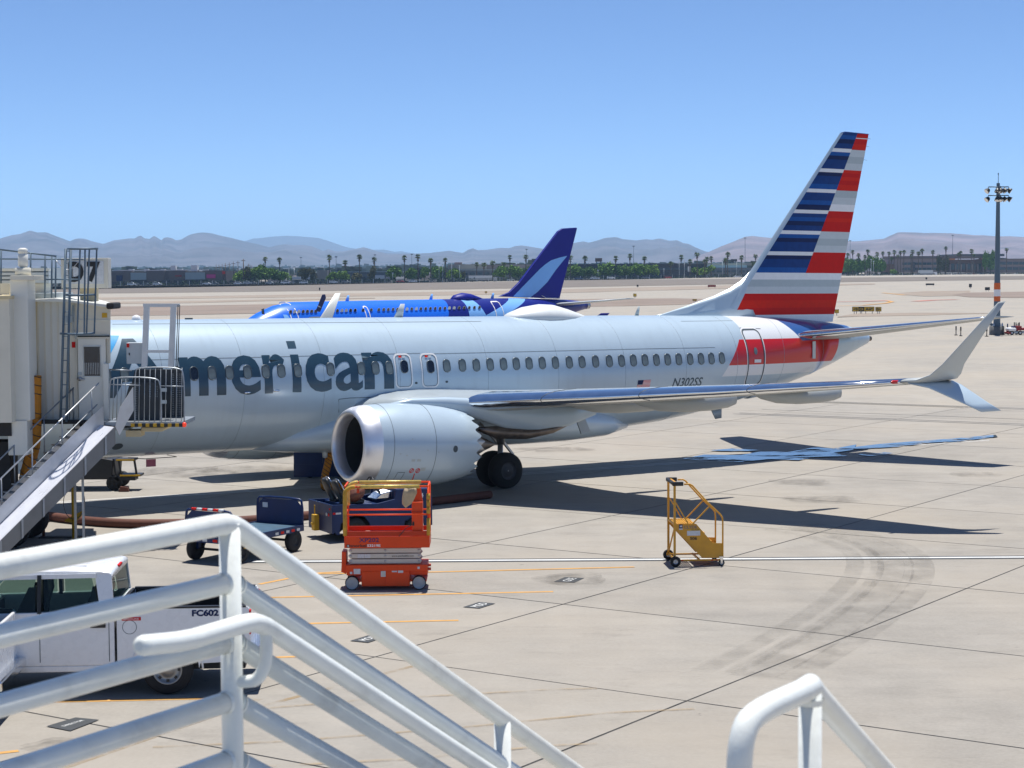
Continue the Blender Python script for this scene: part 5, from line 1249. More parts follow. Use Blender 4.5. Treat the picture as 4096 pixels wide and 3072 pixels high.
for k in range(12):
    if k in (4, 5, 6): continue
    x_ = -.22+.21*k; MB().b2((x_, -.026, .50), (x_+.12, -.0225, .56)).build('reflective_tape', M['red2'] if k % 2 == 0 else M['placard'], bc)
for k in range(4): MB().b2((-.327, .15+.3*k, .50), (-.3225, .28+.3*k, .56)).build('reflective_tape', M['red2'] if k % 2 else M['placard'], bc)
MB().bar((2.38, CW/2, .5), (3.1, CW/2, .42), .06).bar((2.38, .4, .5), (2.85, CW/2, .45), .05).bar((2.38, CW-.4, .5), (2.85, CW/2, .45), .05).build('drawbar', M['hazard_y'], bc)
MB().b2((2.365, CW-.35, .98), (2.3535, CW-.2, 1.1)).build('placard', M['placard'], bc)
# ---------------------------------------------------------------- tug
tr0 = Vector((-4.45, 45.65, 0)); TA = R(29)
tg = empty('baggage_tug', 'navy baggage tug with black seats and brown cushion behind the scissor lift', 'baggage tug', (tr0.x, tr0.y, 0), TA)
TW = 1.5                                        # near side is y = 0, x runs forward
mb = MB(); mb.prism([(0, .30), (.12, .18), (.18, .18), (.22, .45), (.38, .60), (.62, .64), (.86, .60), (1.0, .42), (1.02, .22), (1.6, .22), (1.95, .22), (1.98, .42), (2.12, .55), (2.36, .55), (2.5, .42), (2.52, .25), (2.75, .25), (2.75, .92), (2.7, 1.18), (1.75, 1.22), (1.70, .98), (1.22, .90), (.0, .94)], 'y', .0, .05)
body = mb.build('side_plate', M['navy'], tg, bevel=.01)
mb = MB(); mb.prism([(0, .30), (.12, .18), (.18, .18), (.22, .45), (.38, .60), (.62, .64), (.86, .60), (1.0, .42), (1.02, .22), (1.6, .22), (1.95, .22), (1.98, .42), (2.12, .55), (2.36, .55), (2.5, .42), (2.52, .25), (2.75, .25), (2.75, .92), (2.7, 1.18), (1.75, 1.22), (1.70, .98), (1.22, .90), (.0, .94)], 'y', TW-.05, TW)
mb.build('side_plate', M['navy'], tg, bevel=.01)
MB().b2((-.02, 0, .22), (.03, TW, .94)).build('rear_plate', M['navy'], tg, bevel=.01)
MB().b2((.03, .05, .70), (1.25, TW-.05, .74)).build('rear_deck', M['blue_deck'], tg)
MB().b2((.40, .05, .74), (1.25, TW-.05, .90)).build('seat_box', M['navy'], tg, bevel=.01)
MB().b2((1.24, .05, .35), (1.72, TW-.05, .38)).build('floor', M['dark'], tg)
mb = MB(); mb.prism([(1.72, .4), (2.77, .4), (2.77, .9), (2.72, 1.19), (1.75, 1.23)], 'y', .05, TW-.05); mb.build('hood', M['navy'], tg, bevel=.02)
MB().prism([(.3, .3), (2.6, .3), (2.6, .5), (.3, .5)], 'y', .3, TW-.3).build('frame', M['dark'], tg)
for x_, r_, w_ in ((.62, .29, .22), (2.24, .24, .2)):
    for y_ in (.10, TW-.10): wheel((x_, y_, r_), r_, w_, tg, 'y', M['dark'], .55)
for y_ in (.42, 1.02):
    bk_ = MB(); rings = []
    for (z, xx) in ((.92, .50), (1.05, .42), (1.22, .32), (1.42, .24), (1.5, .23)):
        w2 = .20 if z < 1.45 else .12
        rings.append([(xx+.05*math.cos(a), y_+w2*math.sin(a), z+.02*math.cos(a)) for a in [2*math.pi*j/14 for j in range(14)]])
    bk_.loft(rings); st_ = bk_.build('seat_back', M['black'], tg)
    MB().tube(smooth_path([(.58, y_-.19, .95), (.34, y_-.2, 1.40), (.29, y_-.1, 1.53), (.29, y_+.1, 1.53), (.34, y_+.2, 1.40), (.58, y_+.19, .95)], 1), .014, 6).build('seat_frame', M['chrome'], st_)
MB().prism([(.42, .90), (.95, .90), (.98, 1.0), (.68, 1.04), (.45, 1.0)], 'y', .2, .62).build('seat_cushion', M['black'], tg, bevel=.03)
MB().prism([(.42, .90), (.95, .90), (.98, 1.0), (.68, 1.04), (.45, 1.0)], 'y', .82, 1.24).build('seat_cushion', M['black'], tg, bevel=.03)
cu = MB(); rings = []
for t_, rr in ((0, .05), (.12, .2), (.3, .25), (.5, .24), (.68, .2), (.75, .06)):
    rings.append([(.50+t_*.62, .30+rr*1.0*math.sin(a)+.02*math.sin(5*a), 1.10+.17*t_+rr*.85*math.cos(a)+.015*math.sin(4*a+t_*9)) for a in [2*math.pi*j/16 for j in range(16)]])
bg_ = tag(cu.loft(rings).build('leather_bag', M['tan_seat']), 'crumpled brown leather bag lying on the tug seat', 'bag'); bg_.location = tg.location; bg_.rotation_euler = (0, 0, TA)
mb = MB(); mb.tube([(1.20+.10*math.cos(a)*.4, .42+.20*math.sin(a), 1.38+.20*math.cos(a)*.75) for a in [2*math.pi*j/24 for j in range(24)]], .017, 8, closed=True)
for a in (0, 2.1, 4.2): mb.bar((1.20, .42, 1.38), (1.20+.04*math.cos(a), .42+.2*math.sin(a), 1.38+.15*math.cos(a)), .02)
mb.build('steering_wheel', M['black'], tg)
MB().tube([(1.20, .42, 1.38), (1.62, .42, 1.0)], .03, 8).build('steering_column', M['black'], tg)
MB().prism([(1.25, .98), (1.42, 1.12), (1.74, 1.18), (1.74, .98)], 'y', .2, .7).build('dash', M['chrome'], tg, bevel=.02)
lettering('TR274', (2.0, -.004, .97), EX, EZ, .5, .12, M['white'], tg, bold=.012)
MB().b2((-.03, .10, .80), (-.02, .16, .85)).build('tail_lamp', M['red'], tg)
for y_ in (.2, .34): MB().lathe([(-.035, .001), (-.03, .04), (-.02, .045)], 12, 'x', (0, y_, .68)).build('rear_lamp', M['lgrey'] if y_ > .3 else M['red'], tg)
MB().b2((.0, -.012, .70), (.07, -.002, .75)).build('side_lamp', M['red'], tg); MB().b2((.08, -.012, .70), (.22, -.002, .745)).build('placard', M['placard'], tg)
MB().b2((-.16, .80, .22), (-.02, .98, .62)).bar((-.08, .95, .6), (-.08, .95, .85), .03).b2((-.2, .84, .36), (-.1, .94, .42)).build('hitch', M['hazard_y'], tg, bevel=.01)
# ---------------------------------------------------------------- pickup trucks
M['steel_rim'] = mat('steel_rim', (.30, .30, .29), .4, .6, .08, 8)
def pickup(name, label, loc, rz, txt=None, tank=True):
    """x forward is -X: nose to the left; origin on the ground under the near rear wheel, y away from the viewer"""
    r = empty(name, label, 'pickup truck', loc, rz); Wd = 2.0
    def prof(pts, y0, y1, nm, mt, bev=.015, par=None): return MB().prism(pts, 'y', y0, y1).build(nm, mt, par or r, bevel=bev)
    arch = [(.50*math.cos(R(a)), .42+.50*math.sin(R(a))) for a in range(180, -1, -15)]
    archf = [(-3.68+.50*math.cos(R(a)), .42+.50*math.sin(R(a))) for a in range(0, 181, 15)]
    bedp = [(-.78, .52)]+arch[:1]+arch+[(.5, .50), (1.28, .52), (1.30, .9), (1.30, 1.37), (1.26, 1.40), (-.78, 1.40)]
    bedp = [(-.78, .52), (-.5, .50)]+arch+[(.52, .50), (1.25, .53), (1.30, .62), (1.30, 1.36), (1.27, 1.40), (-.78, 1.40)]
    for y0, y1 in ((.0, .07), (Wd-.07, Wd)): prof(bedp, y0, y1, 'bed_side', M['truck_white'])
    MB().b2((-.78, .07, .72), (1.27, Wd-.07, .76)).build('bed_floor', M['black'], r); MB().b2((-.80, .05, .72), (-.76, Wd-.05, 1.40)).build('bed_front', M['black'], r)
    MB().b2((-.74, .071, .76), (1.22, .09, 1.38)).build('bed_liner', M['black'], r); MB().b2((-.74, Wd-.09, .76), (1.22, Wd-.071, 1.38)).build('bed_liner', M['black'], r)
    MB().b2((-.76, -.004, 1.385), (1.25, .085, 1.415)).build('bed_rail_cap', M['black'], r); MB().b2((-.76, Wd-.085, 1.385), (1.25, Wd+.004, 1.415)).build('bed_rail_cap', M['black'], r)
    tg_ = MB().b2((1.25, .07, .62), (1.31, Wd-.07, 1.38)).build('tailgate', M['truck_white'], r, bevel=.02)
    for y_ in (.0, Wd-.12): MB().b2((1.285, y_, .95), (1.325, y_+.12, 1.34)).build('tail_lamp', M['red'], r, bevel=.01)
    MB().b2((1.28, .05, .50), (1.46, Wd-.05, .66)).build('rear_bumper', M['chrome'], r, bevel=.03)
    # cab: lower body, pillars and roof
    lower = [(-.84, .50), (-.84, 1.38), (-3.0, 1.34), (-4.55, 1.26), (-4.72, 1.0), (-4.72, .55)]
    lowp = [(-.82, .50), (-.82, 1.36), (-2.85, 1.33), (-3.05, 1.32), (-4.55, 1.22), (-4.74, .95), (-4.74, .55), (-4.3, .50)]+archf[::-1][::1]+[(-3.1, .48)]
    lowp = [(-.82, .50), (-.82, 1.37), (-2.85, 1.34), (-4.5, 1.24), (-4.72, 1.0), (-4.74, .55), (-4.22, .5)]+[(-3.68+.5*math.cos(R(a)), .42+.5*math.sin(R(a))) for a in range(180, -1, -15)]+[(-3.12, .5)]
    for y0, y1 in ((-.004, .09), (Wd-.09, Wd+.004)): prof(lowp, y0, y1, 'cab_side', M['truck_white'])
    MB().b2((-.86, .05, .5), (-.82, Wd-.05, 1.40)).build('cab_back', M['truck_white'], r); MB().b2((-3.1, .09, .5), (-.86, Wd-.09, .56)).build('cab_floor', M['black'], r)
    MB().prism([(-2.95, 1.20), (-2.95, 1.34), (-4.5, 1.26), (-4.7, 1.0), (-4.7, .6), (-4.6, .6), (-4.6, 1.1)], 'y', .09, Wd-.09).build('hood', M['truck_white'], r, bevel=.03)
    MB().b2((-4.78, .1, .62), (-4.70, Wd-.1, 1.05)).build('grille', M['black'], r); MB().b2((-4.90, -.01, .48), (-4.7, Wd+.01, .68)).build('front_bumper', M['chrome'], r, bevel=.03)
    for y_ in (.06, Wd-.32): MB().b2((-4.785, y_, .86), (-4.70, y_+.26, 1.06)).build('headlamp', M['placard'], r, bevel=.02)
    tin = .11                                     # tumblehome of the glass house
    secs = []
    for (xr, z, ins) in ((-.80, 1.37, .0),):
        pass
    roof = [[(-1.02, tin, 1.93), (-1.12, tin+.03, 1.975), (-2.0, tin+.03, 2.0), (-2.45, tin+.04, 1.965), (-2.62, tin+.02, 1.90)], None]
    mb = MB(); rows = []
    for fy in (0, .04, .12, .3, .5, .7, .88, .96, 1):
        dz = .04*(1-(2*fy-1)**4); top_ = [(x_, tin+(Wd-2*tin)*fy, z+dz) for x_, z in ((-.86, 1.90), (-.90, 1.945), (-1.02, 1.965), (-1.6, 1.985), (-2.2, 1.98), (-2.5, 1.95), (-2.66, 1.89))]
        rows.append(top_+[(p[0], p[1], p[2]-.05-dz) for p in top_[::-1]])
    mb.loft(rows); mb.build('roof', M['truck_white'], r)
    for k in range(6):
        y_ = .45+.22*k; MB().tube([(-1.3, y_, 2.015), (-2.3, y_, 2.015)], .008, 5).build('roof_rib', M['truck_white'], r)
    for s_, yb, yt in ((0, .03, tin), (1, Wd-.03, Wd-tin)):
        def pil(a, c_, w_, nm='pillar', mt=M['truck_white']): return MB().bar((a[0], yb, a[1]), (c_[0], yt, c_[1]), .06, w_).build(nm, mt, r)
        MB().add([(-.82, yb, 1.36), (-1.04, yb, 1.36), (-1.12, yt, 1.93), (-.87, yt, 1.93)], [(0, 1, 2, 3)]).add([(-.82, yb+(.05 if s_ == 0 else -.05), 1.36), (-1.04, yb+(.05 if s_ == 0 else -.05), 1.36), (-1.12, yt+(.05 if s_ == 0 else -.05), 1.93), (-.87, yt+(.05 if s_ == 0 else -.05), 1.93)], [(0, 1, 2, 3)]).add([(-.82, yb, 1.36), (-.87, yt, 1.93), (-.87, yt+(.05 if s_ == 0 else -.05), 1.93), (-.82, yb+(.05 if s_ == 0 else -.05), 1.36)], [(0, 1, 2, 3)]).build('rear_pillar', M['truck_white'], r)
        pil((-1.98, 1.33), (-1.98, 1.93), .13, 'door_pillar', M['black']); pil((-3.25, 1.30), (-2.62, 1.91), .07, 'windscreen_pillar')
        MB().bar((-1.1, yt, 1.915), (-2.64, yt, 1.90), .07, .07).build('roof_side_rail', M['truck_white'], r)
        for (xa, xb, xc, xd) in ((-1.04, -1.92, -1.92, -1.18), (-2.05, -3.12, -2.62, -2.05)):
            MB().sheet([(xa, yb+.005, 1.35), (xb, yb+.005, 1.335), (xc, yt+.012, 1.89), (xd, yt+.012, 1.90)]).build('side_window', M['glass'], r)
    MB().sheet([(-.84, .12, 1.39), (-.84, Wd-.12, 1.39), (-.885, Wd-tin-.06, 1.90), (-.885, tin+.06, 1.90)]).build('rear_window', M['glass'], r)
    MB().sheet([(-3.22, .1, 1.33), (-3.22, Wd-.1, 1.33), (-2.64, Wd-tin, 1.88), (-2.64, tin, 1.88)]).build('windscreen', M['glass'], r)
    MB().b2((-.90, Wd/2-.17, 1.925), (-.845, Wd/2+.17, 1.965)).build('brake_lamp', M['red'], r)
    # interior: dash and seats
    MB().b2((-3.2, .15, 1.0), (-2.9, Wd-.15, 1.3)).build('dashboard', M['black'], r)
    for x_ in (-2.15, -1.15):
        for y_ in (.3, 1.15): MB().prism([(x_, .7), (x_-.5, .7), (x_-.5, .88), (x_-.1, .9), (x_+.08, 1.5), (x_+.06, 1.68), (x_-.02, 1.68), (x_-.06, 1.5)], 'y', y_, y_+.5).build('seat', M['black'], r, bevel=.03)
    for x_, nm in ((-.90, 'door_seam'), (-1.98, 'door_seam'), (-3.05, 'door_seam')): MB().b2((x_-.006, -.0075, .56), (x_+.006, -.0045, 1.35)).build(nm, M['line'], r)
    for x_ in (-1.03, -2.1): MB().b2((x_-.16, -.035, 1.10), (x_+.08, -.0045, 1.19)).build('door_handle', M['black'], r, bevel=.01)
    MB().b2((-3.12, -.002, .40), (-.84, .09, .50)).build('rocker_panel', M['truck_white'], r, bevel=.02)
    MB().b2((-2.98, -.26, 1.36), (-2.86, -.06, 1.62)).bar((-2.92, -.07, 1.42), (-2.92, .04, 1.36), .05).build('door_mirror', M['black'], r, bevel=.03)
    # wheel-arch lip, fuel door, wheels
    MB().tube([(.56*math.cos(R(a)), -.002, .42+.56*math.sin(R(a))) for a in range(0, 181, 12)], .018, 6).build('arch_lip', M['truck_white'], r)
    MB().tube([(-.58+.11*math.cos(R(a)), -.001, 1.10+.11*math.sin(R(a))) for a in range(0, 360, 20)], .004, 4, closed=True).build('fuel_door', M['line'], r)
    for x_ in (0, -3.68):
        for y_ in (.13, Wd-.13):
            t_ = MB().lathe([(-.13, .24), (-.13, .35), (-.10, .39), (0, .40), (.10, .39), (.13, .35), (.13, .24)], 28, 'y', (x_, y_, .40)).build('wheel', M['tyre'], r)
            sy = -1 if y_ < 1 else 1; mb = MB(); mb.lathe([(sy*.02, .245), (sy*.11, .24), (sy*.125, .225), (sy*.09, .20), (sy*.06, .17), (sy*.075, .11), (sy*.11, .08), (sy*.115, .001)], 28, 'y', (x_, y_, .40)); rm = mb.build('rim', M['steel_rim'], t_)
            for k in range(8):
                a = 2*math.pi*k/8; MB().box((x_+.185*math.cos(a), y_+sy*.078, .40+.185*math.sin(a)), (.06, .02, .045), rot=Matrix.Rotation(-a, 3, 'Y')).build('rim_slot', M['black'], rm)
    MB().b2((-4.4, .3, .35), (1.2, Wd-.3, .55)).build('underframe', M['dark'], r)
    if txt:
        lettering(txt, (.40, -.006, 1.255), EX, EZ, .42, .105, M['blue2'], r, bold=.045)
        MB().b2((-.70, -.0045, 1.205), (-.40, -.001, 1.26)).build('fuel_label', M['red'], r); lettering('GASOLINE', (-.67, -.0065, 1.218), EX, EZ, .24, .028, M['white'], r, bold=.0)
    return r
p = gp(672, 2780)
t1 = pickup('pickup_truck', 'white crew-cab pickup truck numbered on its bed, behind the white guardrail', (p.x, p.y-.02, 0), R(3.5), 'FC602')
p2 = gp(-60, 2960)
t2 = pickup('pickup_truck', 'white pickup truck cut off by the left picture edge, only a corner showing', (-9.02, 27.0, 0), R(3.5), None)
# ================================================================ JET BRIDGE
M['bridge'] = mat('bridge_cream_paint', (.66, .63, .53), .5, 0, .04, 1.5, dirt=.12)
M['bridge_w'] = mat('bridge_white_paint', (.70, .70, .64), .5, 0, .04, 1.5, dirt=.1)
M['bridge_y'] = mat('bridge_yellowed_paint', (.58, .49, .30), .55, 0, .06, 1.5, dirt=.1)
M['pale_alu'] = mat('pale_aluminium', (.55, .56, .57), .38, .55, .08, 4, dirt=.12)
M['slide'] = mat('sunlit_white_slide', (.82, .83, .88), .3, .2, .05, 3)  # white bed, painted whiter to stand for the sunlight on it
M['chute_shaded'] = mat('shaded_chute_steel', (.22, .225, .225), .5, .4, .08, 3, dirt=.15)  # near chute wall: its shade is put into this darker grey
M['mesh_dark'] = mat('perforated_dark_sheet', (.035, .042, .048), .55, .2, .1, 5)
def J(cx, cy, Y): return at(cx*.463, 900+cy*.463, Y)
def K(cx, cy, Y): return at(cx*.463, 1450+cy*.463, Y)
def PB(a, b_, Y, dep, f=J):
    p, q = f(*a, Y), f(*b_, Y); return (p.x, Y, q.z), (q.x, Y+dep, p.z)
jb = empty('jet_bridge', 'cream jet bridge cab with caged ladder and gate number box at the left', 'jet bridge', (0, 0, 0))
def jbox(name, a, b_, Y, dep, m, f=J, par=None, bev=0): return MB().b2(*PB(a, b_, Y, dep, f)).build(name, M[m], par or jb, bevel=bev)
def jbar(name, pts, Y, r_, m, f=J, n_=8, par=None): return MB().tube([f(*p, Y) for p in pts], r_, n_).build(name, M[m], par or jb)
# cab shell
def shell(name, pts, Y, dep, m, f=J):
    P = [f(*p, Y) for p in pts]; xm = sum(p.x for p in P)/len(P); n_ = len(P); Q = [Vector((p.x+(-.27*dep if p.x > xm else 0), Y+dep, p.z)) for p in P] if dep > 1 else [Vector((p.x, Y+dep, p.z)) for p in P]
    Q = [Vector((p.x+.225*dep*(-1 if False else 1)*(0 if p.x < xm else -1), q.y, q.z)) for p, q in zip(P, Q)] if dep > 1 else Q
    return MB().add(P+Q, [tuple(range(n_)), tuple(range(n_, 2*n_))[::-1]]+[(i, (i+1) % n_, n_+(i+1) % n_, n_+i) for i in range(n_)]).build(name, M[m], jb, bevel=.02)
cab = shell('cab_wall', [(600, 660), (955, 705), (955, 1195), (893, 1195), (893, 1690), (600, 1690)], 46.0, 3.0, 'bridge')
shell('cab_corner', [(322, 655), (598, 660), (598, 1690), (322, 1690)], 46.02, 3.0, 'bridge_w')
shell('cab_strip', [(262, 655), (320, 655), (320, 1690), (262, 1690)], 45.9, 2.6, 'bridge_y')
shell('cab_roof', [(262, 642), (470, 630), (975, 690), (975, 722), (600, 668), (262, 662)], 45.75, 3.4, 'bridge_w')
MB().b2(*PB((915, 672), (980, 727), 45.7, .9)).build('canopy_end', M['dark'], jb, bevel=.04)
shell('cab_lower', [(262, 1692), (893, 1692), (893, 1720), (262, 1720)], 45.6, 3.6, 'dark')
# door with barred window
dr = jbox('door', (672, 985), (925, 1690), 45.955, .04, 'bridge_w')
for a, b_ in (((660, 968), (940, 982)), ((660, 982), (670, 1690)), ((927, 982), (938, 1690))): jbox('door_frame', a, b_, 45.94, .06, 'bridge')
jbox('door_lintel', (670, 958), (945, 967), 45.93, .07, 'dark')
jbox('door_window', (725, 1050), (865, 1305), 45.944, .012, 'pane_dark', par=dr)
for a, b_ in (((718, 1043), (872, 1050)), ((718, 1305), (872, 1312)), ((718, 1043), (725, 1312)), ((865, 1043), (872, 1312))): jbox('window_frame', a, b_, 45.935, .02, 'lgrey', par=dr)
for k in range(9): jbox('blind_slat', (732+15*k, 1190), (737+15*k, 1290), 45.938, .005, 'lgrey', par=dr)
MB().tube([J(665, 1330, 45.9), J(730, 1334, 45.9)], .02, 8).lathe([(-.02, .001), (-.02, .05), (.0, .055)], 12, 'y', J(690, 1328, 45.92)).build('door_handle', M['dull_metal'], dr)
jbox('placard', (672, 1270), (706, 1298), 45.943, .01, 'mgrey', par=dr)
jbox('wall_lamp', (558, 785), (612, 845), 45.7, .2, 'mgrey', bev=.01)
for k in range(5): jbox('panel_rib', (330+58*k, 670), (334+58*k, 1685), 46.0, .03, 'bridge')
for y_ in (820, 960): jbox('panel_rib', (602, y_), (950, y_+4), 45.975, .03, 'bridge_w')
for a, b_ in (((628, 690), (628, 960)), ((640, 690), (640, 960)), ((640, 900), (655, 985))): jbar('conduit', [a, b_], 45.95, .016, 'mgrey')
jbox('warning_label', (880, 760), (925, 800), 45.985, .012, 'hazard_y'); jbox('warning_label', (620, 1010), (650, 1060), 45.985, .012, 'red')
MB().tube(smooth_path([J(270, 700, 45.8), J(285, 900, 45.75), J(268, 1100, 45.8), J(280, 1290, 45.75)], 2), .025, 6).build('cable', M['black'], jb)
# vertical drive column and vent
cc = jbox('column', (85, 470), (262, 1690), 45.0, .75, 'bridge_w', bev=.02)
jbox('column_base', (65, 1690), (240, 1990), 44.95, .75, 'bridge_w', bev=.02)
jbox('column_cap', (88, 437), (295, 478), 44.9, .95, 'bridge', bev=.01)
p = J(200, 436, 45.35); MB().lathe([(0, .19), (.18, .19), (.19, .16)], 20, 'z', p, capends=True).build('vent_base', M['bridge'], jb)
p = J(200, 362, 45.35); MB().lathe([(0, .09), (.04, .12), (.30, .12), (.31, .10), (.33, .10), (.34, .115), (.43, .115), (.46, .06)], 18, 'z', p, capends=True).build('vent_cap', M['bridge_w'], jb)
jbox('column_plate', (70, 610), (100, 880), 44.9, .12, 'bridge', bev=.01)
# tunnel to the left
p0, p1 = J(78, 640, 44.6), K(60, 520, 44.6)
mb = MB(); mb.b2((-22, 44.6, p1.z), (p0.x, 47.4, p0.z)); mb.build('tunnel', M['bridge'], jb)
for k in range(8): MB().b2((p0.x-.5-1.1*k, 44.575, p1.z+.05), (p0.x-.44-1.1*k, 44.605, p0.z-.05)).build('tunnel_rib', M['bridge_w'], jb)
MB().b2((-22, 44.5, p0.z), (p0.x+.02, 47.5, p0.z+.08)).build('tunnel_roof_edge', M['bridge_y'], jb)
MB().b2((-22, 44.9, p1.z-.35), (p0.x-.1, 47.1, p1.z-.002)).build('tunnel_beam', M['dark'], jb)
for x_ in (-19.5, -14.2): MB().b2((x_-.25, 45.6, 0), (x_+.25, 46.2, p1.z-.35)).build('support_leg', M['bridge'], jb)
q = K(120, 1000, 45.2)
MB().b2((q.x-1.6, 45.0, .75), (q.x+.25, 47.2, 1.15)).b2((q.x-.9, 45.3, 1.15), (q.x-.1, 46.0, 2.6)).build('drive_bogie', M['dark'], jb, bevel=.02)
for x_ in (q.x-1.2, q.x-.1):
    for y_ in (45.1, 46.9): wheel((x_, y_, .5), .5, .35, jb, 'y', M['mgrey'], .5)
# roof plant and louvres
lv = jbox('louvre_unit', (-60, 372), (418, 505), 47.6, 1.4, 'mgrey')
for k, y_ in enumerate((378, 412, 446, 480)): jbox('louvre_slat', (-60, y_), (422, y_+20), 47.45, .2, 'lgrey' if k else 'bridge_w', par=lv)
MB().b2(*PB((270, 505), (380, 590), 47.5, .8)).build('louvre_plinth', M['bridge'], jb); jbox('roof_plate', (270, 590), (470, 640), 46.6, 2.0, 'mgrey')
MB().b2(*PB((0, 505), (80, 600), 45.6, .8)).build('roof_gusset', M['bridge'], jb)
# roof guardrail
gpts = [(10, 212), (265, 240), (390, 262), (448, 268), (482, 270)]
for x_, y_ in gpts: jbar('guard_post', [(x_, y_), (x_-3, 655)], 46.5 if x_ > 300 else 46.3, .022, 'br_blue')
jbar('guard_rail', [(-30, 208), (488, 270)], 46.3, .022, 'br_blue'); jbar('guard_rail', [(-30, 293), (720, 296)], 46.5, .018, 'br_blue'); jbar('guard_rail', [(400, 470), (700, 470)], 46.5, .018, 'br_blue')
MB().tube([J(486+x_*200, 305+85*math.sin(x_*math.pi)*.95, 46.3) for x_ in [i/14 for i in range(15)]], .008, 5).build('safety_chain', M['dull_metal'], jb)
# ladder with cage
for a, b_ in (((568, 205), (522, 1700)), ((612, 205), (575, 1700))): jbar('ladder_rail', [a, b_], 45.5, .032, 'br_blue')
for k in range(14):
    y_ = 225+105*k; f_ = (y_-205)/1495
    jbar('rung', [(568-46*f_, y_), (612-37*f_, y_)], 45.5, .012, 'br_blue', n_=6)
for y_, xa, xb in ((205, 590, 842), (602, 575, 818), (935, 525, 815)):
    A, B_ = J(xa, y_, 45.5), J(xb, y_+8, 45.5); w_ = (B_.x-A.x)
    P = [(A.x+w_*(.5-.5*math.cos(R(a))), 45.5-.32*math.sin(R(a)), A.z-.01*math.sin(R(a))) for a in range(0, 181, 20)]
    MB().tube(P, .028, 6).build('cage_hoop', M['br_blue'], jb)
for x0, x1, f_ in ((692, 667, .4), (735, 728, .55), (772, 748, .7), (836, 815, 1.0)):
    dy = .32*math.sin(math.pi*f_); a, b_ = J(x0, 208, 45.5-dy), J(x1, 935, 45.5-dy); MB().bar(a, b_, .035, .035).build('cage_bar', M['br_blue'], jb)
# gate number box
sg = jbox('gate_sign', (525, 287), (938, 545), 46.9, .35, 'bridge', bev=.01)
jbox('sign_face', (560, 312), (898, 508), 46.885, .012, 'placard', par=sg)
a, b_ = J(592, 492, 46.87), J(720, 316, 46.87); lettering('D', a, EX, EZ, b_.x-a.x, b_.z-a.z, M['black'], sg, 'sign_character', .05)
a, b_ = J(752, 494, 46.87), J(864, 316, 46.87); lettering('7', a, EX, EZ, b_.x-a.x, b_.z-a.z, M['black'], sg, 'sign_character', .05)
jbox('sign_pedestal', (690, 545), (830, 660), 47.0, .3, 'bridge_y')
# hoist frame and switch cabinet on the service platform
for a, b_ in (((1268, 700), (1248, 1235)), ((1500, 700), (1478, 1235))): P, Q = J(*a, 46.4), J(*b_, 46.4); MB().bar(P, Q, .13, .13).build('hoist_post', M['pale_alu'], jb)
MB().bar(J(1240, 694, 46.4), J(1550, 694, 46.4), .14, .08).build('hoist_beam', M['pale_alu'], jb); MB().bar(J(1245, 1092, 46.35), J(1490, 1092, 46.35), .06, .07).build('hoist_beam', M['pale_alu'], jb)
for x_ in (1538, 1553): jbar('hoist_cable', [(x_, 690), (x_-18, 1240)], 46.3, .012, 'black', n_=6)
cb_ = jbox('switch_cabinet', (1090, 1018), (1238, 1198), 46.5, .3, 'lgrey', bev=.01); jbox('cabinet_lamp', (1093, 1025), (1115, 1058), 46.46, .03, 'red2', par=cb_); jbox('cabinet_handle', (1112, 1105), (1120, 1125), 46.47, .025, 'dark', par=cb_)
# platform deck, hazard edge and under brackets
jbox('platform_deck', (900, 515), (1585, 545), 45.4, 1.7, 'galv', K)
for k in range(14): jbox('hazard_block', (1130+32*k, 528), (1130+32*k+31, 556), 45.36, .035, 'hazard_y' if k % 2 == 0 else 'black', K)
p = K(1592, 540, 45.4); MB().lathe([(-.05, .03), (-.02, .055), (.04, .055), (.07, .02)], 12, 'z', p, capends=True).build('warning_lamp', M['red_lamp'], jb)
shell('under_bracket', [(1215, 560), (1440, 560), (1400, 598), (1215, 598)], 45.6, 1.0, 'bridge_y', K); jbox('under_box', (1085, 588), (1218, 642), 45.5, .5, 'bridge_y', K, bev=.01)
jbox('platform_beam', (890, 545), (1125, 585), 45.9, .3, 'mgrey', K)
# enclosure: perforated sheets, bars, gate
sh = shell('perforated_sheet', [(1165, 60), (1560, 58), (1590, 100), (1590, 512), (1120, 512), (1120, 250)], 46.75, .02, 'mesh_dark', K)
sh2 = shell('perforated_sheet', [(1080, 320), (1120, 180), (1380, 170), (1390, 510), (1080, 510)], 45.95, .02, 'mesh_dark', K)
hm = MB()
for x_ in (1490, 1500, 1535, 1550, 1563): 
    for k in range(26): hm.box(K(x_, 100+16*k, 46.74), (.011, .004, .011))
for x_ in (1172, 1182, 1290, 1300, 1345, 1358):
    for k in range(20 if x_ < 1200 else 7): hm.box(K(x_, 205+15*k, 45.945), (.010, .004, .010))
o = hm.build('perforation', M['lgrey'], jb); o['kind'] = 'stuff'
MB().tube(smooth_path([K(*p, 45.5) for p in ((1165, 520), (1165, 80), (1195, 42), (1545, 42), (1592, 95), (1592, 520))], 2), .018, 6).build('enclosure_hoop', M['galv'], jb)
for k in range(9): jbar('enclosure_bar', [(1205+46*k, 45), (1205+46*k-6, 520)], 45.5, .010, 'galv', K, 6)
MB().tube(smooth_path([K(*p, 45.3) for p in ((945, 500), (945, 175), (975, 125), (1345, 130), (1392, 185), (1395, 520))], 2), .018, 6).build('gate_hoop', M['galv'], jb)
for x_ in (985, 1018, 1052, 1088): jbar('gate_bar', [(x_, 130), (x_-12, 495)], 45.3, .011, 'galv', K, 6)
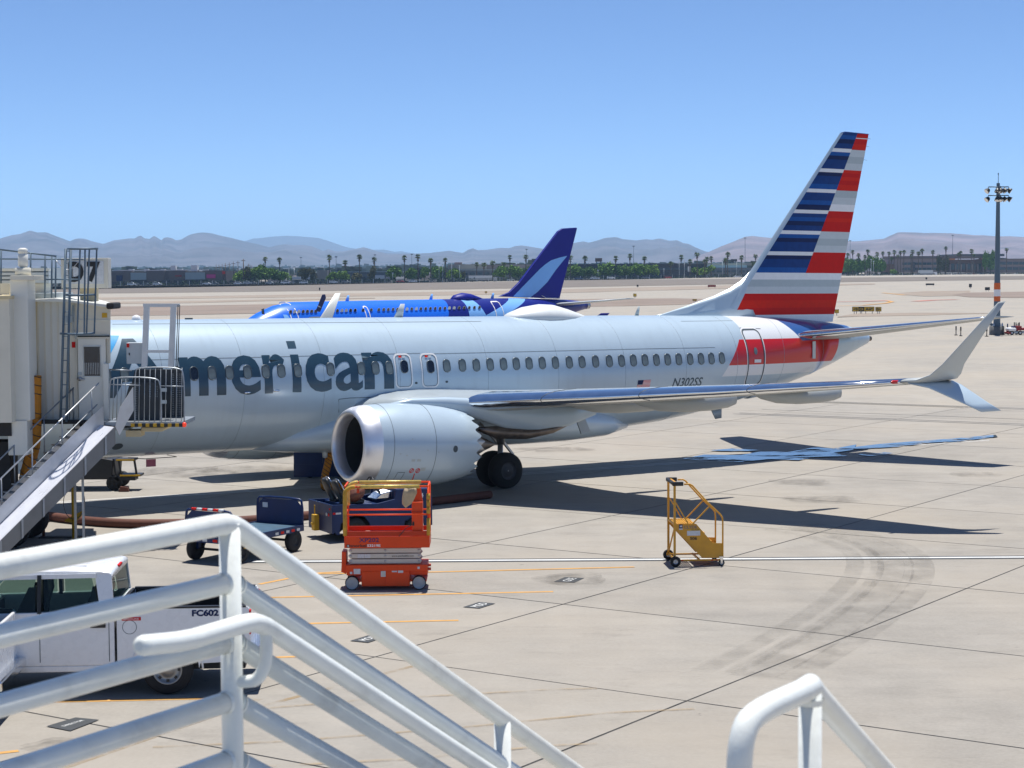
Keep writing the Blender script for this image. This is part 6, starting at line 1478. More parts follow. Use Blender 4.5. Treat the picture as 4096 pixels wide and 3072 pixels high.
jbar('gate_rail', [(945, 190), (1210, 197)], 45.3, .014, 'galv', K); jbar('gate_rail', [(930, 490), (1010, 497)], 45.3, .014, 'galv', K); jbar('enclosure_rail', [(1390, 203), (1590, 206)], 45.5, .014, 'galv', K); jbar('enclosure_rail', [(925, 60), (1140, 70)], 46.2, .018, 'galv', K)
for y_ in (222, 325): jbox('placard', (1392, y_), (1440, y_+30), 45.28, .01, 'mgrey', K)
jbox('gate_post', (888, 10), (940, 500), 45.85, .14, 'bridge_w', K, bev=.01)
# ---------------------------------------------------------------- service stairs and baggage chute, running down to the left
Tt, Bt = at(430.6, 1707, 45.0), at(14, 2121, 43.2)
dd_ = Vector((Bt.x-Tt.x, Bt.y-Tt.y, 0)); RUN = dd_.length; dd_.normalize(); nn_ = Vector((-dd_.y, dd_.x, 0)); drop = (Tt.z-Bt.z)/RUN
if nn_.x < 0: nn_ = -nn_
def F(s_, n_, h_): return Tt + dd_*s_ + nn_*n_ + Vector((0, 0, -drop*s_+h_))
s_end = (Tt.z-.12)/drop
ck = empty('baggage_chute', 'bright metal baggage chute sloping down beside the service stairs', 'chute', (Tt.x, Tt.y, 0)); CO = Vector((Tt.x, Tt.y, 0))
def ribbon(pa, pb, s0, s1, th, name, m, par, org):
    """plank between two lines (n, h) running from s0 to s1"""
    A = [F(s0, *pa), F(s0, *pb), F(s1, *pb), F(s1, *pa)]; nv = (A[1]-A[0]).cross(A[3]-A[0]).normalized()*th
    return MB().add([p-org for p in A]+[p+nv-org for p in A], [(0, 1, 2, 3), (7, 6, 5, 4), (0, 1, 5, 4), (1, 2, 6, 5), (2, 3, 7, 6), (3, 0, 4, 7)]).build(name, M[m], par)
ribbon((-.34, 0), (.34, 0), 0, s_end, -.02, 'slide_bed', 'slide', ck, CO)
for n_ in (-.2, 0, .2): ribbon((n_-.012, .015), (n_+.012, .015), 0, s_end, .012, 'slide_rib', 'slide', ck, CO)
ribbon((-.36, -.06), (-.38, .42), -.1, s_end, -.02, 'side_wall', 'pale_alu', ck, CO); ribbon((.36, -.40), (.36, .03), 0, s_end, .02, 'side_wall', 'chute_shaded', ck, CO)
for k in range(6): ribbon((.383, -.40), (.383, .02), .25+.55*k, .30+.55*k, .025, 'wall_rib', 'galv', ck, CO)
P = [F(0, .37, .02), F(-.12, .37, .36), F(-.5, .37, .55), F(-.5, .37, -.02), F(-.1, .37, -.28)]
MB().add([p-CO for p in P]+[p+nn_*.02-CO for p in P], [(0, 1, 2, 3, 4), (9, 8, 7, 6, 5)]+[(i, (i+1) % 5, 5+(i+1) % 5, 5+i) for i in range(5)]).build('guard_plate', M['pale_alu'], ck)
for s_ in (.8, s_end-.4):
    for n_ in (-.2, .2): q = F(s_, n_, -.05); MB().bar(q-CO, Vector((q.x, q.y, 0))-CO, .05).build('support_leg', M['galv'], ck)
ss = empty('service_stairs', 'grey metal service stairs with handrails climbing to the bridge door', 'stairs', (Tt.x, Tt.y, 0))
n1, n2 = -.5, -1.45
nst = int(s_end/.215)
for k in range(nst):
    s_ = .12+.215*k; P = [F(s_, n1, -.02), F(s_, n2, -.02), F(s_, n2, -.02)+dd_*.22, F(s_, n1, -.02)+dd_*.22]; P = [Vector((p.x, p.y, P[0].z)) for p in P]
    MB().add([p-CO for p in P]+[p-CO-Vector((0, 0, .03)) for p in P], [(0, 1, 2, 3), (7, 6, 5, 4), (0, 1, 5, 4), (1, 2, 6, 5), (2, 3, 7, 6), (3, 0, 4, 7)]).build('tread', M['galv'], ss)
for n_ in (n1, n2):
    ribbon((n_, -.22), (n_, .06), 0, s_end, .03, 'stringer', 'pale_alu', ss, CO)
    MB().tube([F(-.05, n_, 1.0)-CO, F(s_end, n_, 1.0)-CO], .02, 8).build('handrail', M['galv'] if n_ == n2 else M['pale_alu'], ss); MB().tube([F(.0, n_, .52)-CO, F(s_end, n_, .52)-CO], .016, 8).build('mid_rail', M['galv'], ss)
    for s_ in (.15, .95, 1.75, 2.55, 3.3):
        if s_ < s_end: MB().tube([F(s_, n_, 0)-CO, F(s_, n_, 1.0)-CO], .018, 8).build('baluster', M['galv'], ss)
P = [F(0, n1+.2, 0), F(0, n2, 0), F(0, n2, 0)-dd_*1.3, F(0, n1+.2, 0)-dd_*1.3]
MB().add([p-CO for p in P]+[p-CO-Vector((0, 0, .08)) for p in P], [(0, 1, 2, 3), (7, 6, 5, 4), (0, 1, 5, 4), (1, 2, 6, 5), (2, 3, 7, 6), (3, 0, 4, 7)]).build('landing', M['dark'], ss)
# ---------------------------------------------------------------- hoses
def duct(name, label, pts, r_, m, rings=True, step=.22, rm='black'):
    P = smooth_path(pts, 2); o = MB().tube(P, r_, 14).build(name, M[m]); tag(o, label, 'hose')
    if rings:
        L = 0; last = -9; 
        for a, b_ in zip(P[:-1], P[1:]):
            L += (b_-a).length
            if L-last > step:
                last = L; d_ = (b_-a).normalized(); ref = Vector((0, 1, 0)) if abs(d_.y) < .8 else Vector((1, 0, 0)); u_ = d_.cross(ref).normalized(); w_ = d_.cross(u_)
                MB().tube([a+(u_*math.cos(t_)+w_*math.sin(t_))*r_*1.01+d_*(.05*math.cos(t_)) for t_ in [2*math.pi*j/16 for j in range(16)]], .012, 4, closed=True).build('hose_rib', M[rm], o)
    return o
duct('air_hose', 'orange ribbed air hose hanging beside the bridge column', [J(302, 1300, 45.6), J(302, 1690, 45.6), K(305, 480, 45.6), K(300, 700, 45.6), K(255, 860, 45.7), K(215, 1010, 45.8), Vector((K(150, 1000, 45.8).x, 46.0, .16))], .155, 'hose_y')
g_ = [gp(*c_) for c_ in ((60, 2060), (230, 2092), (420, 2112), (600, 2117), (800, 2112), (1000, 2101), (1225, 2083), (1500, 2052), (1800, 2016), (1960, 1996))]
o = duct('air_duct', 'brown flat air duct snaking over the apron below the aircraft', [Vector((p.x, p.y+.13, .12)) for p in g_], .12, 'hose_b', False)
hp_ = at(1315, 1795, 56.5)
duct('air_hose', 'dark yellow ribbed hose dropping from the aircraft belly', [Vector((hp_.x+.02, 56.5, 1.32)), Vector((hp_.x, 56.45, .95)), Vector((hp_.x-.12, 56.4, .5)), Vector((hp_.x-.16, 56.45, .16)), Vector((hp_.x-.1, 56.7, .12)), Vector((hp_.x+.5, 57.0, .12)), Vector((hp_.x+1.6, 57.0, .12))], .115, 'hose_y', True, .07)
# hose reel stand: yellow post with a wire hoop
q = gp(640*.463, 1450+1520*.463)
hs = empty('hose_stand', 'yellow hose stand with a thin wire hoop under the chute', 'stand', (q.x, q.y, 0))
MB().tube([(0, 0, 0), (0, 0, 1.3)], .05, 8).prism([(-.22, .48), (-.05, .56), (0, 1.0), (.05, .62), (.25, .72), (.25, .62), (.05, .42), (-.05, .40), (-.22, .44)], 'y', -.03, .03).build('post', M['hazard_y'], hs)
MB().tube([(.02+.27*math.cos(t_), .05*math.sin(t_), .92+.42*math.sin(t_)) for t_ in [2*math.pi*j/30 for j in range(30)]], .010, 5, closed=True).build('hoop', M['hot_metal'], hs)
MB().tube([(-.82, .2, 0), (-.82, .2, .75)], .04, 8).build('side_post', M['hose_b'], hs); MB().b2((-.9, .0, .0), (.2, .3, .03)).build('base_plate', M['dark'], hs)
# dark belt loader beside the nose gear, in the aircraft's shade
q = gp(990*.463, 1450+1112*.463); M['soot'] = mat('black_vehicle_paint', (.012, .013, .016), .5, 0, .2, 5)
bl = empty('belt_loader', 'black ramp vehicle with yellow edged steps under the aircraft nose', 'ramp vehicle', (q.x, q.y, 0))
MB().prism([(-2.9, .35), (-.1, .35), (-.05, .95), (-.6, 1.05), (-1.0, 1.18), (-2.9, 1.18)], 'y', .1, 1.5).build('body', M['soot'], bl, bevel=.03)
for x_ in (-.05, -2.3):
    for y_ in (.2, 1.4): wheel((x_, y_, .24), .24, .2, bl, 'y', M['dark'], .5)
for (x0, x1, z) in ((.05, .60, .98), (.15, .78, .50)): s1_ = MB().b2((x0, .1, z-.06), (x1, .7, z)).build('step', M['soot'], bl); MB().b2((x0, .085, z-.05), (x1, .1, z+.004)).build('step_nosing', M['hazard_y'], bl)
for x_ in (.02, .18, .66): MB().bar((x_, .2, .4), (x_-.08, .2, .98), .06).build('step_support', M['soot'], bl)
MB().b2((.0, .1, .32), (.62, .6, .42)).build('step_frame', M['soot'], bl)
MB().b2((-1.0, .2, 1.1), (-.3, 1.3, 1.16)).bar((-1.2, .3, 1.15), (-.4, .3, 1.22), .05).build('console', M['soot'], bl)
tag(MB().prism([(.0, 0), (.32, 0), (.28, .14), (.05, .16)], 'y', -.1, .12).build('wheel_chock', M['hose_b'], None, (q.x+.16, q.y-.1, 0)), 'brown rubber wheel chock in front of the black ramp vehicle', 'wheel chock')
# navy enclosed cart beyond the fuselage
q = at(1175, 1900, 60.2)
nc_ = empty('enclosed_cart', 'navy enclosed baggage cart half hidden behind the left engine', 'baggage cart', (q.x, 60.2, 0))
MB().b2((0, 0, .42), (2.9, 1.5, 1.75)).build('box_body', M['navy'], nc_, bevel=.03); MB().b2((-.02, -.02, 1.75), (2.92, 1.52, 1.8)).build('roof', M['navy'], nc_)
MB().b2((.0, -.006, .05), (2.9, .03, .46)).build('skirt', M['navy'], nc_)
for x_ in (.5, 2.4):
    for y_ in (.2, 1.3): wheel((x_, y_, .22), .22, .16, nc_, 'y', M['dark'], .5)
for x_ in (.95, 1.9): MB().b2((x_-.01, -.012, .5), (x_+.01, -.0005, 1.7)).build('curtain_edge', M['line'], nc_)
# small items on the aircraft
MB().lathe([(0, .01), (.02, .075), (.24, .085), (.34, .05), (.36, .01)], 12, 'z', L3(bk(1300, 1800, 1, .9)[0], .9, 1.02)).build('service_hatch', M['lgrey'], ac)
o = MB(); o.tube([L3(-11.1, .2, 1.28), L3(-10.6, .2, 1.22), L3(-9.6, .2, 1.23), L3(-9.9, .2, 1.30)], .012, 5); o.build('loop_antenna', M['black'], ac)
MB().b2((-10.55, -.2, .98), (-10.25, -.19, 1.2)).build('warning_streamer', mat('pink_streamer', (.55, .16, .20), .8), ac)
# wing tip of an aircraft parked behind
p = at(1268, 1262, 112)
wt_ = empty('hidden_airliner_wing', 'grey wing tip with navy winglet showing above the silver fuselage', 'wing', (p.x, 112, 0))
z0 = p.z
blade([((-.55, 0, z0-.15), (1.0, .6, z0-.15), .09, (0, 0, 1)), ((2.2, 5, z0-.9), (4.5, 5.6, z0-.9), .1, (0, 0, 1)), ((8, 16, z0-2.2), (13, 17, z0-2.2), .12, (0, 0, 1))], M['mgrey'], 'wing_panel', wt_, 7)
pa = [at(*c_, 112) for c_ in ((1262, 1245), (1289, 1178), (1301, 1177), (1304, 1192), (1281, 1248))]
M['navy_wl'] = mat('winglet_navy_paint', (.008, .018, .10), .35, 0, .05)
MB().prism([(q.x-p.x, q.z) for q in pa], 'y', -.06, .06).build('winglet', M['navy_wl'], wt_, bevel=.03)
pa = [at(*c_, 112) for c_ in ((1269, 1222), (1278, 1224), (1287, 1231), (1276, 1228))]
MB().prism([(q.x-p.x, q.z) for q in pa], 'y', -.075, -.062).build('winglet_mark', M['placard'], wt_)
# ================================================================ AIRFIELD OBJECTS
M['sign_y'] = mat('sign_yellow', (.60, .38, .03), .6, 0, .06, 2); M['sign_r'] = mat('sign_red', (.28, .02, .02), .6); M['sign_k'] = mat('sign_back', (.03, .03, .032), .6); M['mast'] = mat('mast_blue_grey', (.10, .145, .185), .5, .3, .06, 1)
M['concrete_base'] = mat('mast_base_concrete', (.13, .135, .135), .9); M['safety_orange'] = mat('safety_orange', (.70, .13, .015), .6)
def sign_board(name, label, u0, u1, vb, hpx, faces, D=None):
    """faces: (u0, u1, material, text)"""
    p = tp((u0+u1)/2, vb); D = p.y; z0 = terrain(p.x, p.y); k = D/F_PX
    r = empty(name, label, 'sign', (p.x, p.y, z0)); H_ = hpx*k
    for (a, b_, m, txt) in faces:
        xa, xb = (a-(u0+u1)/2)*k, (b_-(u0+u1)/2)*k
        MB().b2((xa, -.12, .35), (xb, .12, .35+H_)).build('sign_panel', M['sign_k'], r); f_ = MB().b2((xa+.04, -.15, .40), (xb-.04, -.122, .30+H_)).build('sign_face', M[m], r)
        if txt: w_ = (xb-xa)*.72; lettering(txt, (xa+(xb-xa)*.14, -.156, .35+H_*.2), EX, EZ, w_, H_*.58, M['black'] if m == 'sign_y' else M['sign_y'], f_, 'sign_lettering', .03)
        for x_ in (xa+.3, xb-.3): MB().tube([(x_, 0, 0), (x_, 0, .36)], .05, 6).build('sign_leg', M['dull_metal'], r)
    return r
c6k = lambda a, c_: (3300+a/2.3706, 700+c_/2.3706)
sign_board('taxiway_sign', 'long yellow taxiway sign reading B, C4 and A4', 3409, 3497, 1255, 19, ((3409, 3434, 'sign_y', '<B'), (3434, 3455, 'sign_k', 'C4'), (3455, 3497, 'sign_y', 'A4^')))
sign_board('taxiway_sign', 'short yellow taxiway sign with the letter B, right of the long one', 3502, 3525, 1255, 18, ((3502, 3525, 'sign_y', 'B>'),))
sign_board('taxiway_sign', 'amber taxiway sign half hidden behind the striped fin', 3339, 3355, 1262, 15, ((3339, 3355, 'sign_y', None),))
sign_board('taxiway_sign', 'small amber sign above the dorsal fin of the silver airliner', 2770, 2787, 1210, 7, ((2770, 2787, 'sign_y', None),))
sign_board('runway_sign', 'long dark red runway sign left of the striped fin', 2831, 2863, 1152, 8, ((2831, 2863, 'sign_r', None),))
sign_board('taxiway_sign', 'square amber sign on the brown infield right of the navy tail', 2533, 2546, 1192, 12, ((2533, 2546, 'sign_y', None),))
sign_board('taxiway_sign', 'tiny grey-green sign on the tan strip right of the navy tail', 2547, 2554, 1151, 8, ((2547, 2554, 'sign_k', None),))
sign_board('runway_sign', 'black sign board seen from behind, left of the light mast', 3703, 3737, 1145, 7, ((3703, 3737, 'sign_k', None),))
sign_board('runway_sign', 'tall black sign back nearest the light mast on the left', 3876, 3887, 1154, 14, ((3876, 3887, 'sign_k', None),))
sign_board('runway_sign', 'square black sign back touching the light mast from the left', 3940, 3959, 1166, 12, ((3940, 3959, 'sign_k', None),))
sign_board('runway_sign', 'tiny black sign on the far gravel strip above the others', 3702, 3709, 1120, 7, ((3702, 3709, 'sign_k', None),))
sign_board('taxiway_sign', 'little brown sign on the taxiway left of the navy tail', 1939, 1949, 1176, 6, ((1939, 1949, 'sign_y', None),))
sign_board('runway_sign', 'dark marker post sign beyond the blue airliner nose', 1276, 1281, 1163, 9, ((1276, 1281, 'sign_k', None),))
# light mast
p = tp(3987, 1339); k = p.y/F_PX; zb = terrain(p.x, p.y)
mast = empty('light_mast', 'tall apron light mast with two rows of floodlights', 'light mast', (p.x, p.y, zb)); Hm = (1339-735)*k
MB().lathe([(0, .8), (.08, .8), (.08, .55)], 8, 'z', (0, 0, 0)).lathe([(.05, .78), (.85, .78), (.9, .6), (.92, .0)], 12, 'z').build('base', M['concrete_base'], mast)
for a in range(4): MB().lathe([(0, .10), (.22, .08), (.35, .02)], 8, 'z', (.62*math.cos(R(45+90*a)), .62*math.sin(R(45+90*a)), .9)).build('anchor_cap', M['dull_metal'], mast)
MB().lathe([(.9, .36), (Hm*.5, .27), (Hm, .17)], 14, 'z').build('pole', M['mast'], mast)
MB().tube([(0, 0, Hm), (0, 0, Hm+.9)], .03, 6).lathe([(Hm+.85, .05), (Hm+1.0, .06), (Hm+1.05, .01)], 8, 'z').build('lightning_rod', M['mast'], mast)
for vb, vt, m in ((1205, 1185, 'safety_orange'), (1185, 1158, 'white'), (1158, 1132, 'safety_orange')): z0, z1 = (1339-vb)*k, (1339-vt)*k; MB().lathe([(z0, .335), (z1, .33)], 14, 'z').build('marker_band', M[m], mast)
MB().b2((-.75, -.1, (1339-1302)*k), (-.36, .1, (1339-1294)*k)).build('control_box', M['mast'], mast)
for zr in ((1339-750)*k, (1339-784)*k):
    MB().tube([(-1.0, 0, zr), (1.05, 0, zr)], .06, 6).tube([(0, -.9, zr), (0, .9, zr)], .06, 6).build('crossarm', M['mast'], mast)
    for (x_, y_, ax, az) in ((-1.05, 0, -1, -.8), (-.2, -.5, -.2, -.9), (.05, -.8, 0, -1), (.62, -.2, .6, -.9), (1.12, 0, 1, -.7), (.4, .6, .3, -.8)):
        d_ = Vector((ax, -.35, az)).normalized(); c_ = Vector((x_, y_, zr-.35)); u_ = d_.cross(Vector((0, 1, .1))).normalized(); w_ = d_.cross(u_); vs, fs = [], []
        for i, (t_, rr) in enumerate(((-.22, .08), (-.12, .2), (.1, .27), (.22, .30), (.22, .27), (.12, .2), (.1, .01))):
            vs += [c_+d_*t_+(u_*math.cos(2*math.pi*j/12)+w_*math.sin(2*math.pi*j/12))*rr for j in range(12)]
        fs = [(i*12+j, i*12+(j+1) % 12, (i+1)*12+(j+1) % 12, (i+1)*12+j) for i in range(6) for j in range(12)]
        fl_ = MB().add(vs, fs, [0]*36+[1]*36, True).build('floodlight', [M['black'], M['chrome']], mast); MB().tube([Vector((x_*.95, y_*.95, zr)), c_], .04, 5).build('bracket', M['mast'], fl_)
# red service vehicle at the right edge, marker posts
q = tp(4085, 1340); k = q.y/F_PX
rv = empty('fuel_service_cart', 'red and white service vehicle with upright hose arms at the right edge', 'service vehicle', (q.x, q.y, terrain(q.x, q.y)))
def rb(a, b_, y0, y1, nm, m, bev=.03): f_ = lambda x_, y_: ((3900+x_*.0904-4085)*k, (1340-1250-y_*.0904)*k); A, B_ = f_(*a), f_(*b_); return MB().b2((A[0], y0, max(.12, B_[1])), (B_[0], y1, A[1])).build(nm, M[m], rv, bevel=bev)
rb((1510, 680), (1840, 830), 0, 1.6, 'tank', 'white', .12); rb((1460, 870), (1610, 990), 0, 1.5, 'front_box', 'sign_r'); rb((1690, 840), (2400, 930), .1, 1.5, 'chassis', 'mgrey'); rb((1840, 600), (2080, 800), .1, 1.5, 'hose_deck', 'sign_r'); rb((2080, 690), (2500, 790), .1, 1.5, 'rear_body', 'sign_r'); rb((1740, 610), (1850, 680), .2, 1.3, 'cab', 'blue2')
rb((1330, 955), (1470, 975), .3, 1.2, 'tow_bar', 'black', 0)
for (xa, xb, yt) in ((1800, 1830, 440), (1875, 1900, 445), (1930, 1945, 500), (1990, 2010, 465), (2020, 2050, 440)): rb((xa, yt), (xb, 620), .6, .75, 'hose_arm', 'sign_k', 0)
for x_ in (2010, 2420, 1640):
    for y_ in (.1, 1.5): wheel(((3900+x_*.0904-4085)*k, y_, .22), .22, .16, rv, 'y', M['lgrey'], .5)
for j, (u, v) in enumerate(((3824, 1341), (3843, 1344), (3947, 1346), (4030, 1330), (4012, 1340))):
    q = tp(u, v); tag(MB().lathe([(0, .18), (.06, .18), (.07, .05), (.5, .045), (.52, .07), (.9, .07), (.95, .02)], 8, 'z').build('marker_post', M['black'] if j != 3 else M['blue2'], None, (q.x, q.y, terrain(q.x, q.y))), 'slim dark marker post by the light mast, %s from the left' % nth(j), 'marker post', 'marker posts beside the light mast')

# ================================================================ BEYOND THE FENCE
L0 = [(-300, 1150), (434, 1146), (694, 1143), (1946, 1128.5), (2449, 1118.5), (3200, 1111), (4096, 1103), (4400, 1101)]
def l0(u):
    for a, b_ in zip(L0[:-1], L0[1:]):
        if u <= b_[0]: return a[1]+(b_[1]-a[1])*(u-a[0])/(b_[0]-a[0])
    return L0[-1][1]
def farp(u, extra=0.0):
    """ground point on the far boundary below pixel column u, moved back by extra metres"""
    D = 980+(u-434)*.058 if u < 2449 else 1097+(u-2449)*.17
    d = ray(u, l0(u)); P = CAM+d*((D+extra)/d.y); z = (CAM+d*(D/d.y)).z; return Vector((P.x, P.y, z)), (D+extra)/F_PX
# ground strip behind the boundary: verge, road
mb = MB(); us = list(range(-400, 4600, 100))
rows = [[farp(u, e_)[0] for u in us] for e_ in (-3, 30, 60, 400)]
for a, b_ in zip(rows[:-1], rows[1:]):
    for i in range(len(us)-1): mb.sheet([a[i]+Vector((0, 0, .2)), a[i+1]+Vector((0, 0, .2)), b_[i+1]+Vector((0, 0, .2)), b_[i]+Vector((0, 0, .2))])
struct(mb.build('perimeter_road', M['asphalt']), 'dark road and car parks along the far airport boundary')
M['fence'] = mat('dark_mesh_fence', (.045, .055, .055), .8, 0, .3, .3); M['hedge'] = mat('hedge_green', (.03, .06, .018), .9, 0, .35, .6)
# perimeter fence as a thin mesh with posts, hedge behind it
fr = empty('perimeter_fence', 'dark perimeter fence along the far boundary', 'fence')
for u in range(-300, 4300, 46):
    p, k = farp(u, 2); MB().b2((p.x-.12, p.y-.12, p.z), (p.x+.12, p.y+.12, p.z+2.6)).build('fence_post', M['dull_metal'], fr)
m, b, x = newmat('fence_mesh', .8); t = m.node_tree; b.inputs['Base Color'].default_value = (.05, .06, .06, 1)
tr = t.nodes.new('ShaderNodeBsdfTransparent'); ms = t.nodes.new('ShaderNodeMixShader'); ms.inputs[0].default_value = .5
t.links.new(tr.outputs[0], ms.inputs[1]); t.links.new(b.outputs[0], ms.inputs[2]); t.links.new(ms.outputs[0], t.nodes['Material Output'].inputs['Surface'])
mb = MB()
for i in range(len(us)-1):
    a, b_ = farp(us[i], 2)[0], farp(us[i+1], 2)[0]; mb.sheet([a, b_, b_+Vector((0, 0, 2.4)), a+Vector((0, 0, 2.4))])
mb.build('fence_mesh', m, fr)
rr_ = random.Random(3)
# --- foliage kit
def leafmat(name, c1, c2):
    m, b, x = newmat(name, .75, 0, .2); t = m.node_tree
    oi = t.nodes.new('ShaderNodeObjectInfo'); n1 = x.noise(x.coord(), .9, 3)
    f_ = x.add(x.mul(n1, .7), x.mul(oi.outputs['Random'], .4)); t.links.new(x.mix(f_, c1, c2), b.inputs['Base Color']); return m
M['leaf'] = leafmat('leaf_green', (.05, .115, .016), (.13, .25, .03)); M['leaf2'] = leafmat('leaf_bright_green', (.10, .19, .02), (.20, .32, .04)); M['leaf3'] = leafmat('leaf_olive', (.05, .06, .02), (.12, .11, .04)); M['palm_leaf'] = leafmat('palm_green', (.045, .085, .016), (.13, .17, .04))
M['bark'] = mat('bark', (.10, .075, .055), .9, 0, .2, 2); M['palm_bark'] = mat('palm_bark', (.115, .085, .065), .9, 0, .2, 3); M['dead_frond'] = mat('dead_frond', (.16, .11, .06), .9, 0, .2, 2)
def crown_mesh(seed, mt, n_=1100, flat=1.0):
    r_ = random.Random(seed); mb = MB(); lobes = [(Vector((r_.uniform(-.55, .55), r_.uniform(-.55, .55), r_.uniform(.15, .85))), r_.uniform(.28, .46)) for _ in range(9)]
    for _ in range(n_):
        c_, R_ = r_.choice(lobes); d_ = Vector((r_.gauss(0, 1), r_.gauss(0, 1), r_.gauss(0, 1))).normalized(); p = c_+d_*R_*r_.uniform(.55, 1.05)
        if p.z < .02: continue
        s_ = r_.uniform(.06, .125); a, b_ = Vector((r_.gauss(0, 1), r_.gauss(0, 1), r_.gauss(0, 1))).normalized(), Vector((r_.gauss(0, 1), r_.gauss(0, 1), r_.gauss(0, .6))).normalized()
        mb.add([p-a*s_, p+b_*s_, p+a*s_, p-b_*s_*.8], [(0, 1, 2, 3)])
    return mb.mesh('crown', mt)
crowns = {k: [crown_mesh(10*i+j, M[k]) for j in range(4)] for i, k in enumerate(('leaf', 'leaf2', 'leaf3'))}
mb = MB(); mb.tube([(0, 0, 0), (.02, .01, .5), (0, 0, 1.0)], [.06, .045, .03], 7)
for a in range(4): mb.tube([(0, 0, .75), (.16*math.cos(a*1.6), .16*math.sin(a*1.6), 1.12)], [.028, .012], 5)
trunk_me = mb.mesh('trunk', M['bark'])
tree_n = [0]
def far_tree(u, vt, wpx, kind='leaf', extra=22, vb=None):
    p, k = farp(u, extra); h_ = (l0(u)-vt)*k; w_ = wpx*k
    i = tree_n[0]; tree_n[0] += 1
    r = empty('leafy_tree', 'round %s tree, %s from the left beyond the airport fence' % ({'leaf': 'green', 'leaf2': 'bright green', 'leaf3': 'olive'}[kind], nth(i)), 'tree', p, rr_.uniform(0, 6), 'leafy trees beyond the airport fence')
    inst('trunk', trunk_me, r, sc=(h_*.5, h_*.5, h_*.42)); ck_ = h_*.26
    inst('crown', crowns[kind][i % 4], r, (0, 0, ck_), 0, (w_/1.45, w_/1.45, (h_-ck_)/1.12))
C5 = lambda a, c_: (300+a/2.011, 850+c_/2.011)
C6 = lambda a, c_: (1300+a/2.011, 850+c_/2.011)
C7 = lambda a, c_: (2300+a/2.011, 850+c_/2.011)
C8 = lambda a, c_: (3300+a/2.3706, 700+c_/2.3706)
TREES = [(C5(1320, 470), 90, 'leaf2'), (C5(1375, 445), 90, 'leaf3'), (C5(1440, 440), 110, 'leaf'), (C5(1500, 425), 130, 'leaf'), (C5(1560, 455), 130, 'leaf'), (C5(1630, 455), 120, 'leaf'), (C5(1690, 470), 90, 'leaf2'), (C5(1850, 440), 90, 'leaf3'), (C5(1915, 465), 60, 'leaf3'), (C5(2050, 505), 60, 'leaf2'), (C5(2090, 470), 90, 'leaf2'), (C5(2160, 470), 80, 'leaf2'),
         (C6(258, 490), 80, 'leaf3'), (C6(375, 440), 70, 'leaf3'), (C6(555, 430), 135, 'leaf'), (C6(690, 450), 95, 'leaf'), (C6(800, 443), 85, 'leaf'), (C6(915, 435), 110, 'leaf'), (C6(1030, 440), 105, 'leaf2'), (C6(1110, 470), 50, 'leaf3'), (C6(1412, 435), 135, 'leaf'), (C6(1555, 430), 135, 'leaf'), (C6(1640, 430), 90, 'leaf'), (C6(2010, 425), 130, 'leaf'), (C6(2145, 440), 95, 'leaf'),
         (C7(30, 428), 95, 'leaf'), (C7(135, 438), 100, 'leaf2'), (C7(250, 408), 140, 'leaf'), (C7(335, 430), 90, 'leaf'), (C7(400, 425), 90, 'leaf2'), (C7(485, 403), 140, 'leaf'), (C7(600, 420), 120, 'leaf2'), (C7(1035, 428), 140, 'leaf2'),
         (C8(215, 790), 110, 'leaf'), (C8(280, 800), 120, 'leaf'), (C8(345, 795), 120, 'leaf'), (C8(420, 775), 120, 'leaf'), (C8(480, 780), 120, 'leaf'), (C8(535, 785), 110, 'leaf'), (C8(650, 895), 70, 'leaf2'), (C8(1090, 770), 60, 'leaf3'), (C8(1140, 775), 70, 'leaf3'), (C8(1515, 715), 60, 'leaf'), (C8(1570, 725), 80, 'leaf')]
for (u, v), w_, kd in TREES: far_tree(u, v, w_/(2.011 if u < 3300 else 2.37), kd, 60 if v < 1050 and u > 3900 else 26)
# --- palms
def palm_crown(seed):
    r_ = random.Random(seed); mb = MB()
    for k in range(34):
        a = r_.uniform(0, 2*math.pi); el = r_.uniform(-.7, 1.3); L = r_.uniform(.75, 1.05); d_ = Vector((math.cos(a)*math.cos(el), math.sin(a)*math.cos(el), math.sin(el))); sd_ = Vector((-math.sin(a), math.cos(a), 0)); up_ = sd_.cross(d_)
        tip = d_*L - Vector((0, 0, .22*L))
        base = d_*.35*L
        for f_ in range(7):
            an = -1.1+2.2*f_/6; q = base+(d_*math.cos(an)+sd_*math.sin(an))*.62*L-Vector((0, 0, .14*abs(an)+.05)); wv = (sd_*math.cos(an)-d_*math.sin(an))*.05
            mb.add([base, base+(q-base)*.5+wv, q, base+(q-base)*.5-wv], [(0, 1, 2, 3)])
        mb.tube([(0, 0, 0), base], .02, 3, caps=False)
    return mb.mesh('crown', M['palm_leaf'])
pcs = [palm_crown(50+i) for i in range(4)]
mb = MB()
r_ = random.Random(5)
for k in range(60):
    a = r_.uniform(0, 6.28); z = r_.uniform(-1.0, -.1); q = Vector((.22*math.cos(a), .22*math.sin(a), z)); mb.add([q, q+Vector((.12*math.cos(a), .12*math.sin(a), -.35)), q+Vector((.05*math.cos(a+1), .05*math.sin(a+1), -.45))], [(0, 1, 2)])
skirt_me = mb.mesh('dead_skirt', M['dead_frond'])
ptr = MB().tube([(0, 0, 0), (.004, 0, .3), (.008, .002, .7), (0, 0, 1)], [.028, .021, .018, .017], 8).mesh('trunk', M['palm_bark'])
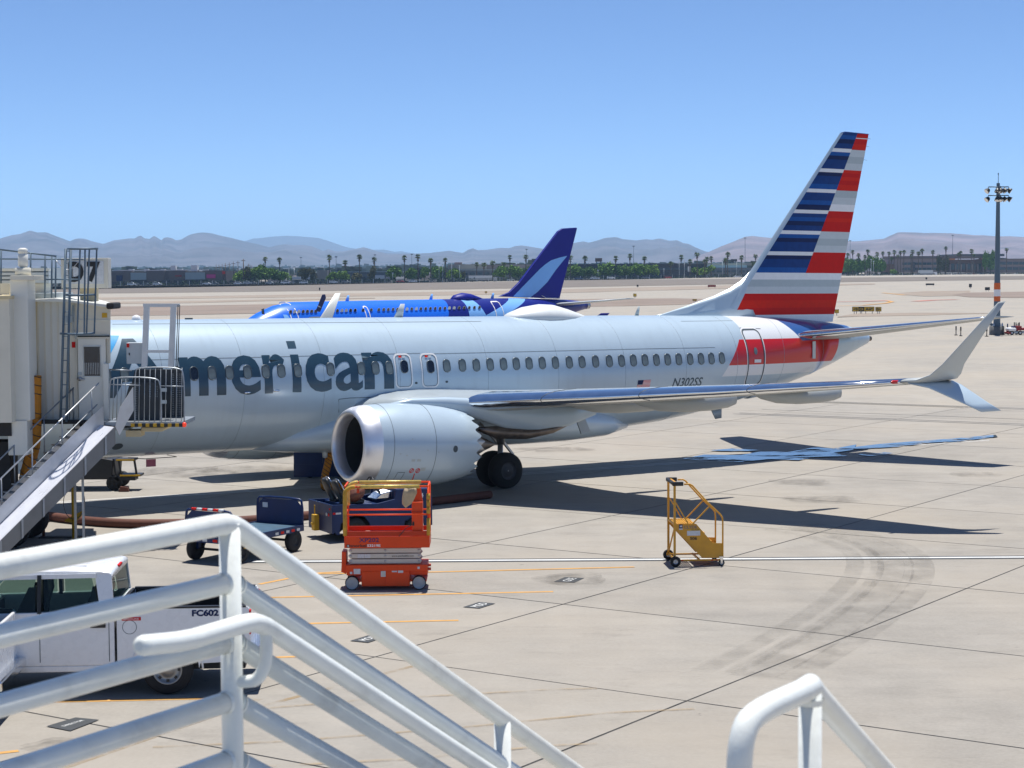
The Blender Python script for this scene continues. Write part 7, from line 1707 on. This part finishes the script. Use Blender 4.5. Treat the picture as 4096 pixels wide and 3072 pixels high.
PALMS = [C5(1533, 355), C5(1648, 362), C5(2047, 343), C5(2175, 383), C6(278, 336), C6(397, 360), C6(641, 346), C6(748, 333), C6(852, 363), C6(969, 365), C6(1222, 400), C6(1280, 398), C6(1350, 385), C6(1435, 400), C6(1488, 343), C6(1616, 338), C6(1975, 341), C6(2092, 350), C7(328, 348), C7(443, 330), C7(560, 350), C7(770, 395), C7(855, 340), C7(925, 373), C7(983, 315), C7(1045, 375), C7(1060, 357), C7(1095, 351), C7(1211, 361), C7(1228, 319), C7(1340, 344), C7(1453, 332), C7(1435, 395),
         C8(215, 740), C8(262, 713), C8(316, 740), C8(378, 755), C8(405, 706), C8(493, 731), C8(547, 724), C8(605, 725), C8(630, 780), C8(655, 713), C8(690, 750), C8(715, 716), C8(748, 713), C8(828, 710), C8(815, 750), C8(884, 722), C8(920, 699), C8(1022, 713), C8(1144, 676), C8(1265, 735), C8(1283, 720), C8(1388, 703), C8(1410, 745), C8(1720, 688)]
PALMS.sort()
for i, (u, v) in enumerate(PALMS):
    ex = rr_.uniform(10, 45); p, k = farp(u, ex); h_ = (l0(u)-v)*k; cw = (15.5 if u < 3300 else 12.5)*k*rr_.uniform(.9, 1.12)
    r = empty('fan_palm', 'tall fan palm beyond the runway, %s palm from the left' % nth(i), 'palm tree', p, rr_.uniform(0, 6), 'fan palms beyond the runway')
    th_ = h_-cw*.72; inst('trunk', ptr, r, sc=(max(15, th_*.85), max(15, th_*.85), th_)); inst('crown', pcs[i % 4], r, (0, 0, th_), 0, cw); inst('dead_skirt', skirt_me, r, (0, 0, th_), 0, cw*.8)
# --- buildings
M['b_brown'] = mat('brown_stucco', (.155, .118, .108), .9, 0, .06, .05); M['b_grey'] = mat('blue_grey_panel', (.32, .37, .37), .8, 0, .05, .05); M['b_slate'] = mat('slate_wall', (.13, .15, .17), .8, 0, .06, .05); M['b_beige'] = mat('beige_wall', (.33, .29, .25), .9, 0, .06, .05); M['b_dark'] = mat('dark_wall', (.045, .05, .062), .7, 0, .08, .05); M['b_glass'] = mat('far_glazing', (.03, .055, .07), .15, 0, .2, .2); M['b_pink'] = mat('pink_banner', (.62, .03, .22), .6); M['b_teal'] = mat('pale_teal_roof', (.38, .55, .55), .5, 0, .05, .1); M['b_mauve'] = mat('mauve_stucco', (.24, .19, .185), .9, 0, .05, .05); M['b_rust'] = mat('rust_stucco', (.12, .07, .055), .9, 0, .1, .05); M['b_white'] = mat('white_roof', (.62, .63, .63), .8); M['b_orange'] = mat('orange_canopy', (.5, .2, .08), .8)
class Bld:
    def __init__(s, name, label, uref, extra):
        s.u, s.p_k = uref, farp(uref, extra); s.p, s.k = s.p_k; s.z0 = s.p.z; s.r = empty(name, label, 'building', s.p); s.base = l0(uref)
    def box(s, nm, u0, v0, u1, v1, dep, m, fwd=0.0, par=None):
        x0, x1 = (u0-s.u)*s.k, (u1-s.u)*s.k
        sh = lambda u: (l0(s.u)-l0(u))*s.k
        z1 = max((s.base-v0)*s.k, 0); z0 = max((s.base-v1)*s.k, -1.5)
        return MB().b2((x0, -fwd, z0), (x1, dep-fwd, z1)).build(nm, M[m], par or s.r)
b5 = lambda a, c_: (300+a/2.011, 850+c_/2.011)
def bx5(B, nm, a0, c0, a1, c1, dep, m, fwd=0., f=b5, par=None): (u0, v0), (u1, v1) = f(a0, c0), f(a1, c1); return B.box(nm, u0, v0, u1, v1, dep, m, fwd, par)
B = Bld('shopping_centre', 'long brown shopping centre with grey bays and a pink banner', b5(740, 0)[0], 55)
w0 = bx5(B, 'wall', 270, 478, 1215, 605, 40, 'b_brown')
for a0, a1 in ((318, 455), (580, 722), (758, 890), (1050, 1190)): bx5(B, 'parapet_block', a0, 472, a1, 600, 6, 'b_brown', 1.2)
for a0, a1 in ((455, 580), (892, 1050)): q_ = bx5(B, 'grey_bay', a0, 488, a1, 545, 4, 'b_grey', 2.0); bx5(B, 'shop_front', a0, 546, a1, 600, 4, 'b_dark', 1.6)
for a0, a1 in ((345, 390), (705, 770), (800, 880), (1150, 1200)): bx5(B, 'shop_front', a0, 550, a1, 600, 4, 'b_dark', 1.8)
bx5(B, 'banner', 1063, 505, 1135, 535, .6, 'b_pink', 1.9); bx5(B, 'shop_sign', 340, 508, 388, 552, .6, 'blue2', 1.9); bx5(B, 'shop_sign', 812, 508, 862, 522, .6, 'sign_r', 1.9); bx5(B, 'shop_sign', 1190, 480, 1212, 502, .8, 'red2', 2.2)
for a0, a1, c0 in ((280, 320, 480), (410, 445, 458), (535, 565, 458), (670, 700, 460), (800, 840, 458), (915, 965, 430), (750, 790, 432)): bx5(B, 'roof_unit', a0, c0, a1, 478, 5, 'b_white', -8)
bx5(B, 'roof_edge', 270, 465, 1050, 472, 3, 'b_white', -10)
B = Bld('white_terminal_shed', 'long low white trimmed shed between the two leafy tree groups', b5(1830, 0)[0], 60)
bx5(B, 'wall', 1715, 545, 1965, 590, 20, 'b_slate'); bx5(B, 'roof_edge', 1715, 522, 1950, 542, 18, 'b_white', 1); bx5(B, 'upper_block', 1950, 470, 2030, 590, 20, 'b_beige', .5)
B = Bld('grey_warehouse', 'long blue-grey warehouse left of the round green trees', C6(240, 0)[0], 60)
bx5(B, 'wall', -180, 485, 490, 575, 40, 'b_slate', 0, C6); bx5(B, 'roof_edge', -180, 478, 490, 486, 38, 'b_grey', .6, C6); bx5(B, 'dock_front', 370, 510, 480, 540, 3, 'b_white', .8, C6)
for k_ in range(7): bx5(B, 'dock_door', -150+72*k_, 525, -110+72*k_, 572, 1, 'b_dark', .5, C6)
B = Bld('beige_hangar', 'beige flat roofed hangar behind the white trailer', C6(1200, 0)[0], 75)
bx5(B, 'wall', 990, 422, 1300, 560, 60, 'b_beige', 0, C6); bx5(B, 'front_block', 1080, 470, 1660, 560, 40, 'b_slate', 8, C6); bx5(B, 'roof_edge', 1080, 464, 1660, 471, 38, 'b_grey', 8.6, C6); bx5(B, 'upper_wall', 1300, 425, 1660, 470, 30, 'b_mauve', -6, C6); bx5(B, 'roof_unit', 1038, 405, 1100, 422, 8, 'b_mauve', -8, C6)
for k_ in range(9): bx5(B, 'window_bay', 1110+58*k_, 490, 1150+58*k_, 508, 1, 'b_glass', 8.5, C6)
B = Bld('dark_office_block', 'long dark office building with a ribbon window behind round trees', C7(480, 0)[0], 75)
bx5(B, 'wall', -340, 420, 1055, 530, 50, 'b_dark', 0, C7); bx5(B, 'roof_edge', -340, 414, 1055, 421, 48, 'b_slate', .8, C7)
for k_ in range(17): bx5(B, 'ribbon_window', -320+80*k_, 452, -250+80*k_, 468, 1, 'b_glass', .5, C7)
bx5(B, 'sign_panel', 905, 440, 928, 482, 1, 'b_white', 1.2, C7)
B = Bld('terminal_annex', 'low annex with pale teal skylight roof left of the striped fin', C7(1240, 0)[0], 70)
bx5(B, 'wall', 1062, 448, 1450, 530, 40, 'b_slate', 0, C7); bx5(B, 'skylight', 1070, 428, 1385, 448, 20, 'b_teal', -2, C7); bx5(B, 'upper_wall', 1060, 412, 1440, 430, 30, 'b_beige', -12, C7)
for k_ in range(6): bx5(B, 'window_bay', 1080+60*k_, 470, 1125+60*k_, 486, 1, 'b_glass', .6, C7)
B = Bld('mauve_office', 'mauve two storey office with glass bands behind tall palms', C8(860, 0)[0], 80)
bx5(B, 'wall', 655, 800, 1150, 925, 40, 'b_mauve', 0, C8); bx5(B, 'tan_block', 565, 845, 650, 925, 30, 'b_rust', 3, C8); bx5(B, 'roof_edge', 655, 792, 1150, 802, 38, 'b_brown', .8, C8)
for c0 in (835, 885):
    for k_ in range(9): bx5(B, 'window_band', 735+46*k_, c0, 775+46*k_, c0+22, 1, 'b_glass', .6, C8)
bx5(B, 'entrance', 818, 830, 850, 920, 2, 'b_dark', 1.2, C8); bx5(B, 'upper_wall', 700, 770, 1600, 795, 30, 'b_brown', -30, C8)
B = Bld('rust_office', 'rust brown office block with orange canopy in the heat haze', C8(1340, 0)[0], 78)
bx5(B, 'wall', 1165, 805, 1530, 925, 40, 'b_rust', 0, C8); bx5(B, 'canopy', 1165, 788, 1230, 808, 6, 'b_orange', 1, C8); bx5(B, 'canopy', 1470, 785, 1550, 802, 6, 'b_orange', 1, C8)
for k_ in range(7): bx5(B, 'column', 1180+52*k_, 850, 1190+52*k_, 920, 2, 'b_mauve', 1.2, C8); bx5(B, 'window_bay', 1195+50*k_, 845, 1225+50*k_, 900, 1, 'b_glass', .6, C8)
B = Bld('mauve_office', 'mauve office with long blue windows at the right edge', C8(1740, 0)[0], 80)
bx5(B, 'wall', 1525, 805, 1990, 925, 40, 'b_mauve', 0, C8); bx5(B, 'roof_edge', 1525, 797, 1990, 806, 38, 'b_brown', .8, C8)
for c0 in (830, 880):
    for k_ in range(7): bx5(B, 'window_band', 1540+60*k_, c0, 1592+60*k_, c0+24, 1, 'b_glass', .6, C8)
bx5(B, 'parking_deck', 1500, 742, 1990, 765, 60, 'b_dark', -90, C8)
# --- poles, masts, billboards
def pole(name, label, cat, u, vt, wpx, m='mast', head=False, group=None, extra=30):
    p, k = farp(u, extra); h_ = (l0(u)-vt)*k; w_ = wpx*k/2
    r = empty(name, label, cat, p, 0, group); MB().lathe([(0, w_), (h_, w_*.7)], 8, 'z', capends=True).build('shaft', M[m], r)
    if head: MB().b2((-w_*4, -w_*2, h_-.5), (w_*4, w_*2, h_)).build('lamp_head', M[m], r)
    return r
for i, (u, v) in enumerate((C5(1820, 370), C5(2102, 365), C6(92, 363), C6(404, 348), C6(700, 343), C6(1622, 303), C7(472, 276), C7(1368, 210), C8(237, 628), C8(1208, 576))): pole('tall_mast', 'thin tall light mast on the skyline, %s from the left' % nth(i), 'mast', u, v, 2.2, 'mast', True, 'light masts on the skyline', 140)
for i, (u, v) in enumerate((C5(1138, 432), C5(1160, 430), C5(1186, 425), C5(1212, 416), C5(1243, 408), C5(1276, 400), C5(1313, 393), C5(1357, 377), C5(1400, 415), C5(1424, 430))):
    r = pole('utility_pole', 'brown utility pole right of the shopping centre, %s from the left' % nth(i), 'utility pole', u, v, 3.2 if i != 7 else 5.0, 'bark', False, 'utility poles beside the shopping centre', 20+18*abs(i-7))
    p, k = farp(u, 20); h_ = (l0(u)-v)*k; MB().b2((-1.1, -.15, h_*.93), (1.1, .15, h_*.95)).build('crossarm', M['bark'], r)
for i, (u, v) in enumerate((C6(545, 485), C6(918, 405), C6(948, 415), C6(1020, 404), C6(1083, 425), C7(185, 462), C7(715, 452), C7(838, 398), C7(880, 390), C7(1185, 388), C7(1300, 395), C8(437, 800), C8(460, 815), C5(1722, 445), C5(1765, 437))): pole('street_lamp', 'pale street lamp among the trees, %s from the left' % nth(i), 'street lamp', u, v, 1.6, 'lgrey', True, 'street lamps beyond the fence', 12)
for nm_, a, c_ in (('dark billboard left of the navy tail top', C6(1664, 380), C6(1702, 408)), ('brown billboard right of the navy tail', C7(163, 374), C7(218, 402)), ('grey billboard near the striped fin', C7(1253, 381), C7(1303, 402))):
    uc = (a[0]+c_[0])/2; p, k = farp(uc, 120); r = empty('billboard', nm_, 'billboard', p); z1, z0 = (l0(uc)-a[1])*k, (l0(uc)-c_[1])*k; w_ = (c_[0]-a[0])*k/2
    MB().b2((-w_, -.3, z0), (w_, .3, z1)).build('panel', M['b_rust'] if 'brown' in nm_ else M['b_dark'], r)
    for x_ in (-w_*.6, w_*.6): MB().b2((x_-.3, .3, 0), (x_+.3, .8, z0+1)).build('leg', M['mast'], r)
# --- far cars
def car_mesh(kind):
    L, Hh = (4.7, 1.5) if kind == 0 else ((4.9, 1.8) if kind == 1 else (5.6, 1.85))
    pr = {0: [(-2.3, .35), (-2.3, .8), (-1.5, .95), (-.9, 1.45), (.7, 1.45), (1.5, .98), (2.3, .85), (2.35, .35)], 1: [(-2.4, .4), (-2.4, 1.1), (-2.2, 1.75), (.6, 1.75), (1.2, 1.15), (2.35, 1.0), (2.4, .4)], 2: [(-2.8, .45), (-2.8, 1.1), (-.6, 1.12), (-.5, 1.8), (.9, 1.8), (1.5, 1.2), (2.7, 1.1), (2.8, .45)]}[kind]
    gl = {0: [(-1.35, .95), (-.85, 1.38), (.65, 1.38), (1.35, .98)], 1: [(-2.2, 1.12), (-2.05, 1.66), (.55, 1.66), (1.05, 1.15)], 2: [(-.42, 1.2), (-.38, 1.7), (.85, 1.7), (1.3, 1.22)]}[kind]
    return MB().prism(pr, 'y', -.85, .85).mesh('body', M['white']), MB().prism(gl, 'y', -.87, .87).mesh('glazing', M['b_glass'])
cm = [car_mesh(i) for i in range(3)]; wm = MB().lathe([(-.1, .01), (-.1, .33), (.1, .33), (.1, .01)], 12, 'y').mesh('wheel', M['tyre'])
CC = {'white': (.75, .75, .75), 'silver': (.42, .44, .46), 'black': (.02, .02, .022), 'red': (.4, .02, .02), 'grey': (.16, .17, .18), 'blue': (.03, .06, .18)}
cmats = {k: mat('far_car_'+k, v, .3, 0, .03, coat=.3) for k, v in CC.items()}
cmesh = {}
CARS = [(C5(415, 0), 'black', 0), (C5(458, 0), 'white', 1), (C5(490, 0), 'grey', 0), (C5(567, 0), 'silver', 0), (C5(663, 0), 'white', 1), (C5(1060, 0), 'white', 0), (C5(1122, 0), 'silver', 1), (C5(1312, 0), 'white', 0), (C5(1388, 0), 'silver', 1), (C5(1430, 0), 'white', 1), (C5(1568, 0), 'silver', 0), (C5(1690, 0), 'white', 1), (C5(1728, 0), 'white', 2), (C5(1838, 0), 'white', 1), (C5(2080, 0), 'white', 1), (C5(2180, 0), 'white', 1), (C6(605, 0), 'red', 0), (C6(708, 0), 'white', 1), (C6(1025, 0), 'black', 2), (C6(1495, 0), 'silver', 0), (C6(2040, 0), 'blue', 0), (C6(2172, 0), 'white', 2), (C7(35, 0), 'silver', 0), (C7(290, 0), 'white', 1), (C7(567, 0), 'white', 0), (C7(745, 0), 'red', 1), (C7(1300, 0), 'white', 1), (C8(353, 0), 'white', 2), (C8(460, 0), 'white', 0), (C8(640, 0), 'silver', 0), (C8(760, 0), 'black', 1), (C8(860, 0), 'white', 1), (C8(1210, 0), 'white', 1), (C8(1280, 0), 'blue', 0), (C8(1350, 0), 'silver', 1), (C8(1420, 0), 'red', 0), (C8(1480, 0), 'blue', 1), (C8(1560, 0), 'silver', 0), (C8(1660, 0), 'white', 0), (C8(1740, 0), 'white', 1), (C8(1815, 0), 'silver', 2)]
CARS.sort(key=lambda c_: c_[0][0])
for i, ((u, v), cl, kd) in enumerate(CARS):
    p, k = farp(u, 1 if i % 3 else 5); r = empty('parked_car', '%s vehicle on the far perimeter road, %s vehicle from the left' % (cl, nth(i)), 'car', p+Vector((0, 0, .25)), rr_.choice((0, math.pi))+rr_.uniform(-.1, .1), 'vehicles on the perimeter road')
    if (kd, cl) not in cmesh:
        me = cm[kd][0].copy(); me.materials.clear(); me.materials.append(cmats[cl]); cmesh[(kd, cl)] = me
    inst('body', cmesh[(kd, cl)], r); inst('glazing', cm[kd][1], r)
    for x_ in (-1.5, 1.5):
        for y_ in (-.8, .8): inst('wheel', wm, r, (x_, y_, .33))
# trailers
for i, (u0, u1, v0, v1, lab) in enumerate((( C6(1155, 0)[0], C6(1345, 0)[0], C6(0, 508)[1], C6(0, 548)[1], 'long white semi-trailer parked beyond the fence'), (C8(890, 0)[0], C8(1025, 0)[0], C8(0, 903)[1], C8(0, 945)[1], 'white box trailer parked before the mauve office'))):
    uc = (u0+u1)/2; p, k = farp(uc, 8); r = empty('semi_trailer', lab, 'trailer', p); w_ = (u1-u0)*k/2; z1 = (l0(uc)-v0)*k
    MB().b2((-w_, 0, 1.1), (w_, 2.5, z1)).build('box', M['b_white'], r); MB().b2((w_+.6, .1, .5), (w_+2.8, 2.4, z1*.7)).build('tractor_cab', M['white'], r)
    for x_ in (-w_*.8, -w_*.65, w_*.6, w_+1.5): MB().lathe([(-.2, .01), (-.2, .5), (.2, .5), (.2, .01)], 12, 'y', (x_, .3, .5)).build('wheel', M['tyre'], r)
# --- hedge line and the distant town, too many to count
mb = MB(); r_ = random.Random(11)
for k in range(2600):
    u = r_.uniform(-100, 4200); p, kk = farp(u, r_.uniform(8, 14)); hh = (2.2 if noise.noise(Vector((u*.004, 0, 0))) > -.1 else .9)*r_.uniform(.2, 1.1); q = p+Vector((0, 0, hh)); s_ = r_.uniform(.4, .9)
    a, b_ = Vector((r_.gauss(0, 1), r_.gauss(0, .4), r_.gauss(0, 1))).normalized()*s_, Vector((r_.gauss(0, 1), r_.gauss(0, .4), r_.gauss(0, 1))).normalized()*s_; mb.add([q-a, q+b_, q+a, q-b_], [(0, 1, 2, 3)])
tag(mb.build('hedge', M['hedge']), 'dark clipped hedge running along the far perimeter fence', 'hedge', kind='stuff')
M['town_green'] = mat('distant_trees', (.045, .065, .035), .95, 0, .3, .01); M['town_wall'] = mat('distant_walls', (.34, .29, .26), .95, 0, .2, .01); M['town_white'] = mat('distant_roofs', (.6, .6, .58), .9, 0, .1, .01)
mb = MB()
for k in range(4200):
    u = r_.uniform(-200, 4300); D = 1500+8500*r_.random()**1.3; d = ray(u, l0(u)-8); x_ = d.x/d.y*D
    h_ = r_.choice((5, 7, 9))*r_.uniform(.6, 1.3); w_ = r_.uniform(6, 22); kd = r_.choice((0, 0, 0, 1, 1, 2))
    base = terrain(x_, D)+rise(D)+5
    if kd == 0:
        for j in range(3): q = Vector((x_+r_.uniform(-w_, w_)*.5, D, base-6+h_*r_.uniform(.3, 1))); s_ = w_*.35; mb.add([q+Vector((-s_, 0, -s_)), q+Vector((s_*.8, 0, -s_*.7)), q+Vector((s_*.9, 0, s_*.6)), q+Vector((-s_*.6, 0, s_*.7))], [(0, 1, 2, 3)], 0)
    else: mb.box((x_, D, base-5), (w_, w_, h_), kd)
tag(mb.build('distant_town', [M['town_green'], M['town_wall'], M['town_white']]), 'low distant town of roofs and trees on the valley floor', 'town', kind='stuff')
# ================================================================ HILLS AND AIR
M['rock'] = mat('desert_rock', (.075, .066, .074), .95, 0, .6, .004); M['rock_pale'] = mat('pale_desert_rock', (.15, .108, .11), .95, 0, .55, .004); M['rock_far'] = mat('far_rock', (.07, .07, .08), .95, 0, .2, .0006)  # strong tone noise in the nearer rocks stands in for gully shading
def hills(name, label, prof, D, front, material, seed, amp):
    n = 560; m_ = 30; us = [prof[0][0]+(prof[-1][0]-prof[0][0])*i/n for i in range(n+1)]
    def vy(u):
        for a, b_ in zip(prof[:-1], prof[1:]):
            if u <= b_[0]: return a[1]+(b_[1]-a[1])*(u-a[0])/max(1e-6, b_[0]-a[0])
        return prof[-1][1]
    vs = []
    for j in range(m_+1):
        t = j/m_ if j <= 24 else 1
        for u in us:
            d = ray(u, vy(u)); top = CAM_H+d.z/d.y*D
            if j <= 24: f = j/24; Y = D-front*(1-f); h = f**1.25
            else: f = 1-(j-24)/(m_-24); Y = D+front*.7*(1-f); h = f
            x = d.x/d.y*Y; base = rise(Y)-4
            nz = noise.fractal(Vector((x*.0011+seed, Y*.0009, seed*.37)), 1.0, 2.1, 6)
            rg = (1-abs(noise.noise(Vector((x*.0016+seed*2, Y*.0005, 3.1))))*1.6)*.6+(1-abs(noise.noise(Vector((x*.0045+seed*3, Y*.0011, 8.1))))*1.8)*.4
            ww = math.sin(math.pi*min(1, max(0, f)))
            z = base+(top-base)*h + (top-base)*amp*ww*(nz*.8+rg*.5-.35)
            zmax = CAM_H+(top-CAM_H)*(Y/D)*.985 if j < 24 else top
            vs.append((x, Y, min(z, zmax) if j != 24 else top+ (top-base)*.004*noise.noise(Vector((x*.02, 0, seed)))))
    N1 = n+1; mb = MB(); mb.add(vs, [(j*N1+i, j*N1+i+1, (j+1)*N1+i+1, (j+1)*N1+i) for j in range(m_) for i in range(n)], 0, True)
    return struct(mb.build(name, material), label)
A5 = [(0, 213), (40, 208), (90, 215), (140, 232), (195, 245), (230, 252), (280, 235), (320, 222), (360, 218), (440, 208), (480, 210), (510, 190), (530, 186), (560, 208), (600, 212), (635, 187), (660, 200), (695, 225), (715, 203), (745, 200), (780, 207), (815, 225), (860, 215), (900, 190), (940, 172), (1000, 162), (1040, 160), (1100, 168), (1180, 188), (1260, 205), (1340, 225), (1400, 240), (1470, 255), (1560, 280), (1630, 262), (1690, 255), (1740, 262), (1840, 262), (1900, 270), (1960, 295), (2000, 310), (2040, 292), (2090, 312)]
A6 = [(140, 312), (220, 298), (310, 280), (360, 292), (420, 312), (500, 328), (600, 330), (740, 330), (850, 325), (930, 315), (1000, 307), (1060, 318), (1110, 325), (1150, 300), (1190, 288), (1230, 303), (1300, 300), (1410, 285), (1480, 287), (1530, 270), (1580, 265), (1650, 275), (1750, 292), (1850, 285), (1990, 250)]
A7 = [(0, 243), (70, 233), (110, 243), (170, 228), (240, 205), (330, 197), (380, 213), (490, 225), (570, 215), (620, 220), (680, 208), (760, 228), (820, 222), (870, 245), (920, 255), (970, 280), (1040, 310), (1100, 322), (1200, 335), (1500, 345), (2200, 360)]
P1 = [(-500, 990), (-250, 972), (0, 954), (46, 941), (83, 935), (121, 922), (150, 930), (185, 929), (225, 945), (280, 965)]+[C5(*p) for p in A5]+[C6(*p) for p in A6]+[C7(*p) for p in A7]
hills('hills', 'grey-purple desert mountain range along the horizon', P1, 11000, 4400, M['rock'], 2.3, .5)
P2 = [C7(940, 372), C7(1000, 345), C7(1070, 320), C7(1180, 270), C7(1260, 240), C7(1370, 195), C7(1430, 188), C7(1530, 200), C7(1590, 205), (3200, 958), (3330, 962), C8(240, 628), C8(300, 628), C8(380, 622), C8(450, 615), C8(560, 603), C8(620, 575), C8(690, 545), C8(740, 542), C8(850, 545), C8(950, 550), C8(1100, 550), C8(1200, 552), C8(1300, 560), C8(1400, 570), C8(1500, 572), C8(1640, 582), C8(1760, 580), C8(1887, 588), (4300, 955), (4700, 975)]
hills('hills', 'nearer pinkish mesa on the right of the horizon', P2, 8500, 3400, M['rock_pale'], 7.7, .5)
P3 = [C5(1250, 262), C5(1370, 230), C5(1430, 210), C5(1500, 205), C5(1600, 193), C5(1690, 187), C5(1780, 190), C5(1870, 197), C5(1960, 205), C5(2040, 230), C5(2100, 250), C6(0, 215+74), C6(30, 225+65), C6(150, 290), C6(240, 297), C6(330, 300), C6(410, 299), C6(470, 297), C6(560, 316), C6(610, 312), C6(720, 329), C6(800, 340)]
P3 = [C5(1250, 262), C5(1370, 230), C5(1430, 210), C5(1500, 205), C5(1600, 193), C5(1690, 187), C5(1780, 190), C5(1870, 197), C5(1960, 205), C5(2040, 230), C5(2100, 250), C5(2160, 272), C5(2212, 285), C6(230, 288), C6(300, 305), C6(410, 299), C6(470, 297), C6(560, 316), C6(610, 312), C6(720, 329), C6(800, 345)]
hills('hills', 'far pale blue mountain behind the grey range', P3, 19000, 4500, M['rock_far'], 4.1, .3)
# even desert haze in one closed box around everything
mb = MB(); mb.b2((-26000, -400, -12), (26000, 31000, 440)); hz_ = mb.build('haze', [])
hm_ = bpy.data.materials.new('haze_air'); hm_.use_nodes = True; t = hm_.node_tree; t.nodes.clear()
pv = t.nodes.new('ShaderNodeVolumePrincipled'); pv.inputs['Color'].default_value = (.42, .68, 1.0, 1); pv.inputs['Density'].default_value = 6.3e-5; pv.inputs['Anisotropy'].default_value = 0.0
ou = t.nodes.new('ShaderNodeOutputMaterial'); t.links.new(pv.outputs[0], ou.inputs['Volume']); hz_.data.materials.append(hm_)
tag(hz_, 'thin even desert haze over the airfield and valley', 'haze', kind='stuff')
